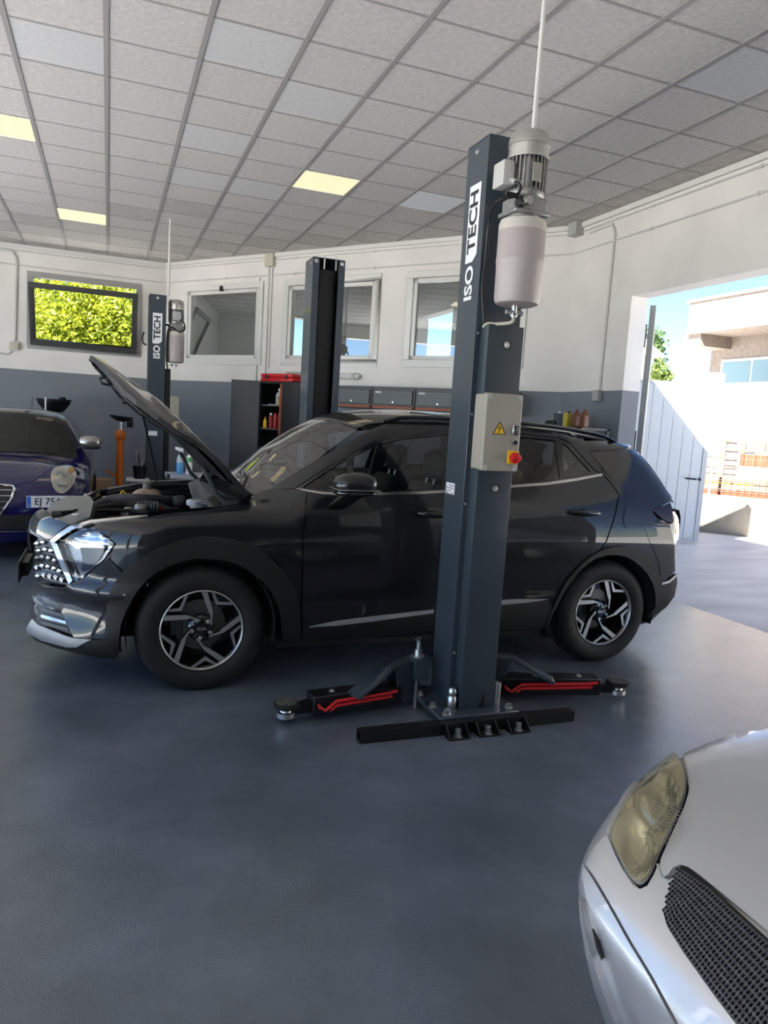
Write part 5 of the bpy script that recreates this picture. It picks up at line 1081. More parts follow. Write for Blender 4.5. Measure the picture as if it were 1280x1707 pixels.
# wheels
def wheel(parent, cx, cy, face, R=WR, rim=0.228, dark=None, width=0.215):
    """cy = outer face of the tyre; face = -1 when it looks to -y."""
    f = face; W = MB()
    prof = [(rim-0.006, 0.030), (rim+0.004, 0.012), (rim+0.012, 0.004), (R-0.055, -0.006), (R-0.028, 0.004), (R-0.010, 0.018), (R-0.002, 0.034), (R, 0.05), (R, width-0.05), (R-0.010, width-0.018), (R-0.05, width+0.004), (rim, width-0.01)]
    W.lathe(prof, (cx, cy, R-0.001), (0, -f, 0), 72, cap=False); wo = W.build('wheel', MT['rubber'], parent, label='black tyre on a dark rim with silver faced spokes')
    tr = MB()
    for k in range(64):
        a = 2*PI*k/64
        for off_, y_ in ((0, 0.07), (0.5, width*0.5), (0, width-0.07)):
            aa = a + off_*2*PI/64; tr.obox((cx+math.cos(aa)*(R+0.000), cy-f*y_, R-0.001+math.sin(aa)*R), (0.007, 0.045, 0.021), rot=Matrix.Rotation(-aa, 3, 'Y') )
    stuff(tr.build('tyre_tread', MT['rubber'], wo, smooth=0))
    rb = MB(); rb.lathe([(rim, 0.012), (rim+0.002, 0.022), (rim-0.012, 0.034), (rim-0.022, 0.10), (rim-0.04, 0.17), (0.0, 0.175)], (cx, cy, R-0.001), (0, -f, 0), 60, cap=False); rb.build('rim_barrel', MT['blackgloss'], wo)
    MB().lathe([(rim+0.001, 0.010), (rim-0.004, 0.006), (rim-0.010, 0.011), (rim-0.012, 0.02)], (cx, cy, R-0.001), (0, -f, 0), 60, cap=False).build('rim_edge', spokem, wo)
    MB().lathe([(0.0, 0.135), (0.135, 0.135), (0.145, 0.137), (0.145, 0.150)], (cx, cy, R-0.001), (0, -f, 0), 40, cap=False).build('brake_disc', mat('brake disc', (0.16, 0.155, 0.15), 0.45, 0.7), wo)
    MB().obox((cx-0.135, cy-f*0.125, R+0.02), (0.06, 0.05, 0.14)).build('brake_caliper', MT['darkgrey'], wo, bevel=0.01)
    hubp = MB().lathe([(0.0, 0.036), (0.030, 0.036), (0.032, 0.040), (0.062, 0.046), (0.074, 0.056), (0.076, 0.10)], (cx, cy, R-0.001), (0, -f, 0), 30, cap=False).build('hub', MT['blackgloss'], wo)
    S = rim*1.0
    o = (cx, cy-f*0.0, R-0.001)
    ex = (1, 0, 0) if f < 0 else (-1, 0, 0)
    blade = [(-.035, .945), (.105, .94), (.25, .47), (.235, .11), (.205, .11), (.195, .36), (.135, .48)]
    chev = [(.205, .925), (.262, .915), (.375, .69), (.69, .665), (.70, .645), (.735, .60), (.315, .615)]
    for k in range(5):
        a = -2*PI*k/5; ca, sa = math.cos(a), math.sin(a)
        rt = lambda P: [((x*ca - y*sa)*S, (x*sa + y*ca)*S) for x, y in P]
        for nm, pol, d0, th in (('spoke', blade, 0.022, 0.028), ('spoke_branch', chev, 0.022, 0.024)):
            P = rt(pol); n_ = (0, f, 0); en = (0, -f, 0)
            mb = MB(); mb.cur = 1
            big = [(x*1.0, y) for x, y in P]
            c = np.mean(P, 0); inner = [tuple(c + (np.array(p)-c)*1.0) for p in P]
            mb.prism([tuple(c + (np.array(p)-c)*1.14) for p in P], ((cx, cy-f*(d0+0.003), R-0.001), ex, (0, 0, 1), (0, -f, 0)), th)
            mb.cur = 0
            mb.prism(P, ((cx, cy-f*d0, R-0.001), ex, (0, 0, 1), (0, -f, 0)), 0.004)
            mb.build(nm, [spokem, MT['blackgloss']], wo, smooth=0)
        b = a + PI/2 + 0.5
        bolt(MB(), (cx + (-f)*0 + math.cos(b)*0.053, cy-f*0.052, R-0.001+math.sin(b)*0.053), 0.009, 0.012, (0, f, 0)).build('wheel_nut', MT['steel'], wo, smooth=30)
    if f < 0: text_obj('lettering', 'KIA', 0.022, ((cx, cy-f*0.0355, R-0.001), (1, 0, 0), (0, 0, 1), (0, -1, 0)), MT['steel'], wo, bold=0.0008, sx=1.5, h=0.0005)
    return wo
spokem = mat('machined silver spoke', (0.50, 0.49, 0.48), 0.35, 0.85)
w1 = wheel(suv, WX[0], WYO, -1); wheel(suv, WX[1], WYO, -1); 
for wx in WX:
    m_ = MB(); R = WR; c_ = 2*YC-WYO
    m_.lathe([(0.1, 0.06), (0.222, 0.03), (0.24, 0.004), (R-0.055, -0.006), (R-0.010, 0.018), (R, 0.05), (R, 0.165), (R-0.010, 0.197), (R-0.05, 0.219), (0.2, 0.2), (0.05, 0.2)], (wx, c_, R-0.001), (0, -1, 0), 56, cap=True); m_.build('wheel', MT['rubber'], suv)
# wheel housings, floor pan
for wx in WX:
    for s in (-1, 1):
        mb = MB(); rows = []
        for k in range(25): a = -0.25 + (PI+0.5)*k/24; rows.append([(wx+math.cos(a)*r, YC+s*y, 0.36+math.sin(a)*r) for r, y in ((0.405, 0.905), (0.400, 0.60), (0.05, 0.58))])
        mb.grid(rows); mb.build('wheel_housing', gapm, suv)
MB().box((0.95, YC-0.80, 0.20), (2.75, YC+0.80, 0.25)).box((-0.1, YC-0.5, 0.22), (4.0, YC+0.5, 0.27)).build('floor_pan', gapm, suv, smooth=0)
MB().box((2.78, YC-0.82, 0.17), (2.86, YC-0.66, 0.30)).build('mud_flap', MT['black'], suv, bevel=0.004)

# cabin
cab = MB().hexa([(0.80, YC-0.78, 0.98), (1.16, YC-0.78, 0.95), (1.16, YC+0.78, 0.95), (0.80, YC+0.78, 0.98), (0.82, YC-0.76, 1.07), (1.10, YC-0.74, 1.08), (1.10, YC+0.74, 1.08), (0.82, YC+0.76, 1.07)]).build('dashboard', trimd, suv, bevel=0.03)
MB().lathe([(0.172, -0.014), (0.186, -0.010), (0.186, 0.010), (0.172, 0.014), (0.160, 0.0)], (1.30, YC-0.37, 1.04), (0.88, 0, -0.47), 28, cap=False).build('steering_wheel', MT['black'], suv)
def seat(x, y):
    s = MB().hexa([(x-0.28, y-0.25, 0.50), (x+0.24, y-0.25, 0.46), (x+0.24, y+0.25, 0.46), (x-0.28, y+0.25, 0.50), (x-0.28, y-0.25, 0.66), (x+0.22, y-0.25, 0.60), (x+0.22, y+0.25, 0.60), (x-0.28, y+0.25, 0.66)]).build('seat', seatm, suv, bevel=0.05, seg=3)
    MB().hexa([(x+0.14, y-0.25, 0.56), (x+0.28, y-0.24, 0.56), (x+0.28, y+0.24, 0.56), (x+0.14, y+0.25, 0.56), (x+0.33, y-0.20, 1.17), (x+0.43, y-0.20, 1.15), (x+0.43, y+0.20, 1.15), (x+0.33, y+0.20, 1.17)]).build('backrest', seatm, s, bevel=0.045, seg=3)
    superell((x+0.43, y, 1.29), (0.055, 0.135, 0.100), 3.2, shear=0.2).build('headrest', seatm, s)
    for d in (-0.06, 0.06): MB().tube([(x+0.385, y+d, 1.12), (x+0.41, y+d, 1.22)], 0.007, 6).build('headrest_post', MT['steel'], s)
qn = ony(727, 752, YC-0.36); seat(qn[0]-0.43, YC-0.36); seat(qn[0]-0.43, YC+0.36)
rs = MB().hexa([(2.55, YC-0.66, 0.50), (3.05, YC-0.66, 0.48), (3.05, YC+0.66, 0.48), (2.55, YC+0.66, 0.50), (2.55, YC-0.66, 0.68), (3.05, YC-0.66, 0.62), (3.05, YC+0.66, 0.62), (2.55, YC+0.66, 0.68)]).build('rear_seat', seatm, suv, bevel=0.05, seg=3)
MB().hexa([(2.98, YC-0.64, 0.60), (3.12, YC-0.64, 0.60), (3.12, YC+0.64, 0.60), (2.98, YC+0.64, 0.60), (3.16, YC-0.58, 1.16), (3.26, YC-0.58, 1.14), (3.26, YC+0.58, 1.14), (3.16, YC+0.58, 1.16)]).build('backrest', seatm, rs, bevel=0.05, seg=3)
for d in (-0.38, 0.0, 0.38): superell((3.22, YC+d, 1.22), (0.05, 0.13, 0.08), 3.2).build('headrest', seatm, rs)
MB().box((1.05, YC-0.76, 0.55), (3.2, YC-0.735, 1.06)).box((1.05, YC+0.735, 0.55), (3.2, YC+0.76, 1.06)).build('door_trim', trimd, suv, smooth=0)
for s in (-1, 1): MB().hexa([(1.98, YC+s*0.73, 1.0), (2.08, YC+s*0.73, 1.0), (2.08, YC+s*0.80, 1.0), (1.98, YC+s*0.80, 1.0), (2.03, YC+s*0.53, 1.55), (2.13, YC+s*0.53, 1.55), (2.13, YC+s*0.585, 1.55), (2.03, YC+s*0.585, 1.55)]).build('pillar_trim', trimd, suv, bevel=0.01)
MB().obox((1.33, YC, 1.47), (0.03, 0.22, 0.06)).build('rear_view_mirror', MT['black'], suv, bevel=0.012)
headl = mat('pale headlining', (0.30, 0.29, 0.27), 0.9)
panel('headlining', headl, suv, sym([(1.45, 0.0), (1.5, 0.5), (2.2, 0.54), (3.2, 0.50), (3.5, 0.45), (3.55, 0.0)]), f_, rays=fr_top, rng=(1.0, 2.3), edge=0.1, step=0.15, lift=-0.05, thick=0.0)
tag(superell((3.02, YC+0.25, 1.20), (0.10, 0.12, 0.06), 2.2).build('cap', mat('bright yellow cloth', (0.62, 0.66, 0.02), 0.7), loc=(3.02, YC+0.25, 1.14)), 'bright yellow cap seen through the rear side window of the dark car', 'cap')

# engine bay
EB0, EB1 = -0.26, 0.74
bay = MB(); HW = 0.735
plan = [(-0.24, 0.34), (-0.13, 0.56), (0.02, 0.67), (0.25, HW), (EB1, HW)]; loop = [(x, YC-l) for x, l in plan] + [(x, YC+l) for x, l in plan[::-1]]; n_ = len(loop)
wz = lambda x: 0.84 + 0.18*(x+0.25)/1.0
bay.add([(x, y, 0.5) for x, y in loop] + [(x, y, wz(x)) for x, y in loop], [tuple(range(n_))] + [(i, (i+1) % n_, n_+(i+1) % n_, n_+i) for i in range(n_)])
bay.build('engine_bay', MT['black'], suv, smooth=0, fix=False)
rubb = MT['rubber']
for s in (-1, 1):
    pts = [(x, YC+s*l) for x, l in ((-0.30, 0.60), (-0.18, 0.70), (0.0, 0.755), (0.3, 0.79), (0.55, 0.80), (0.72, 0.79))]
    Z = march(f_, np.array([(x, y, 2.2) for x, y in pts]), np.repeat([[0., 0, -1]], len(pts), 0), 0.6, 1.8)[:, 2]
    mb = MB(); rows = []
    for (x, y), z in zip(pts, Z): rows.append([(x, y+s*0.02, z-0.006), (x, y-s*0.01, z-0.012), (x, y-s*0.015, z-0.04), (x, y-s*0.05, z-0.05), (x, y-s*0.055, z-0.20)])
    mb.grid(rows); mb.build('fender_flange', body_paint, suv, smooth=30)
    MB().tube([(x, y-s*0.035, z-0.038) for (x, y), z in zip(pts, Z)], 0.010, 6).build('bonnet_seal', rubb, suv)
coverm = mat('grey radiator cover', (0.155, 0.16, 0.155), 0.45, noise=(40, 0.1))
f_low = lambda P: f_(P + np.array([0, 0, 0.035]))
panel('radiator_cover', coverm, suv, [(73, 858), (80, 847), (92, 836), (116, 826), (150, 827), (156, 836), (150, 861), (114, 875), (90, 870)], f_low, edge=5, step=8, thick=0.05)
panel('radiator_cover_edge', MT['darkgrey'], suv, [(72, 857), (90, 870), (114, 875.5), (150, 861.5), (150, 864), (115, 879), (88, 874), (72, 860)], f_low, edge=4, step=8, lift=0.004, thick=0.05)
def at(px, py, z): return onz(px, py, z)
E1 = lambda n, mb, m, **k: mb.build(n, m, suv, **k)
for px in ((147, 850),): 
    c = at(150, 862, 0.925); d = at(143, 826, 0.935); E1('cross_brace', MB().tube([tuple(c), tuple(d)], 0.016, 6), mat('galvanised brace', (0.34, 0.35, 0.35), 0.4, 0.7))
c = at(113, 857, 0.975); E1('latch_lever', MB().tube([at(88, 858, 0.955), at(100, 857, 0.96), at(120, 853, 0.965), at(128, 850, 0.965)], [0.02, 0.018, 0.01, 0.008], 8), MT['black'])
c = at(125, 857.5, 0.955); E1('label', MB().obox(c, (0.035, 0.05, 0.003)), MT['white'], smooth=0)
c = at(178, 835, 0.88); wb = MB().lathe([(0.045, -0.20), (0.045, -0.04), (0.038, -0.03)], c, (0, 0, 1), 18).build('washer_bottle', mat('washer bottle', (0.10, 0.09, 0.08), 0.4), suv); MB().lathe([(0.048, -0.03), (0.050, 0.0), (0.046, 0.012), (0.0, 0.016)], c, (0, 0, 1), 20, cap=False).build('cap', mat('blue cap', (0.10, 0.28, 0.62), 0.4), wb)
c = at(246, 838, 0.90); tk = superell((c[0], c[1], 0.915), (0.115, 0.10, 0.085), 2.4).build('expansion_tank', mat('stained coolant tank', (0.42, 0.30, 0.21), 0.45, noise=(14, 0.35)), suv)
MB().lathe([(0.032, 0.07), (0.034, 0.10), (0.034, 0.118), (0.028, 0.122)], (c[0], c[1], 0.915), (0, 0, 1), 16).build('cap', mat('dark cap', (0.10, 0.095, 0.09), 0.5), tk)
eng = MB().obox((0.22, YC+0.05, 0.76), (0.52, 0.62, 0.24)).build('engine_cover', mat('dark engine cover', (0.018, 0.018, 0.019), 0.5), suv, bevel=0.04, seg=3)
for k in range(5): MB().obox((0.05+k*0.085, YC-0.02, 0.86), (0.03, 0.5, 0.02)).build('cover_rib', trimd, eng, bevel=0.005, seg=1)
E1('air_box', MB().obox((0.45, YC-0.42, 0.82), (0.34, 0.34, 0.18)), MT['black'], bevel=0.03)
greyp = mat('grey engine plastic', (0.035, 0.036, 0.038), 0.5)
E1('battery', MB().obox((0.02, YC-0.45, 0.80), (0.24, 0.28, 0.18)), greyp, bevel=0.015)
E1('fuse_box', MB().obox((0.30, YC-0.58, 0.86), (0.26, 0.16, 0.12)), greyp, bevel=0.015)
E1('intake_pipe', MB().tube(spline([(-0.12, YC+0.05, 0.88), (0.02, YC+0.1, 0.95), (0.2, YC+0.02, 0.97), (0.42, YC+0.1, 0.95)], 5, False), 0.032, 12), mat('ribbed grey hose', (0.05, 0.05, 0.052), 0.55))
for k, (x_, y_) in enumerate(((-0.14, -0.42), (-0.05, -0.30), (0.12, -0.28), (0.20, 0.30), (0.40, 0.30), (0.02, 0.42), (0.48, -0.28))):
    E1('bracket', MB().obox((x_, YC+y_, 0.895+0.012*(k % 3)), (0.09, 0.05, 0.03), 0.5*k), (MT['alu_cast'], greyp, MT['steel'])[k % 3], bevel=0.006)
E1('dipstick', MB().tube([(0.10, YC+0.32, 0.80), (0.10, YC+0.32, 0.95)], 0.008, 6).tube(spline([(0.075, YC+0.32, 0.95), (0.10, YC+0.32, 0.985), (0.125, YC+0.32, 0.95)], 4, False), 0.006, 6), MT['yellow'])
E1('air_duct', MB().tube(spline([(0.40, YC-0.30, 0.88), (0.28, YC-0.12, 0.93), (0.12, YC-0.02, 0.92), (-0.05, YC-0.12, 0.90), (-0.15, YC-0.25, 0.90)], 5, False), 0.045, 12), rubb)
for pts, r in (([(0.55, YC-0.6, 0.93), (0.40, YC-0.52, 0.96), (0.22, YC-0.56, 0.95), (0.05, YC-0.5, 0.90)], 0.014), ([(0.5, YC+0.1, 0.92), (0.3, YC+0.2, 0.96), (0.1, YC+0.05, 0.93), (-0.1, YC+0.15, 0.88)], 0.018), ([(0.6, YC+0.4, 0.95), (0.35, YC+0.35, 0.97), (0.15, YC+0.45, 0.93), (-0.1, YC+0.4, 0.86)], 0.015), ([(-0.18, YC-0.1, 0.86), (-0.05, YC-0.3, 0.93), (0.15, YC-0.35, 0.94), (0.35, YC-0.5, 0.92)], 0.012), ([(-0.2, YC+0.3, 0.86), (0.0, YC+0.2, 0.92), (0.2, YC+0.3, 0.94)], 0.013)):
    E1('hose', MB().tube(spline(pts, 6, False), r, 8), rubb)
mb = MB()
for k in range(7): mb.lathe([(0.030, 0), (0.036, 0.01), (0.030, 0.02)], (0.30-k*0.018, YC-0.22, 0.95), (-1, 0, 0), 14)
E1('bellows', mb, MT['darkgrey'])
for px, py, z, c_, s_ in ((263, 850, 0.93, 'red_plastic', 0.03), (235, 848, 0.94, 'alu_cast', 0.04), (214, 852, 0.92, 'steel', 0.03), (318, 838, 0.97, 'white', 0.028), (330, 842, 0.96, 'grey_plastic', 0.05), (300, 836, 0.95, 'darkgrey', 0.05), (200, 850, 0.90, 'darkgrey', 0.05)):
    c = at(px, py, z); superell((c[0], c[1], c[2]), (s_, s_, s_*0.8), 3.0).build('engine_fitting', MT[c_], suv)
# cowl, bulkhead and hinges
cowlm = mat('grey bulkhead panel', (0.115, 0.12, 0.125), 0.5, noise=(20, 0.15))
E1('cowl', MB().hexa([(0.56, YC-0.62, 0.90), (0.80, YC-0.66, 1.0), (0.80, YC+0.66, 1.0), (0.56, YC+0.62, 0.90), (0.58, YC-0.62, 1.00), (0.80, YC-0.66, 1.075), (0.80, YC+0.66, 1.075), (0.58, YC+0.62, 1.00)]), MT['black'], bevel=0.015)
p = [at(332, 797, 1.08), at(385, 832, 1.03), at(386, 850, 0.98), at(322, 838, 0.98), at(313, 806, 1.04)]
mb = MB(); n = Vector((0.25, 0.9, 0.1)).normalized(); mb.add([tuple(q) for q in p] + [tuple(np.array(q)+np.array(n)*0.02) for q in p], [(0, 1, 2, 3, 4), (9, 8, 7, 6, 5)] + [(i, (i+1) % 5, 5+(i+1) % 5, 5+i) for i in range(5)])
E1('bulkhead_panel', mb, cowlm, bevel=0.006)
for s in (-1, 1):
    hx = MB(); hx.tube([(0.66, YC+s*0.71, 1.02), (0.58, YC+s*0.71, 1.09), (0.54, YC+s*0.71, 1.17), (0.50, YC+s*0.70, 1.24)], 0.014, 6); hx.obox((0.68, YC+s*0.71, 1.03), (0.12, 0.03, 0.05)); E1('bonnet_hinge', hx, MT['darkgrey'])
E1('wiper_arm', MB().tube([(0.76, YC-0.5, 1.10), (0.82, YC-0.3, 1.155), (0.85, YC+0.1, 1.175)], 0.010, 6), MT['black'])
for px, py, z, s in ((372, 783, 1.13, 0.04), (385, 797, 1.10, 0.035), (400, 800, 1.09, 0.03), (355, 792, 1.08, 0.04), (345, 800, 1.07, 0.035), (410, 815, 1.06, 0.03)):
    c = at(px, py, z); superell(tuple(c), (s, s*1.2, s), 2.6).build('engine_fitting', MT['black'], suv)
for pts in ([(352, 790, 1.10), (368, 776, 1.16), (390, 790, 1.12), (408, 812, 1.06)], [(380, 800, 1.08), (396, 790, 1.12), (412, 806, 1.08)], [(335, 800, 1.08), (350, 782, 1.14), (372, 790, 1.12)]):
    E1('hose', MB().tube(spline([tuple(at(*q)) for q in pts], 5, False), 0.012, 8), rubb)

# bonnet, propped open
HA = math.radians(HOOD_DEG); hx, hz = 0.76, 1.12
ca, sa = math.cos(HA), math.sin(HA)
Rh = np.array([[ca, 0, sa], [0, 1, 0], [-sa, 0, ca]]); pv = np.array([hx, 0, hz])
xfh = (Rh, pv - Rh @ pv)
half = [(-0.36, 0.0), (-0.34, 0.2), (-0.265, 0.42), (-0.175, 0.58), (-0.085, 0.70), (0.0, 0.762), (0.13, 0.80), (0.35, 0.82), (0.60, 0.822), (0.76, 0.818), (0.80, 0.77), (0.775, 0.4), (0.75, 0.0)]
f_bon = lambda P: f_suv(P, 0.020)
bon = panel('bonnet', body_paint, suv, sym(half), f_bon, rays=fr_top, rng=(1.0, 2.6), edge=0.04, step=0.06, thick=0.030, xf=xfh, edge_mat=clad)
inner = [(-0.335, 0.0), (-0.315, 0.2), (-0.245, 0.40), (-0.155, 0.56), (-0.07, 0.67), (0.02, 0.735), (0.13, 0.77), (0.35, 0.79), (0.60, 0.792), (0.73, 0.785), (0.76, 0.72), (0.735, 0.4), (0.71, 0.0)]
def ribs(ab, P):
    x, l = P[:, 0], np.abs(P[:, 1]-YC); d = np.zeros(len(x))
    for cx_, cl, rx, rl in ((0.10, 0.45, 0.20, 0.17), (0.42, 0.28, 0.16, 0.20), (0.05, 0.0, 0.22, 0.18), (0.50, 0.60, 0.13, 0.12)):
        q = ((x-cx_)/rx)**4 + ((l-cl)/rl)**4; d += 0.022/(1+q**3)
    d += -0.03*np.exp(-((x-0.55)/0.10)**2-((l-0.45)/0.16)**2)
    return d
innerpaint = mat('bonnet inner skin', (0.008, 0.009, 0.010), 0.42, 0.0, coat=0.35, coat_rough=0.15)
def flipx(xf): return xf
ip = panel('bonnet_inner', innerpaint, suv, sym(inner), f_bon, rays=fr_top, rng=(1.0, 2.6), edge=0.035, step=0.035, lift=-0.050, thick=0.0, xf=xfh, shape=ribs)
def hp(x, l, d=0.0):     # point on the raised bonnet, d above its closed surface
    z = march(f_bon, np.array([[x, YC+l, 2.2]]), np.array([[0., 0, -1]]), 0.6, 1.9)[0][2] + d; return tuple(Rh @ np.array([x, YC+l, z]) + xfh[1])
MB().tube([hp(-0.20, -0.35, -0.05), hp(-0.21, -0.35, -0.095), hp(-0.18, -0.35, -0.11), hp(-0.155, -0.35, -0.095), hp(-0.155, -0.35, -0.05)], 0.007, 8).build('bonnet_striker', MT['black'], suv)
for l in (-0.66, 0.66, -0.35, 0.35): MB().tube([hp(-0.02-0.16*(abs(l)<0.5), l, -0.03), hp(-0.02-0.16*(abs(l)<0.5), l, -0.075)], [0.020, 0.014], 10).build('rubber_buffer', MT['black'], suv)
MB().tube(spline([hp(-0.13, -0.56, -0.05), hp(-0.02, -0.70, -0.05), hp(0.13, -0.755, -0.05), hp(0.4, -0.775, -0.05)], 4, False), 0.010, 6).build('bonnet_seal', rubb, suv)
t0 = hp(0.09, 0.62, -0.045); MB().tube([tuple(at(263, 803, 0.99)), t0], 0.0075, 8).build('bonnet_stay', MT['black'], suv)
MB().obox(t0, (0.03, 0.03, 0.05)).build('stay_clip', mat('yellow clip', (0.55, 0.45, 0.05), 0.5), suv, bevel=0.005)
# ---------------------------------------------------------------- wrapped car bodies
def wrap(name, m, parent, f, lo, hi, p0, p1, n=26, inset=0.0, skip=None, smooth=50):
    """Closed skin of the body f=0: rays from a gridded box towards an inner axis."""
    lo, hi, p0, p1 = [np.asarray(q, float) for q in (lo, hi, p0, p1)]; vs = []; fs = []
    for ax in range(3):
        u, v = (ax+1) % 3, (ax+2) % 3; L = hi-lo; nu = max(6, int(n*L[u]/L.max())); nv = max(6, int(n*L[v]/L.max()))
        for side in (0, 1):
            b = len(vs)
            for i in range(nu+1):
                for j in range(nv+1):
                    p = np.zeros(3); p[ax] = (lo, hi)[side][ax]; p[u] = lo[u]+L[u]*i/nu; p[v] = lo[v]+L[v]*j/nv; vs.append(p)
            for i in range(nu):
                for j in range(nv):
                    q = (b+i*(nv+1)+j, b+(i+1)*(nv+1)+j, b+(i+1)*(nv+1)+j+1, b+i*(nv+1)+j+1); fs.append(q if side else q[::-1])
    V = np.array(vs); a = p1-p0; t = np.clip(((V-p0) @ a)/(a @ a), 0, 1); T = p0 + t[:, None]*a; D = T-V; ln = np.linalg.norm(D, axis=1, keepdims=True); D = D/ln
    P = march(f, V, D, 0.0, float(ln.max()), 160); bad = np.isnan(P[:, 0]); P[bad] = V[bad]; N = grad(f, P); P = P - N*inset
    mb = MB(); mb.add([tuple(p) for p in P], [q for q in fs if not any(bad[i] for i in q) and not (skip and skip(P[list(q)].mean(0)))])
    return mb.build(name, m, parent, smooth=smooth, fix=False)

# ---------------------------------------------------------------- the blue hatchback
XM, YM = -1.03, 7.62
mw = curve([.10, .25, .4, .6, .75, .9, .98, 1.06, 1.2, 1.35, 1.45, 1.6], [.74, .81, .85, .862, .86, .845, .81, .755, .68, .60, .53, .40])
mF = curve([.10, .20, .3, .45, .55, .64, .72, .78, .86, 1.0, 1.6], [.20, .07, .015, -.01, 0.0, .025, .09, .20, .42, .72, .9])
mR = curve([.10, .3, .5, .8, 1.0, 1.2, 1.4, 1.6], [3.9, 4.02, 4.05, 4.03, 3.95, 3.78, 3.6, 3.5])
mT = curve([-1, 0, .08, .25, .5, .8, 1.02, 1.10, 1.35, 1.62, 1.85, 2.2, 2.7, 3.3, 3.9, 4.5], [.60, .70, .755, .825, .885, .945, .975, 1.01, 1.225, 1.405, 1.445, 1.46, 1.45, 1.40, 1.33, 1.2])
def f_hatch(P):
    d, l, z = P[:, 1]-YM, np.abs(P[:, 0]-XM), P[:, 2]
    side = l - mw(z) + 0.07*np.clip((0.75-d)/0.75, 0, 1)**2 + 0.05*np.clip((d-3)/1, 0, 1)**2
    front = (mF(z) + 0.34*l**2.3 - d)*0.85; rear = (d - mR(z) + 0.3*l**2.4)*0.85
    dd = d - 0.22*l**2; hk = np.clip((1.4-d)/0.5, 0, 1)
    top = (z - mT(dd) + hk*0.115*(l/0.82)**3.0 + (1-hk)*0.06*(l/0.6)**2.5)*0.9
    bul = -0.035*np.exp(-((l-0.62)/0.13)**2)*np.clip((1.0-d)/0.4, 0, 1)*np.clip((d-0.05)/0.3, 0, 1)     # swollen wings
    f = smax(side, front, 0.22); f = smax(f, rear, 0.15); return smax(f, top + bul, 0.07) + 0.10*np.clip((0.25-z)/0.15, 0, 1)*0
blue = mat('deep blue car paint', (0.0015, 0.003, 0.062), 0.5, spec=0.12, coat=1.0, coat_rough=0.015)
hatch = thing('car', 'deep blue small hatchback with round headlamps standing behind the nose of the dark car', 'car', (XM, YM+2, 0))
hbm = wrap('body', blue, hatch, f_hatch, (XM-1.1, YM-0.4, 0.17), (XM+1.1, YM+4.4, 1.75), (XM, YM+0.75, 0.62), (XM, YM+3.3, 0.62), n=64)
def mpan(name, m, poly, **k): k.setdefault('edge', 4); k.setdefault('step', 7); k.setdefault('rng', (4, 12)); k.setdefault('lift', 0.004); k.setdefault('thick', 0.010); return panel(name, m, hatch, poly, f_hatch, **k)
mfr = frame_rays((0, YM-1.5, 0), (1, 0, 0), (0, 0, 1), (0, 1, 0)); mtop = frame_rays((0, 0, 3.0), (1, 0, 0), (0, 1, 0), (0, 0, -1))
def msym(h): return [(XM-x, y) for x, y in h[::-1] if x > 0] + [(XM+x, y) for x, y in h]
K = dict(rays=mtop, rng=(1.0, 2.6), edge=0.05, step=0.07)
mpan('bonnet', blue, msym([(0.0, YM+0.10), (0.20, YM+0.13), (0.36, YM+0.24), (0.44, YM+0.45), (0.62, YM+0.95), (0.66, YM+1.10), (0.5, YM+1.08), (0.25, YM+1.03), (0.0, YM+1.01)]), **K)
mpan('windscreen', glass_mat('blue car windscreen', (0.60, 0.66, 0.62), 0.05, body=0.25, body_col=(0.012, 0.0125, 0.012)), msym([(0.0, YM+1.07), (0.35, YM+1.10), (0.62, YM+1.20), (0.68, YM+1.25), (0.60, YM+1.5), (0.53, YM+1.80), (0.3, YM+1.73), (0.0, YM+1.70)]), rays=mtop, rng=(1.0, 2.6), edge=0.05, step=0.07, lift=0.006, thick=0.004)
mpan('windscreen_frame', MT['black'], msym([(0.0, YM+1.04), (0.36, YM+1.07), (0.64, YM+1.17), (0.72, YM+1.25), (0.64, YM+1.5), (0.565, YM+1.83), (0.3, YM+1.76), (0.0, YM+1.73)]), rays=mtop, rng=(1.0, 2.6), edge=0.05, step=0.07, lift=0.002, thick=0.004)
MB().tube([(XM-0.1, YM+1.02, 1.0), (XM+0.2, YM+1.04, 1.005), (XM+0.52, YM+1.13, 1.0)], 0.011, 6).build('wiper_arm', MT['black'], hatch)
Kf = dict(rays=mfr, rng=(0.9, 3.0), edge=0.03, step=0.03)
ring = spline([(86, 795), (91.5, 782.5), (107, 778.5), (121, 780), (125.5, 790), (121.5, 806), (110, 818.5), (99.5, 821.5), (89.5, 812.5)], 4)
def mx_(px, py):       # front view position of a pixel on the blue car
    q = march(f_hatch, *cam_rays([(px, py)]), 4, 12)[0]; return q
R3 = [mx_(*p) for p in ring]; cen = np.mean(R3, 0)
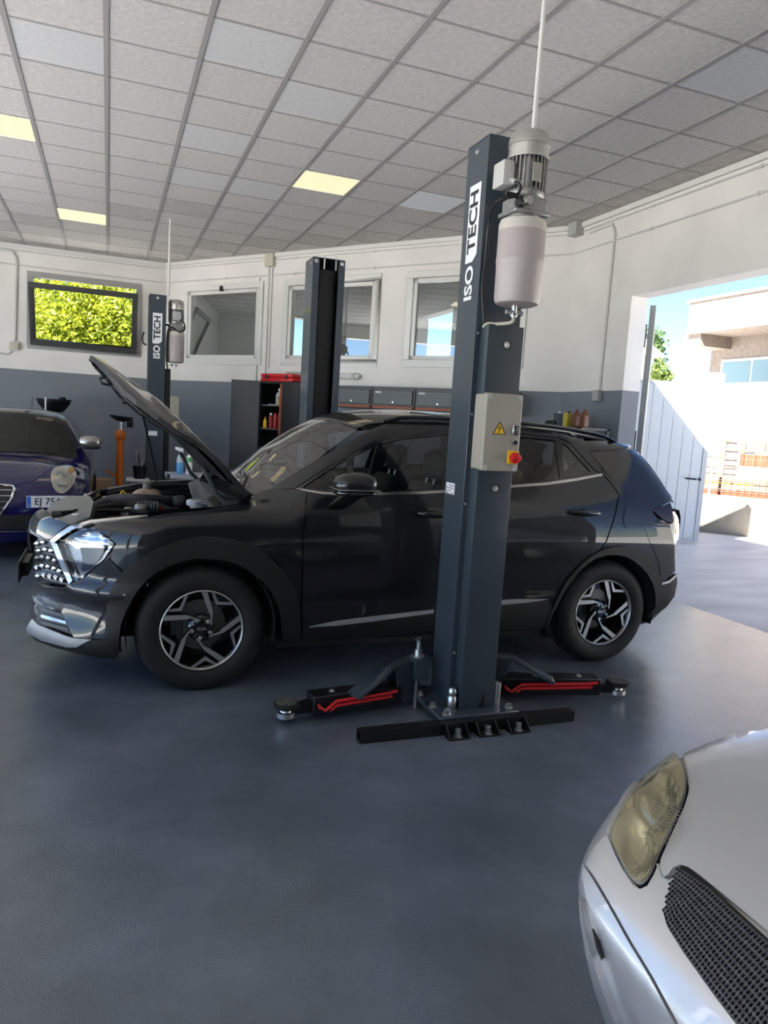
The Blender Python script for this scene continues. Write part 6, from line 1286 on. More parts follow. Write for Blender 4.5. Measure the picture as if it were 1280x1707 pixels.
for s in (1, -1):
    def mm(p): return (p[0] if s > 0 else 2*XM-p[0], p[1], p[2])
    poly = [(p[0] if s > 0 else 2*XM-p[0], p[2]) for p in R3]; c2 = np.mean(poly, 0)
    def sc(k): return [tuple(c2 + (np.array(p)-c2)*k) for p in poly]
    hl = panel('headlamp', chromeline, hatch, sc(1.06), f_hatch, lift=0.008, thick=0.02, **Kf, label='round headlamp in a bright ring')
    panel('reflector', mat('pale lamp bowl', (0.50, 0.48, 0.42), 0.25, 0.7), hl, sc(0.92), f_hatch, lift=0.011, thick=0.004, **Kf)
    b0 = np.array(mm(cen)); n0 = grad(f_hatch, b0[None])[0]
    for off_, r in (((-0.01, 0.035), 0.052), ((-0.005, -0.045), 0.042)):
        c = b0 + np.array([off_[0]*s, 0, off_[1]]); c = march(f_hatch, np.array([[c[0], YM-1.5, c[2]]]), np.array([[0., 1, 0]]), 0.9, 3.0)[0]
        MB().lathe([(0.0, 0.010), (r*0.6, 0.011), (r*0.85, 0.016), (r, 0.022), (r*1.05, 0.014)], c, tuple(n0), 22, cap=False).build('lamp_bowl', MT['alu_cast'] if r > 0.045 else MT['grey_plastic'], hl)
    c = march(f_hatch, np.array([[b0[0]+0.055*s, YM-1.5, b0[2]+0.06]]), np.array([[0., 1, 0]]), 0.9, 3.0)[0]
    superell(tuple(c + n0*0.010), (0.035, 0.02, 0.03), 2.2).build('indicator', mat('amber lamp', (0.55, 0.22, 0.03), 0.3), hl)
    panel('lens', lensm, hl, sc(0.96), f_hatch, lift=0.030, thick=0.0, **Kf)
    # door mirror
    mq2 = ony(150, 737, YM+1.35); mxx = mq2[0] if s > 0 else 2*XM-mq2[0]
    dm = superell((mxx, YM+1.35, mq2[2]), (0.125, 0.075, 0.072), 2.5).build('door_mirror', mat('satin silver mirror cap', (0.40, 0.39, 0.36), 0.25, 0.9), hatch)
    superell((mxx, YM+1.36, mq2[2]-0.058), (0.118, 0.070, 0.022), 2.6).build('mirror_base', MT['black'], dm)
    MB().hexa([(mxx-0.20*s-0.03, YM+1.34, mq2[2]-0.10), (mxx-0.20*s+0.03, YM+1.34, mq2[2]-0.10), (mxx-0.20*s+0.03, YM+1.44, mq2[2]-0.10), (mxx-0.20*s-0.03, YM+1.44, mq2[2]-0.10), (mxx-0.06*s-0.03, YM+1.33, mq2[2]-0.05), (mxx-0.06*s+0.03, YM+1.33, mq2[2]-0.05), (mxx-0.06*s+0.03, YM+1.40, mq2[2]-0.05), (mxx-0.06*s-0.03, YM+1.40, mq2[2]-0.05)]).build('mirror_arm', MT['black'], dm, bevel=0.006)
# shield grille, plate, lower intake
gt = mx_(4, 810)[2]; gb_ = mx_(2, 873)[2]; gw = mx_(24.5, 815)[0]-XM
shield = [(0.0, gt+0.012), (gw*0.5, gt+0.008), (gw*0.93, gt), (gw, gt-0.02), (gw*0.92, gt-0.10), (gw*0.62, gt-0.20), (gw*0.25, gb_+0.02), (0.0, gb_)]
def gsym(h): return [(XM-x, z) for x, z in h[::-1] if x > 0] + [(XM+x, z) for x, z in h if True]
gs = gsym(shield)
gr_ = panel('grille', MT['black'], hatch, gs, f_hatch, lift=0.006, thick=0.006, **Kf, label='shield shaped grille with bright bars')
rimp = [march(f_hatch, np.array([[x, YM-1.5, z]]), np.array([[0., 1, 0]]), 0.9, 3.0)[0] + np.array([0, -0.012, 0]) for x, z in dens(gs, 0.04)]
MB().tube(rimp + [rimp[0]], 0.011, 8, cap=False).build('grille_rim', MT['chrome'], gr_)
for k in range(5):
    z = gt - 0.035 - k*0.052; wk = gw*float(np.interp(gt-z, [0, .02, .10, .20, gt-gb_-0.02, gt-gb_], [0.93, 1.0, .92, .62, .25, .02]))-0.012
    pts = [march(f_hatch, np.array([[x, YM-1.5, z]]), np.array([[0., 1, 0]]), 0.9, 3.0)[0] + np.array([0, -0.012, 0]) for x in np.linspace(XM-wk, XM+wk, 7)]
    MB().tube(pts, 0.0085, 6).build('grille_bar', MT['chrome'], gr_)
c = march(f_hatch, np.array([[XM, YM-1.5, gt+0.005]]), np.array([[0., 1, 0]]), 0.9, 3.0)[0]; n0 = grad(f_hatch, c[None])[0]
em = MB().lathe([(0.0, 0.020), (0.028, 0.020), (0.029, 0.022), (0.036, 0.022), (0.038, 0.014), (0.038, 0.0)], c, tuple(n0), 24, cap=False).build('emblem', MT['chrome'], gr_)
ea = Vector(n0).orthogonal().normalized(); 
MB().lathe([(0.0, 0.0225), (0.027, 0.0225)], c, tuple(n0), 20, cap=False).build('emblem_face', mat('green enamel', (0.10, 0.22, 0.12), 0.4), gr_)
eu = Vector((0, 0, 1)); eu = (eu - Vector(n0)*eu.dot(Vector(n0))).normalized(); er = eu.cross(Vector(n0))
ec = Vector(c) + Vector(n0)*0.0232
MB().add([ec - er*0.026 - eu*0.004, ec - er*0.001 - eu*0.026, ec - er*0.001 + eu*0.026, ec - er*0.026 + eu*0.004], [(0, 1, 2, 3)]).build('emblem_field', MT['white'], gr_, smooth=0, fix=False)
MB().obox(ec - er*0.013, (0.006, 0.001, 0.036)).obox(ec - er*0.013, (0.020, 0.001, 0.006)).build('emblem_cross', MT['red_plastic'], gr_, smooth=0)
p0 = mx_(44, 827.5); p1 = mx_(44, 845)
pz = (p0[2]+p1[2])/2; ph = 0.112; px0 = p0[0]
yp = mx_(44, 836)[1]; q2 = mx_(95, 840); ang = math.atan2(q2[1]-yp, q2[0]-px0); u = Vector((math.cos(ang), math.sin(ang), 0)); nrm = Vector((math.sin(ang), -math.cos(ang), 0)); o_ = Vector((px0, yp, pz)) + nrm*0.02
PW = 0.37
pl_ = MB(); P8 = [o_ - Vector((0, 0, ph/2)), o_ + u*PW - Vector((0, 0, ph/2)), o_ + u*PW + Vector((0, 0, ph/2)), o_ + Vector((0, 0, ph/2))]
pl_.hexa([P8[0], P8[1], P8[1]-nrm*0.01, P8[0]-nrm*0.01, P8[3], P8[2], P8[2]-nrm*0.01, P8[3]-nrm*0.01]); plate = pl_.build('number_plate', MT['white'], hatch, smooth=0)
fb = MB(); A = o_ + nrm*0.001; fb.add([A - Vector((0, 0, ph/2-0.004)) + u*0.003, A + u*0.038 - Vector((0, 0, ph/2-0.004)), A + u*0.038 + Vector((0, 0, ph/2-0.004)), A + Vector((0, 0, ph/2-0.004)) + u*0.003], [(0, 1, 2, 3)]); fb.build('blue_band', mat('blue plate band', (0.03, 0.16, 0.55), 0.4), plate, smooth=0, fix=False)
text_obj('lettering', 'EJ 754', 0.094, (o_ + u*0.183 + nrm*0.0015, u, (0, 0, 1), nrm), MT['ink'], plate, bold=0.0006, sx=0.98, h=0.0005, label='dark plate characters')
text_obj('lettering', 'I', 0.03, (o_ + u*0.020 - Vector((0, 0, 0.032)) + nrm*0.0015, u, (0, 0, 1), nrm), MT['white'], plate, bold=0.001, h=0.001)
iz = mx_(40, 868)[2]
li = panel('lower_intake', MT['black'], hatch, [(XM-0.62, iz-0.085), (XM+0.62, iz-0.085), (XM+0.66, iz+0.02), (XM+0.50, iz+0.07), (XM+0.2, iz+0.055), (XM-0.2, iz+0.055), (XM-0.50, iz+0.07), (XM-0.66, iz+0.02)], f_hatch, lift=0.005, thick=0.006, **Kf)
hx_ = MB()
for i in range(44):
    for j in range(5):
        x = XM - 0.60 + i*0.0275 + (0.0137 if j % 2 else 0); z = iz-0.07+j*0.026
        q = march(f_hatch, np.array([[x, YM-1.5, z]]), np.array([[0., 1, 0]]), 0.9, 3.0, 60)[0]
        if not np.isnan(q[0]): hx_.lathe([(0.014, 0.006), (0.0145, 0.010), (0.011, 0.010), (0.0105, 0.006)], q, tuple(grad(f_hatch, q[None])[0]), 6, cap=False)
stuff(hx_.build('intake_mesh', MT['darkgrey'], li, smooth=0))
for pts in ([(XM-0.66, iz-0.10), (XM, iz-0.105), (XM+0.66, iz-0.10)],):
    P = [march(f_hatch, np.array([[x, YM-1.5, z]]), np.array([[0., 1, 0]]), 0.9, 3.0)[0] + np.array([0, -0.006, 0]) for x, z in dens(pts, 0.08, False) + [pts[-1]]]
    MB().tube(P, 0.008, 6).build('bumper_line', chromeline, hatch)
ant = mx_(28, 676); MB().tube([(XM+0.13, YM+2.6, 1.44), (XM+0.13, YM+2.7, 1.60)], 0.004, 6).build('aerial', MT['black'], hatch)
def xwheel(parent, cx, cy, f, R=0.305, rim=0.205, width=0.195):   # axis along x, looking to f
    w = MB().lathe([(rim, 0.03), (rim+0.01, 0.004), (R-0.05, -0.006), (R-0.012, 0.012), (R, 0.05), (R, width-0.05), (R-0.012, width-0.012), (rim, width)], (cx, cy, R), (-f, 0, 0), 48, cap=False).build('wheel', MT['rubber'], parent)
    MB().lathe([(rim, 0.02), (rim-0.02, 0.04), (rim-0.03, 0.10), (0.0, 0.11)], (cx, cy, R), (-f, 0, 0), 40, cap=False).build('rim', MT['blackgloss'], w)
    for k in range(5):
        a = 2*PI*k/5; MB().hexa([(cx-f*0.03, cy+math.cos(a+s_)*r_, R+math.sin(a+s_)*r_) for s_, r_ in ((-0.5, 0.06), (0.5, 0.06), (0.16, rim), (-0.16, rim))] + [(cx-f*0.05, cy+math.cos(a+s_)*r_, R+math.sin(a+s_)*r_) for s_, r_ in ((-0.5, 0.06), (0.5, 0.06), (0.16, rim), (-0.16, rim))]).build('spoke', MT['alu_cast'], w, smooth=0)
    return w
for wy in (YM+0.80, YM+3.31):
    for s in (-1, 1):
        xwheel(hatch, XM+s*0.875, wy, s)
        mb = MB(); mb.lathe([(0.34, 0.0), (0.35, 0.02), (0.33, 0.022)], (XM+s*0.84, wy, 0.31), (s, 0, 0), 36, cap=False); mb.build('wheel_arch', MT['black'], hatch)

# ---------------------------------------------------------------- the silver roadster
XS, YS = 1.015, 0.69
sw = curve([.10, .2, .3, .42, .55, .64, .70, .76, .84, .95, 1.1, 1.25, 1.4], [.70, .745, .775, .795, .825, .855, .852, .83, .775, .70, .64, .55, .4])
sF = curve([.08, .16, .24, .30, .38, .46, .52, .56, .60, .64, .68, .74, .85, 1.4], [.14, .08, .046, 0.022, 0.0, -.005, .022, .055, .10, .165, .26, .50, 1.0, 1.4])
sT = curve([-1, 0, .10, .2, .35, .6, .9, 1.2, 1.45, 1.55, 1.8, 2.05, 2.3, 2.7, 3.1, 3.4, 3.8, 4.5], [.50, .60, .645, .69, .742, .79, .828, .848, .875, .895, 1.07, 1.22, 1.255, 1.24, 1.12, .97, .93, .86])
def f_roadster(P):
    d, l, z = P[:, 0]-XS, np.abs(P[:, 1]-YS), P[:, 2]
    side = l - sw(z) + 0.035*np.clip((0.8-d)/0.8, 0, 1)**2
    front = (sF(z) + 0.155*l**2.6 - d)*0.8; rear = d - 3.92 + 0.2*l**2.4
    dd = d - 0.15*l**2
    top = (z - sT(dd) + 0.035*(l/0.75)**3 - 0.014*np.exp(-((l-0.38)/0.07)**2)*np.clip((d-0.25)/0.4, 0, 1)*np.clip((1.5-d)/0.3, 0, 1))*0.95
    f = smax(side, front, 0.17); f = smax(f, rear, 0.12); return smax(f, top, 0.075)
silver = mat('silver car paint', (0.60, 0.60, 0.605), rough=0.34, metal=0.55, coat=1.0, coat_rough=0.02)
roadster = thing('car', 'silver roadster with a yellowed headlamp standing in the bottom right corner', 'car', (XS+2, YS, 0))
LENS = spline([(1018, 1394), (1034, 1357.5), (1056, 1323), (1084, 1293), (1106, 1275), (1122, 1263), (1131, 1262), (1139, 1274), (1144.5, 1295.6), (1144, 1319.7), (1137, 1343.8), (1125, 1371), (1111, 1400.5), (1097.5, 1429.7), (1087, 1455.5), (1077, 1471), (1066.6, 1477), (1056, 1471), (1040, 1448), (1027, 1422)], 3)
LENS3 = march(f_roadster, *cam_rays(LENS), 0.5, 4); LENS3 = LENS3[~np.isnan(LENS3[:, 0])]; LMID = LENS3.mean(0)
def lamp_hole(c):      # leave the lamp pocket open in the inner skin
    if np.linalg.norm(c-LMID) > 0.3: return False
    d = c - EYE; w = d @ FWD; q = (640 + FPX*(d @ RGT)/w, 853.5 - FPX*(d @ UPV)/w); k = False; m = np.mean(LENS, 0)
    P = [m + (np.array(p)-m)*0.93 for p in LENS]
    for i in range(len(P)):
        (ax, ay), (bx, by) = P[i], P[(i+1) % len(P)]
        if (ay > q[1]) != (by > q[1]) and q[0] < ax + (q[1]-ay)*(bx-ax)/(by-ay): k = not k
    return k
wrap('body', silver, roadster, f_roadster, (XS-0.4, YS-1.2, 0.16), (XS+4.2, YS+1.2, 1.6), (XS+0.75, YS, 0.5), (XS+3.3, YS, 0.5), n=150, inset=0.012, skip=lamp_hole)
def spn(name, m, poly, **k): k.setdefault('edge', 7); k.setdefault('step', 13); k.setdefault('rng', (0.5, 4)); k.setdefault('thick', 0.012); return panel(name, m, roadster, poly, f_roadster, **k)
# bonnet, wing, bumper cut from the same skin
spn('bonnet', silver, [(1137, 1257), (1180, 1238), (1240, 1216), (1300, 1196), (1420, 1160), (1560, 1220), (1560, 1560), (1460, 1690), (1380, 1640), (1290, 1560), (1200, 1486), (1164, 1457), (1146, 1444.5), (1134, 1441), (1122, 1445), (1113, 1458), (1106, 1462), (1099.5, 1448), (1101, 1432), (1114, 1402), (1128, 1372), (1140, 1345), (1148, 1320), (1148.5, 1295), (1143, 1272)])
spn('wing', silver, [(1016, 1391), (1010, 1386), (1022, 1352), (1042, 1318), (1066, 1291), (1092, 1270), (1116, 1257), (1133, 1249.5), (1180, 1232), (1280, 1198), (1300, 1192), (1300, 1194), (1240, 1214), (1180, 1235.5), (1136, 1254.5), (1131, 1259), (1121, 1260), (1105, 1272), (1082, 1291), (1054, 1321), (1032, 1356)])
spn('front_bumper', silver, [(1011, 1390), (1015, 1400), (1025, 1425), (1038, 1450), (1055, 1476), (1067, 1482), (1079, 1476), (1090, 1457), (1097, 1440), (1104, 1465), (1116, 1468), (1128, 1456), (1116, 1486), (1108, 1521), (1113.5, 1547), (1140, 1589), (1191, 1660), (1240, 1725), (1150, 1760), (1128, 1702), (1088, 1628), (1052, 1569), (1018, 1508), (992, 1464), (975, 1440), (985, 1418)], step=11)
spn('rubbing_strip', silver, [(974, 1443), (990, 1466), (1016, 1510), (1050, 1571), (1086, 1630), (1126, 1704), (1150, 1765), (1100, 1770), (1076, 1712), (1040, 1630), (1004, 1556), (982, 1500), (972, 1462)], lift=0.006)
spn('lower_bumper', silver, [(971, 1466), (981, 1503), (1002, 1558), (1038, 1632), (1074, 1714), (1098, 1772), (1060, 1772), (1022, 1676), (1008, 1640), (996, 1602), (985, 1560), (976, 1520), (971, 1490)], lift=-0.006)
spn('vent', MT['black'], [(988, 1548), (997, 1566), (1006, 1596), (1003, 1600), (995, 1580)], lift=0.002, edge=4, step=8, thick=0.004)
spn('lip_spoiler', silver, [(972, 1496), (977, 1523), (986, 1562), (997, 1604), (1010, 1643), (1024, 1680), (1062, 1775), (1048, 1775), (1012, 1690), (996, 1640), (984, 1590), (975, 1535)], lift=0.012, thick=0.02)
# headlamp
LN_ = np.array(LENS); lc = LN_.mean(0)
def shr(k): return [tuple(lc + (p-lc)*k) for p in LN_]
spn('lamp_gasket', MT['black'], LENS, lift=0.000, thick=0.012, edge=6, step=12, holes=[shr(0.94)])
spn('lamp_rim', mat('grey lamp edge', (0.30, 0.30, 0.285), 0.3), shr(0.985), lift=0.004, thick=0.006, edge=6, step=12, holes=[shr(0.94)])
bowl = mat('yellowed lamp bowl', (0.60, 0.57, 0.46), 0.2, 0.85)
spn('lamp_bowl', bowl, shr(0.955), lift=0.006, thick=0.006, edge=5, step=4, label='yellowed pale lamp bowl', shape=lambda ab, P: -0.024*np.exp(-(((ab[:, 0]-1062)/24)**2+((ab[:, 1]-1412)/38)**2)**2) - 0.026*np.exp(-(((ab[:, 0]-1096)/26)**2+((ab[:, 1]-1335)/42)**2)**2) + 0.0012*np.sin((ab[:, 0]*0.85+ab[:, 1]*0.5)*0.55)*(ab[:, 0]*0.87+ab[:, 1]*0.5 > 1622))
# moulded lines on the lens
fl_ = MB()
for k in range(15):
    t = k/14; a = np.array([1087, 1400]) + np.array([35, -62])*t; b = a + np.array([14, 16])*(1.2+0.8*math.sin(t*PI))
    a2 = a - np.array([15, -4])*(1+0.3*t)
    P = march(f_roadster, *cam_rays([tuple(a2), tuple((a2+b)/2 + np.array([2, -2])), tuple(b)]), 0.5, 4); N = grad(f_roadster, P); fl_.tube([tuple(p + n*0.0145) for p, n in zip(P, N)], 0.0007, 4)
for k in range(10):
    t = k/9; a = np.array([1062, 1440]) + np.array([26, -38])*t; b = a + np.array([14, 14])
    P = march(f_roadster, *cam_rays([tuple(a), tuple(b)]), 0.5, 4); N = grad(f_roadster, P); fl_.tube([tuple(p + n*0.0145) for p, n in zip(P, N)], 0.0007, 4)
fl_.build('lens_lines', mat('moulded lens line', (0.25, 0.24, 0.18), 0.4), roadster)
spn('lamp_lens', glass_mat('yellowed lamp lens', (0.92, 0.90, 0.80), 0.06), shr(0.965), lift=0.017, thick=0.012, edge=6, step=9)
# gap trim between lamp and grille
P = march(f_roadster, *cam_rays([(1096, 1441), (1103, 1463), (1110, 1467), (1126, 1472)]), 0.5, 4); MB().tube([tuple(p) for p in P], 0.003, 6).build('seam_trim', MT['grey_plastic'], roadster)
# grille: recessed plate of round holes with slat ridges
GR = [(1128, 1457), (1136, 1444), (1147, 1447), (1184, 1477), (1280, 1566), (1380, 1660), (1460, 1730), (1440, 1800), (1300, 1800), (1230, 1707), (1191, 1658), (1140, 1587), (1113.5, 1545), (1109, 1521), (1116, 1487)]
gs_ = mat('dark grey grille', (0.075, 0.075, 0.08), 0.45)
sfr = frame_rays((XS-0.8, 0, 0), (0, 1, 0), (0, 0, 1), (1, 0, 0))
GZ = [march(f_roadster, *cam_rays([p]), 0.5, 4)[0] for p in ((1140, 1449), (1118, 1500), (1116, 1546), (1145, 1588))]
GYmax = max(p[1] for p in GZ); gzt = GZ[0][2]; gzb = GZ[3][2]
yr = GYmax; yl_ = 2*YS-GYmax
gpoly2 = [(yl_+0.10, gzb), (yr-0.10, gzb), (yr-0.03, gzb+0.02), (yr, (gzb+gzt)/2-0.01), (yr-0.025, gzt-0.01), (yr-0.05, gzt), (yl_+0.05, gzt), (yl_+0.025, gzt-0.01), (yl_, (gzb+gzt)/2-0.01), (yl_+0.03, gzb+0.02)]
Ks = dict(rays=sfr, rng=(0.3, 2.5), edge=0.02, step=0.03)
gp_ = panel('grille', MT['black'], roadster, GR, f_roadster, rng=(0.5, 4), edge=7, step=13, lift=0.003, thick=0.012, label='dark grille of round holes with slat ridges')
NR, NC = 11, 108
TP = march(f_roadster, *cam_rays([(1134, 1452), (1184, 1487), (1280, 1575), (1380, 1668), (1470, 1750)]), 0.5, 4); BP = march(f_roadster, *cam_rays([(1109, 1525), (1115, 1547), (1141, 1586), (1191, 1656), (1230, 1705), (1300, 1800)]), 0.5, 4)
zt_at = lambda y: np.interp(y if y > YS else 2*YS-y, TP[::-1, 1], TP[::-1, 2]); zb_at = lambda y: np.interp(y if y > YS else 2*YS-y, BP[::-1, 1], BP[::-1, 2])
yr = max(TP[0, 1], BP[0, 1]) + 0.004; yl_ = 2*YS-yr
def zrow(y, j): return zb_at(y) + (zt_at(y)-zb_at(y))*j/NR
GPX = np.array(GR, float)
def in_gr(y, z):
    p = march(f_roadster, np.array([[XS-0.8, max(y, 2*YS-y), z]]), np.array([[1., 0, 0]]), 0.3, 2.5, 40)[0]
    if np.isnan(p[0]): return False
    d = p - EYE; w = d @ FWD; c = (640 + FPX*(d @ RGT)/w, 853.5 - FPX*(d @ UPV)/w); k = False
    for q in range(len(GPX)):
        (ax, ay), (bx, by) = GPX[q], GPX[(q+1) % len(GPX)]
        if (ay > c[1]) != (by > c[1]) and c[0] < ax + (c[1]-ay)*(bx-ax)/(by-ay): k = not k
    return k or c[1] > 1790
mb = MB(); ov = []; ncell = 0
for j in range(NR):
    for i in range(NC):
        y0 = yl_ + (yr-yl_)*i/NC; y1 = yl_ + (yr-yl_)*(i+1)/NC; ym = (y0+y1)/2
        if max(ym, 2*YS-ym) > yr - 0.10 and not in_gr(ym, (zrow(ym, j)+zrow(ym, j+1))/2): continue
        b = len(ov); ncell += 1
        P_ = lambda y, t: (y, zrow(y, j+t))
        ov += [P_(y1, .5), P_(y1, 1), P_(ym, 1), P_(y0, 1), P_(y0, .5), P_(y0, 0), P_(ym, 0), P_(y1, 0)] + [P_(ym + (y1-y0)*0.40*math.cos(k*PI/4), .5+.40*math.sin(k*PI/4)) for k in range(8)]
        mb.f += [(b+k, b+(k+1) % 8, b+8+(k+1) % 8, b+8+k) for k in range(8)]
A2 = np.array(ov); O3 = np.array([[XS-0.8, y, z] for y, z in A2]); PP = march(f_roadster, O3, np.repeat([[1., 0, 0]], len(O3), 0), 0.3, 2.5); NN = grad(f_roadster, np.nan_to_num(PP))
PP = PP + NN*0.010
inner_ = PP - NN*0.006
mb.v = [tuple(p) for p in np.nan_to_num(PP)]; mb.m = [0]*len(mb.f)
nb = len(mb.v); mb.v += [tuple(p) for p in np.nan_to_num(inner_)]
for c in range(ncell):
    b = c*16+8; mb.f += [(b+k, b+(k+1) % 8, nb+b+(k+1) % 8, nb+b+k) for k in range(8)]; mb.m += [0]*8
stuff(mb.build('grille_mesh', gs_, gp_, smooth=0, fix=False))
for j in range(2, NR, 2):
    e = 0.004 + 0.035*abs(2*j/NR-0.9)**2.5
    P = march(f_roadster, np.array([[XS-0.8, y, zrow(y, j)] for y in np.linspace(yl_+e, yr-e, 30)]), np.repeat([[1., 0, 0]], 30, 0), 0.3, 2.5); N = grad(f_roadster, P); P = [p+n*0.011 for p, n, y in zip(P, N, np.linspace(yl_+e, yr-e, 30)) if max(y, 2*YS-y) < yr-0.12 or in_gr(y, zrow(y, j))]; MB().tube([tuple(p) for p in P], 0.0014, 6).build('grille_slat', gs_, gp_)
# round star emblem in the middle of the grille
c = march(f_roadster, np.array([[XS-0.8, YS+0.0, (gzb+gzt)/2+0.01]]), np.array([[1., 0, 0]]), 0.3, 2.5)[0] + np.array([-0.012, 0, 0]); n0 = Vector(grad(f_roadster, c[None])[0])
rp = []; ey_ = Vector((0, 1, 0)); ez_ = n0.cross(ey_).normalized(); ez_ = ez_ if ez_.z > 0 else -ez_
for k in range(33): a = 2*PI*k/32; rp.append(Vector(c) + n0*0.008 + (ey_*math.cos(a) + ez_*math.sin(a))*0.088)
MB().tube(rp, 0.010, 8, cap=False).build('emblem_ring', MT['chrome'], gp_)
st = MB()
for k in range(3):
    a = PI/2 + 2*PI*k/3; t = Vector(c) + n0*0.008 + (ey_*math.cos(a) + ez_*math.sin(a))*0.085
    l_ = Vector(c) + n0*0.008 + (ey_*math.cos(a+PI/3) + ez_*math.sin(a+PI/3))*0.016; r_ = Vector(c) + n0*0.008 + (ey_*math.cos(a-PI/3) + ez_*math.sin(a-PI/3))*0.016; m_ = Vector(c) + n0*0.022
    st.add([t, l_, m_, r_], [(0, 1, 2), (0, 2, 3)])
st.build('emblem_star', MT['chrome'], gp_, smooth=0, fix=False)
for wx in (XS+0.80, XS+3.2):
    for s in (-1, 1):
        w = MB().lathe([(0.20, 0.03), (0.21, 0.004), (0.255, -0.006), (0.295, 0.012), (0.307, 0.05), (0.307, 0.155), (0.295, 0.193), (0.2, 0.205)], (wx, YS+s*0.85, 0.307), (0, -s, 0), 48, cap=False).build('wheel', MT['rubber'], roadster)
        MB().lathe([(0.205, 0.02), (0.18, 0.035), (0.0, 0.06)], (wx, YS+s*0.85, 0.307), (0, -s, 0), 40, cap=False).build('rim', MT['alu_cast'], w)
        MB().lathe([(0.34, 0.0), (0.35, 0.02), (0.33, 0.022)], (wx, YS+s*0.838, 0.31), (0, s, 0), 36, cap=False).build('wheel_arch', MT['black'], roadster)
stop_ = frame_rays((0, 0, 2.5), (1, 0, 0), (0, 1, 0), (0, 0, -1))
panel('windscreen', tintglass, roadster, [(XS+1.60, YS-0.60), (XS+1.60, YS+0.60), (XS+2.06, YS+0.48), (XS+2.06, YS-0.48)], f_roadster, rays=stop_, rng=(0.8, 2.3), edge=0.07, step=0.1, lift=0.004, thick=0.004)
panel('folding_top', MT['black'], roadster, [(XS+2.10, YS-0.50), (XS+2.10, YS+0.50), (XS+3.1, YS+0.48), (XS+3.1, YS-0.48)], f_roadster, rays=stop_, rng=(0.8, 2.3), edge=0.07, step=0.1, lift=0.004, thick=0.004)
# ---------------------------------------------------------------- cupboards and things along the walls
def local(root, s, t, z): return root
RZ = RZD
def dthing(name, label, cat, s, t, z, group=None): return thing(name, label, cat, dg(s, t, z), RZ, group)
def lbx(lo, hi): return MB().box(lo, hi)      # local: x along the wall, -y into the room
# tall black cupboard, door open
cs0, cs1, ct = 2.55, 3.30, -0.42; CH = 2.035
cb_ = dthing('cupboard', 'tall black steel cupboard with its door open and bottles on its shelves', 'cupboard', cs0, 0, 0)
W_ = cs1-cs0
b = MB()
b.box((0, ct, 0.05), (0.02, -0.01, CH)); b.box((W_-0.02, ct, 0.05), (W_, -0.01, CH)); b.box((0, -0.025, 0.05), (W_, -0.01, CH)); b.box((0, ct, CH-0.03), (W_, -0.01, CH)); b.box((0, ct, 0.02), (W_, -0.01, 0.07)); b.box((0.40, ct, 0.07), (0.42, -0.025, CH-0.03))
b.build('body', MT['blacksteel'], cb_, local=True, smooth=0)
for z in (0.45, 0.80, 1.08, 1.36, 1.70): lbx((0.02, ct+0.02, z-0.02), (0.40, -0.025, z)).build('shelf', MT['midgrey'], cb_, local=True, smooth=0)
lbx((0.385, ct-0.006, 0.07), (0.425, ct, CH-0.03)).build('edge_strip', MT['rust'], cb_, local=True, smooth=0, label='orange brown edge strip')
lbx((0.43, ct-0.02, 0.07), (W_, ct-0.002, CH-0.01)).build('door', MT['blacksteel'], cb_, local=True, bevel=0.003, seg=1)
# open door leaf swung out to the left
dl = MB(); a0 = math.radians(152); dw = 0.42
ex = Vector((math.cos(a0), -math.sin(a0), 0)); en = Vector((math.sin(a0), math.cos(a0), 0)); o_ = Vector((0, ct-0.005, 0))
dl.hexa([o_ + ex*a + en*c + Vector((0, 0, z)) for z in (0.07, CH) for a, c in ((0, 0), (dw, 0), (dw, 0.02), (0, 0.02))]); dr_ = dl.build('door', MT['blacksteel'], cb_, local=True, bevel=0.003, seg=1, label='black door swung open')
MB().tube([tuple(o_ + ex*(dw-0.03) + en*-0.0 + Vector((0, 0, 1.30))), tuple(o_ + ex*(dw-0.03) + en*-0.05 + Vector((0, 0, 1.305)))], 0.012, 8).build('handle', MT['steel'], dr_, local=True)
# what stands on the shelves
def bottle(s, t, z, r, h, m, capm, label, cat='bottle', group=None, neck=0.35):
    o = dthing('bottle', label, cat, s, t, z, group)
    MB().lathe([(r*0.92, 0), (r, 0.006), (r, h*0.62), (r*0.85, h*0.72), (r*neck, h*0.82), (r*neck, h*0.88)], (0, 0, 0), (0, 0, 1), 16).build('body', m, o, local=True)
    MB().lathe([(r*neck*1.15, h*0.88), (r*neck*1.15, h*0.985), (r*neck, h)], (0, 0, 0), (0, 0, 1), 12).build('cap', capm, o, local=True)
    return o
clearb = mat('clear bottle plastic', (0.45, 0.48, 0.52), 0.25); whiteb = mat('white bottle plastic', (0.62, 0.62, 0.60), 0.4); redb = mat('dark red can', (0.32, 0.02, 0.02), 0.35)
bottle(cs0+0.30, -0.33, 1.70, 0.055, 0.24, clearb, MT['white'], 'clear bottle on the upper shelf of the black cupboard')
tag(MB().box((-0.06, -0.04, 0), (0.06, 0.04, 0.012)).build('tray', MT['white'], loc=dg(cs0+0.17, -0.33, 1.70), local=True), 'small white tray on the upper shelf of the black cupboard', 'tray')
tag(MB().box((-0.035, -0.035, 0), (0.035, 0.035, 0.13)).build('carton', mat('yellowish carton', (0.45, 0.33, 0.12), 0.7), loc=dg(cs0+0.355, -0.375, 1.70), local=True, bevel=0.003), 'yellowish carton beside the clear bottle in the black cupboard', 'carton')
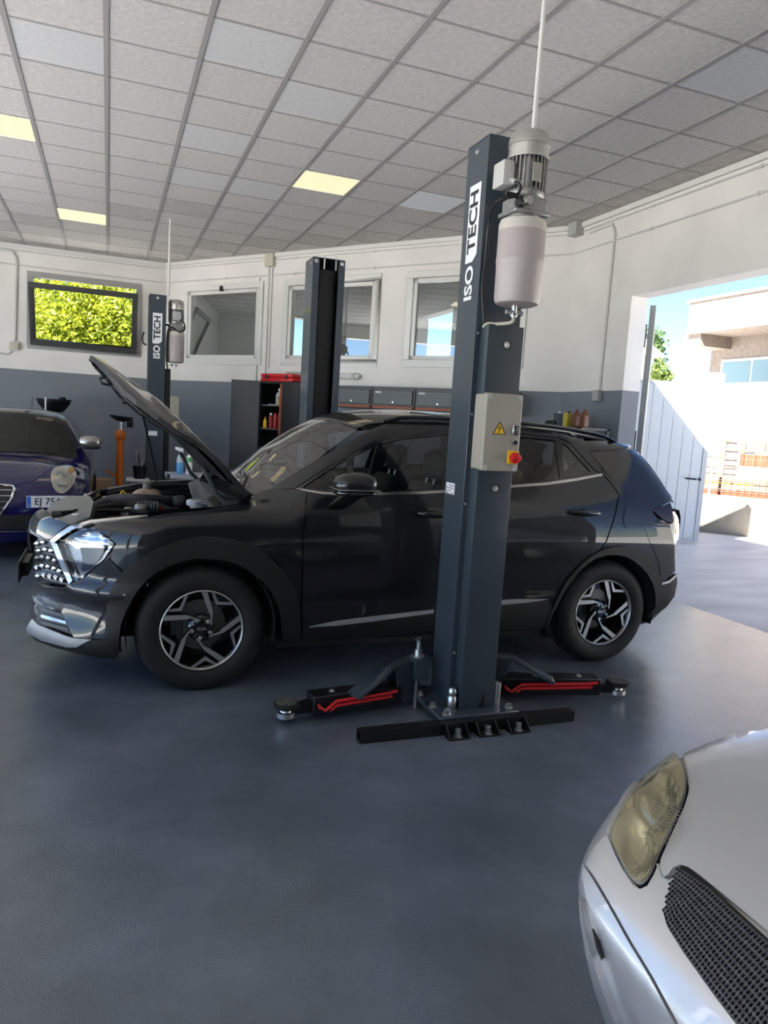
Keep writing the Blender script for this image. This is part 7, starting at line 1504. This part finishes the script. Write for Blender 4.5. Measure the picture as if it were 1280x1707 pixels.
for k in range(6):
    o = dthing('spray_can', 'small red can among the cans on the lower cupboard shelf', 'can', cs0+0.17+(k % 3)*0.085, -0.35+(k//3)*0.1, 1.36, 'dark red cans in the cupboard')
    MB().lathe([(0.032, 0), (0.033, 0.004), (0.033, 0.17), (0.026, 0.19)], (0, 0, 0), (0, 0, 1), 14).build('body', redb, o, local=True); MB().lathe([(0.02, 0.19), (0.02, 0.22), (0.016, 0.225)], (0, 0, 0), (0, 0, 1), 12).build('cap', MT['red_plastic'] if k % 2 else MT['white'], o, local=True)
bottle(cs0+0.07, -0.36, 1.36, 0.03, 0.16, MT['yellow'], MT['yellow'], 'small yellow bottle on the lower shelf of the black cupboard')
# red case on top with flat cardboard behind
rcs = dthing('tool_case', 'bright red plastic tool case lying on top of the black cupboard', 'case', cs0-0.02, -0.30, CH)
MB().box((0, -0.10, 0.0), (0.60, 0.16, 0.062)).build('lower_shell', MT['red_plastic'], rcs, local=True, bevel=0.018, seg=2); MB().box((0, -0.10, 0.064), (0.60, 0.16, 0.115)).build('upper_shell', MT['red_plastic'], rcs, local=True, bevel=0.018, seg=2)
for x in (0.10, 0.47): MB().box((x, -0.112, 0.035), (x+0.045, -0.098, 0.095)).build('latch', MT['black'], rcs, local=True, bevel=0.004)
MB().tube([(0.19, -0.10, 0.045), (0.20, -0.125, 0.05), (0.38, -0.125, 0.05), (0.39, -0.10, 0.045)], 0.010, 8).build('handle', MT['red_plastic'], rcs, local=True)
tag(MB().box((0, -0.02, 0), (0.55, 0.10, 0.16)).build('carton', mat('grey carton', (0.42, 0.41, 0.38), 0.8), loc=dg(cs0+0.25, -0.13, CH), local=True, bevel=0.003), 'flat grey carton behind the red case on the cupboard', 'carton').rotation_euler.z = RZ
# wall lamp behind the far post
wl = dthing('wall_lamp', 'long pale batten lamp lying on the wall right of the far lift post', 'wall lamp', 3.42, -0.05, 2.165)
MB().box((0, -0.045, -0.045), (0.62, 0.03, 0.03)).build('housing', MT['conduit'], wl, local=True, bevel=0.02); MB().box((0.03, -0.055, -0.03), (0.59, -0.045, 0.02)).build('diffuser', whiteb, wl, local=True, bevel=0.004)
for x in (0.04, 0.52): MB().box((x, -0.06, -0.05), (x+0.05, 0.035, 0.035)).build('clip', MT['grey_plastic'], wl, local=True, bevel=0.004)
# row of grey wall cabinets
s_a, _ = ond(564, 660); s_b, _ = ond(620, 660); s_c, _ = ond(693, 660)
q0 = on_plane(620, 645, C1 - DN*0.36, DN); q1 = on_plane(692, 645, C1 - DN*0.36, DN); sb0 = float((q0-C1) @ DD); sb1 = float((q1-C1) @ DD); cwid = sb1-sb0
ztp = float(q0[2]); qb = on_plane(655, 683, C1 - DN*0.36, DN); zbt = float(qb[2])
nm = ['grey wall cabinet nearest the far lift post', 'grey wall cabinet second from the far lift post', 'grey wall cabinet third from the far lift post, beside the near post', 'grey wall cabinet at the corner end of the row']
for k in range(4):
    s0 = sb0 + (k-1)*cwid
    wc = dthing('wall_cabinet', nm[k], 'cabinet', s0, 0, zbt, 'grey wall cabinets in a row')
    MB().box((0.004, -0.34, 0), (cwid-0.004, -0.01, ztp-zbt)).build('body', MT['darkgrey'], wc, local=True, bevel=0.004, seg=1)
    MB().box((0.035, -0.362, 0.065), (cwid-0.035, -0.341, ztp-zbt-0.035)).build('door', MT['midgrey'], wc, local=True, bevel=0.005, seg=1)
    MB().box((0.02, -0.366, 0.012), (cwid-0.02, -0.341, 0.046)).build('edge_strip', MT['rust'], wc, local=True, bevel=0.004, seg=1, label='orange brown edge strip')
    MB().lathe([(0.011, 0), (0.011, 0.014)], (cwid*0.52, -0.362, 0.095), (0, -1, 0), 12).build('lock', MT['steel'], wc, local=True)
    if k in (1, 2):
        t = MB()
        for q in range(5): t.box((0.06+q*0.019, -0.3632, ztp-zbt-0.075), (0.06+q*0.019+0.014, -0.362, ztp-zbt-0.055+0.006*(q % 2)))
        t.build('name_marks', MT['white'], wc, local=True, smooth=0, label='small white raised marks')
# workbench along that wall, hidden behind the dark car but for what stands on it
bn = dthing('workbench', 'grey workbench under the wall cabinets behind the dark car', 'workbench', 3.55, 0, 0)
MB().box((0, -0.62, 0.86), (2.6, -0.02, 0.90)).build('worktop', MT['midgrey'], bn, local=True, bevel=0.004, seg=1); MB().box((0.05, -0.58, 0.04), (2.55, -0.04, 0.86)).build('base_unit', MT['darkgrey'], bn, local=True, bevel=0.004, seg=1)
for k in range(4): MB().box((0.09+k*0.62, -0.60, 0.12), (0.09+k*0.62+0.58, -0.58, 0.82)).build('door', MT['darkgrey'], bn, local=True, bevel=0.004, seg=1)
MB().box((0.0, -0.03, 0.90), (2.6, -0.01, 1.65)).build('back_panel', mat('perforated back panel', (0.09, 0.095, 0.10), 0.5), bn, local=True, smooth=0)
# shelf unit with bottles in the corner by the doorway
sh = thing('shelf_unit', 'low steel shelf unit in the corner by the doorway carrying oil bottles', 'shelf', (4.78, 6.9, 0))
ztop_ = 1.62
for x in (4.60, 4.96):
    for y in (6.46, 7.40): MB().box((x, y, 0), (x+0.03, y+0.03, ztop_)).build('upright', MT['darkgrey'], sh, smooth=0)
for z in (0.2, 0.65, 1.1, ztop_): MB().box((4.60, 6.46, z-0.02), (4.99, 7.43, z)).build('shelf', MT['midgrey'], sh, smooth=0)
def stand(px, w_, h, m, capm, label, kind, xx=4.72):
    q = onx(px, 700, xx); 
    if kind == 'can':
        o = thing('canister', label, 'bottle', (xx, q[1], ztop_)); MB().box((xx-0.03, q[1]-w_/2, ztop_), (xx+0.04, q[1]+w_/2, ztop_+h*0.72)).build('body', m, o, bevel=0.012, seg=3); MB().hexa([(xx-0.025, q[1]-w_*0.42, ztop_+h*0.70), (xx+0.035, q[1]-w_*0.42, ztop_+h*0.70), (xx+0.035, q[1]+w_*0.42, ztop_+h*0.70), (xx-0.025, q[1]+w_*0.42, ztop_+h*0.70), (xx-0.01, q[1]-w_*0.2, ztop_+h*0.9), (xx+0.02, q[1]-w_*0.2, ztop_+h*0.9), (xx+0.02, q[1]+w_*0.2, ztop_+h*0.9), (xx-0.01, q[1]+w_*0.2, ztop_+h*0.9)]).build('shoulder', m, o, bevel=0.006)
        MB().lathe([(0.017, h*0.88), (0.017, h), (0.014, h+0.004)], (xx+0.005, q[1], ztop_), (0, 0, 1), 12).build('cap', capm, o)
    else:
        o = thing('tin', label, 'tin', (xx, q[1], ztop_)); MB().box((xx-0.03, q[1]-w_/2, ztop_), (xx+0.03, q[1]+w_/2, ztop_+h)).build('body', m, o, bevel=0.006); MB().lathe([(0.018, h), (0.018, h+0.015)], (xx, q[1]-w_*0.2, ztop_), (0, 0, 1), 10).build('cap', capm, o)
    return o
stand(973.5, 0.075, 0.19, MT['brown'], MT['brown'], 'brown oil bottle nearest the doorway of the two on the corner shelf', 'can')
stand(960, 0.075, 0.19, MT['brown'], MT['brown'], 'brown oil bottle standing left of its twin on the corner shelf', 'can', 4.76)
stand(945.5, 0.085, 0.155, mat('yellow and dark tin', (0.52, 0.42, 0.06), 0.4), MT['black'], 'yellow tin beside the brown oil bottles on the corner shelf', 'tin', 4.74)
stand(930, 0.10, 0.15, mat('dark blue grey tin', (0.08, 0.09, 0.11), 0.4), MT['white'], 'dark tin with pale cap at the left of the bottles on the corner shelf', 'tin', 4.76)
tag(superell((4.74, onx(921, 700, 4.74)[1], ztop_+0.035), (0.06, 0.11, 0.035), 2.4).build('cloth', MT['black'], loc=(4.74, 7.3, ztop_)), 'black cloth heap at the left end of the corner shelf', 'cloth')

# ---------------------------------------------------------------- left corner
YO = 12.35
fc = ony(90, 668, YO)
dn = thing('oil_drainer', 'black oil catching bowl on a thin pole behind the blue car', 'oil drainer', (fc[0], YO, 0))
wd = (ony(120, 668, YO)[0]-ony(60, 664, YO)[0])/2
MB().lathe([(0.05, -0.20), (wd*0.55, -0.17), (wd*0.92, -0.05), (wd*0.96, 0.0), (wd, 0.0), (wd, 0.018), (wd*0.94, 0.018), (wd*0.90, -0.04), (wd*0.5, -0.13), (0.03, -0.14)], (fc[0], YO, fc[2]+0.01), (0, 0, 1), 32, cap=True).build('bowl', MT['black'], dn)
MB().tube([(fc[0], YO, 0.3), (fc[0], YO, fc[2]-0.19)], 0.018, 8).build('pole', MT['steel'], dn); q = ony(76, 667, YO-0.3); MB().tube([(q[0], YO-0.3, q[2]-0.17), (q[0], YO-0.3, q[2]+0.04)], 0.013, 8).build('sight_tube', MT['white'], dn)
MB().lathe([(0.05, 0), (0.05, 0.06), (0.03, 0.065)], (fc[0]+0.12, YO, fc[2]+0.0), (0, 0, 1), 12).build('filter_cup', MT['black'], dn)
MB().lathe([(0.26, 0.02), (0.27, 0.05), (0.27, 0.30), (0.2, 0.36), (0.05, 0.38)], (fc[0], YO, 0), (0, 0, 1), 24).build('tank', mat('dark green tank', (0.03, 0.05, 0.04), 0.4), dn)
jc = ony(201, 700, 11.6); jx = float(jc[0])
jk = thing('transmission_jack', 'orange upright jack with a black saddle against the grey wall', 'jack', (jx, 11.6, 0))
zj = lambda py: float(ony(200, py, 11.6)[2])
MB().tube([(jx-0.005, 11.6, 0.12), (jx, 11.6, zj(719))], [0.055, 0.052], 16).build('cylinder', MT['orange'], jk); MB().lathe([(0.065, zj(732)), (0.075, zj(728)), (0.075, zj(722)), (0.06, zj(717))], (jx, 11.6, 0), (0, 0, 1), 16).build('collar', MT['orange'], jk)
MB().tube([(jx+0.005, 11.6, zj(719)), (jx+0.01, 11.6, zj(703))], 0.03, 12).build('piston', MT['steel'], jk)
sd = MB(); sd.lathe([(0.05, -0.05), (0.15, 0.0), (0.16, 0.03), (0.10, 0.035)], (jx, 11.6, zj(697)), (0.12, 0, 1), 16); sd.obox((jx+0.13, 11.58, zj(703)), (0.09, 0.1, 0.15)); sd.build('saddle', MT['black'], jk, bevel=0.008)
for a in range(4): MB().tube([(jx, 11.6, 0.16), (jx+math.cos(a*PI/2+0.5)*0.32, 11.6+math.sin(a*PI/2+0.5)*0.32, 0.05)], 0.03, 8).build('foot', MT['orange'], jk)
MB().tube([(jx-0.06, 11.6, zj(795)), (jx-0.20, 11.58, zj(783))], 0.016, 8).build('pedal', MT['orange'], jk)
MB().obox((jx-0.01, 11.545, zj(728)), (0.05, 0.006, 0.05)).build('label', MT['white'], jk, smooth=0)
# carton, tool tub, trolley with bottles
YB2 = 9.2
q = ony(165, 806, 12.2); tag(MB().box((q[0]-0.20, 12.2, 0), (q[0]+0.20, 12.6, float(ony(165, 800, 12.2)[2]))).build('carton', MT['cardboard'], loc=(float(q[0]), 12.4, 0), bevel=0.004), 'brown cardboard carton on the floor beside the blue car', 'carton')
q = ony(229, 803, 9.6); tz = float(ony(229, 799, 9.6)[2])
tr_ = thing('stand', 'low pale stand holding the black tool tub left of the second lift post', 'stand', (float(q[0]), 9.7, 0)); MB().box((q[0]-0.13, 9.6, tz-0.03), (q[0]+0.15, 9.85, tz)).build('top', MT['conduit'], tr_, bevel=0.004)
for dx in (-0.11, 0.12): MB().box((q[0]+dx, 9.62, 0), (q[0]+dx+0.02, 9.83, tz-0.03)).build('leg', MT['darkgrey'], tr_, smooth=0)
tu = thing('tool_tub', 'black tub of long handled tools left of the second lift post', 'tub', (float(q[0])+0.03, 9.72, tz)); MB().lathe([(0.07, 0), (0.085, 0.15), (0.09, 0.16), (0.08, 0.16), (0.065, 0.02)], (q[0]+0.03, 9.72, tz), (0, 0, 1), 16).build('tub', MT['black'], tu)
for k, (dx, dz) in enumerate(((-0.05, 0.36), (-0.02, 0.30), (0.04, 0.24), (0.06, 0.2))): MB().tube([(q[0]+0.03, 9.72, tz+0.05), (q[0]+0.03+dx, 9.72, tz+dz)], 0.009, 6).build('tool_handle', MT['black'] if k % 2 else MT['steel'], tu)
YT = 8.55
zt_ = float(ony(300, 791, YT)[2]); xb0 = float(ony(278, 800, YT)[0]); xb1 = float(ony(345, 800, YT)[0])
tc = thing('trolley', 'grey plastic trolley behind the open bonnet carrying two spray bottles', 'trolley', ((xb0+xb1)/2, YT+0.15, 0))
MB().box((xb0, YT-0.02, zt_-0.05), (xb1+0.1, YT+0.38, zt_)).build('tray', mat('pale grey tray', (0.30, 0.32, 0.36), 0.5), tc, bevel=0.01); MB().box((xb0, YT-0.02, 0.2), (xb1+0.1, YT+0.38, 0.24)).build('tray', MT['darkgrey'], tc, bevel=0.01)
for x in (xb0, xb1+0.07):
    for y in (YT-0.02, YT+0.35): MB().box((x, y, 0.03), (x+0.03, y+0.03, zt_)).build('leg', MT['darkgrey'], tc, smooth=0)
q = ony(300, 790, YT+0.12); hb2 = float(ony(300, 745, YT+0.12)[2])-zt_
sp = thing('spray_bottle', 'clear trigger bottle of blue liquid standing on the trolley', 'bottle', (float(q[0]), YT+0.12, zt_))
MB().lathe([(0.040, 0), (0.043, 0.01), (0.043, hb2*0.42)], (q[0], YT+0.12, zt_), (0, 0, 1), 18).build('liquid', mat('blue cleaning liquid', (0.10, 0.30, 0.58), 0.25), sp); MB().lathe([(0.043, hb2*0.42), (0.043, hb2*0.55), (0.026, hb2*0.70), (0.016, hb2*0.78)], (q[0], YT+0.12, zt_), (0, 0, 1), 18).build('bottle_body', clearb, sp)
MB().hexa([(q[0]-0.06, YT+0.10, zt_+hb2*0.90), (q[0]+0.03, YT+0.10, zt_+hb2*0.78), (q[0]+0.03, YT+0.14, zt_+hb2*0.78), (q[0]-0.06, YT+0.14, zt_+hb2*0.90), (q[0]-0.06, YT+0.10, zt_+hb2), (q[0]+0.03, YT+0.10, zt_+hb2*0.95), (q[0]+0.03, YT+0.14, zt_+hb2*0.95), (q[0]-0.06, YT+0.14, zt_+hb2)]).build('trigger_head', MT['white'], sp, bevel=0.005)
q = ony(315, 790, YT+0.10); hb3 = float(ony(315, 758, YT+0.10)[2])-zt_
sp2 = thing('spray_can', 'white spray can with a green band standing on the trolley', 'can', (float(q[0]), YT+0.10, zt_))
MB().lathe([(0.036, 0), (0.036, hb3*0.62)], (q[0], YT+0.10, zt_), (0, 0, 1), 18).build('body', MT['white'], sp2); MB().lathe([(0.0365, hb3*0.62), (0.0365, hb3*0.88)], (q[0], YT+0.10, zt_), (0, 0, 1), 18).build('band', mat('green band', (0.12, 0.38, 0.14), 0.4), sp2); MB().lathe([(0.034, hb3*0.88), (0.022, hb3*0.95), (0.022, hb3)], (q[0], YT+0.10, zt_), (0, 0, 1), 16).build('cap', MT['white'], sp2)
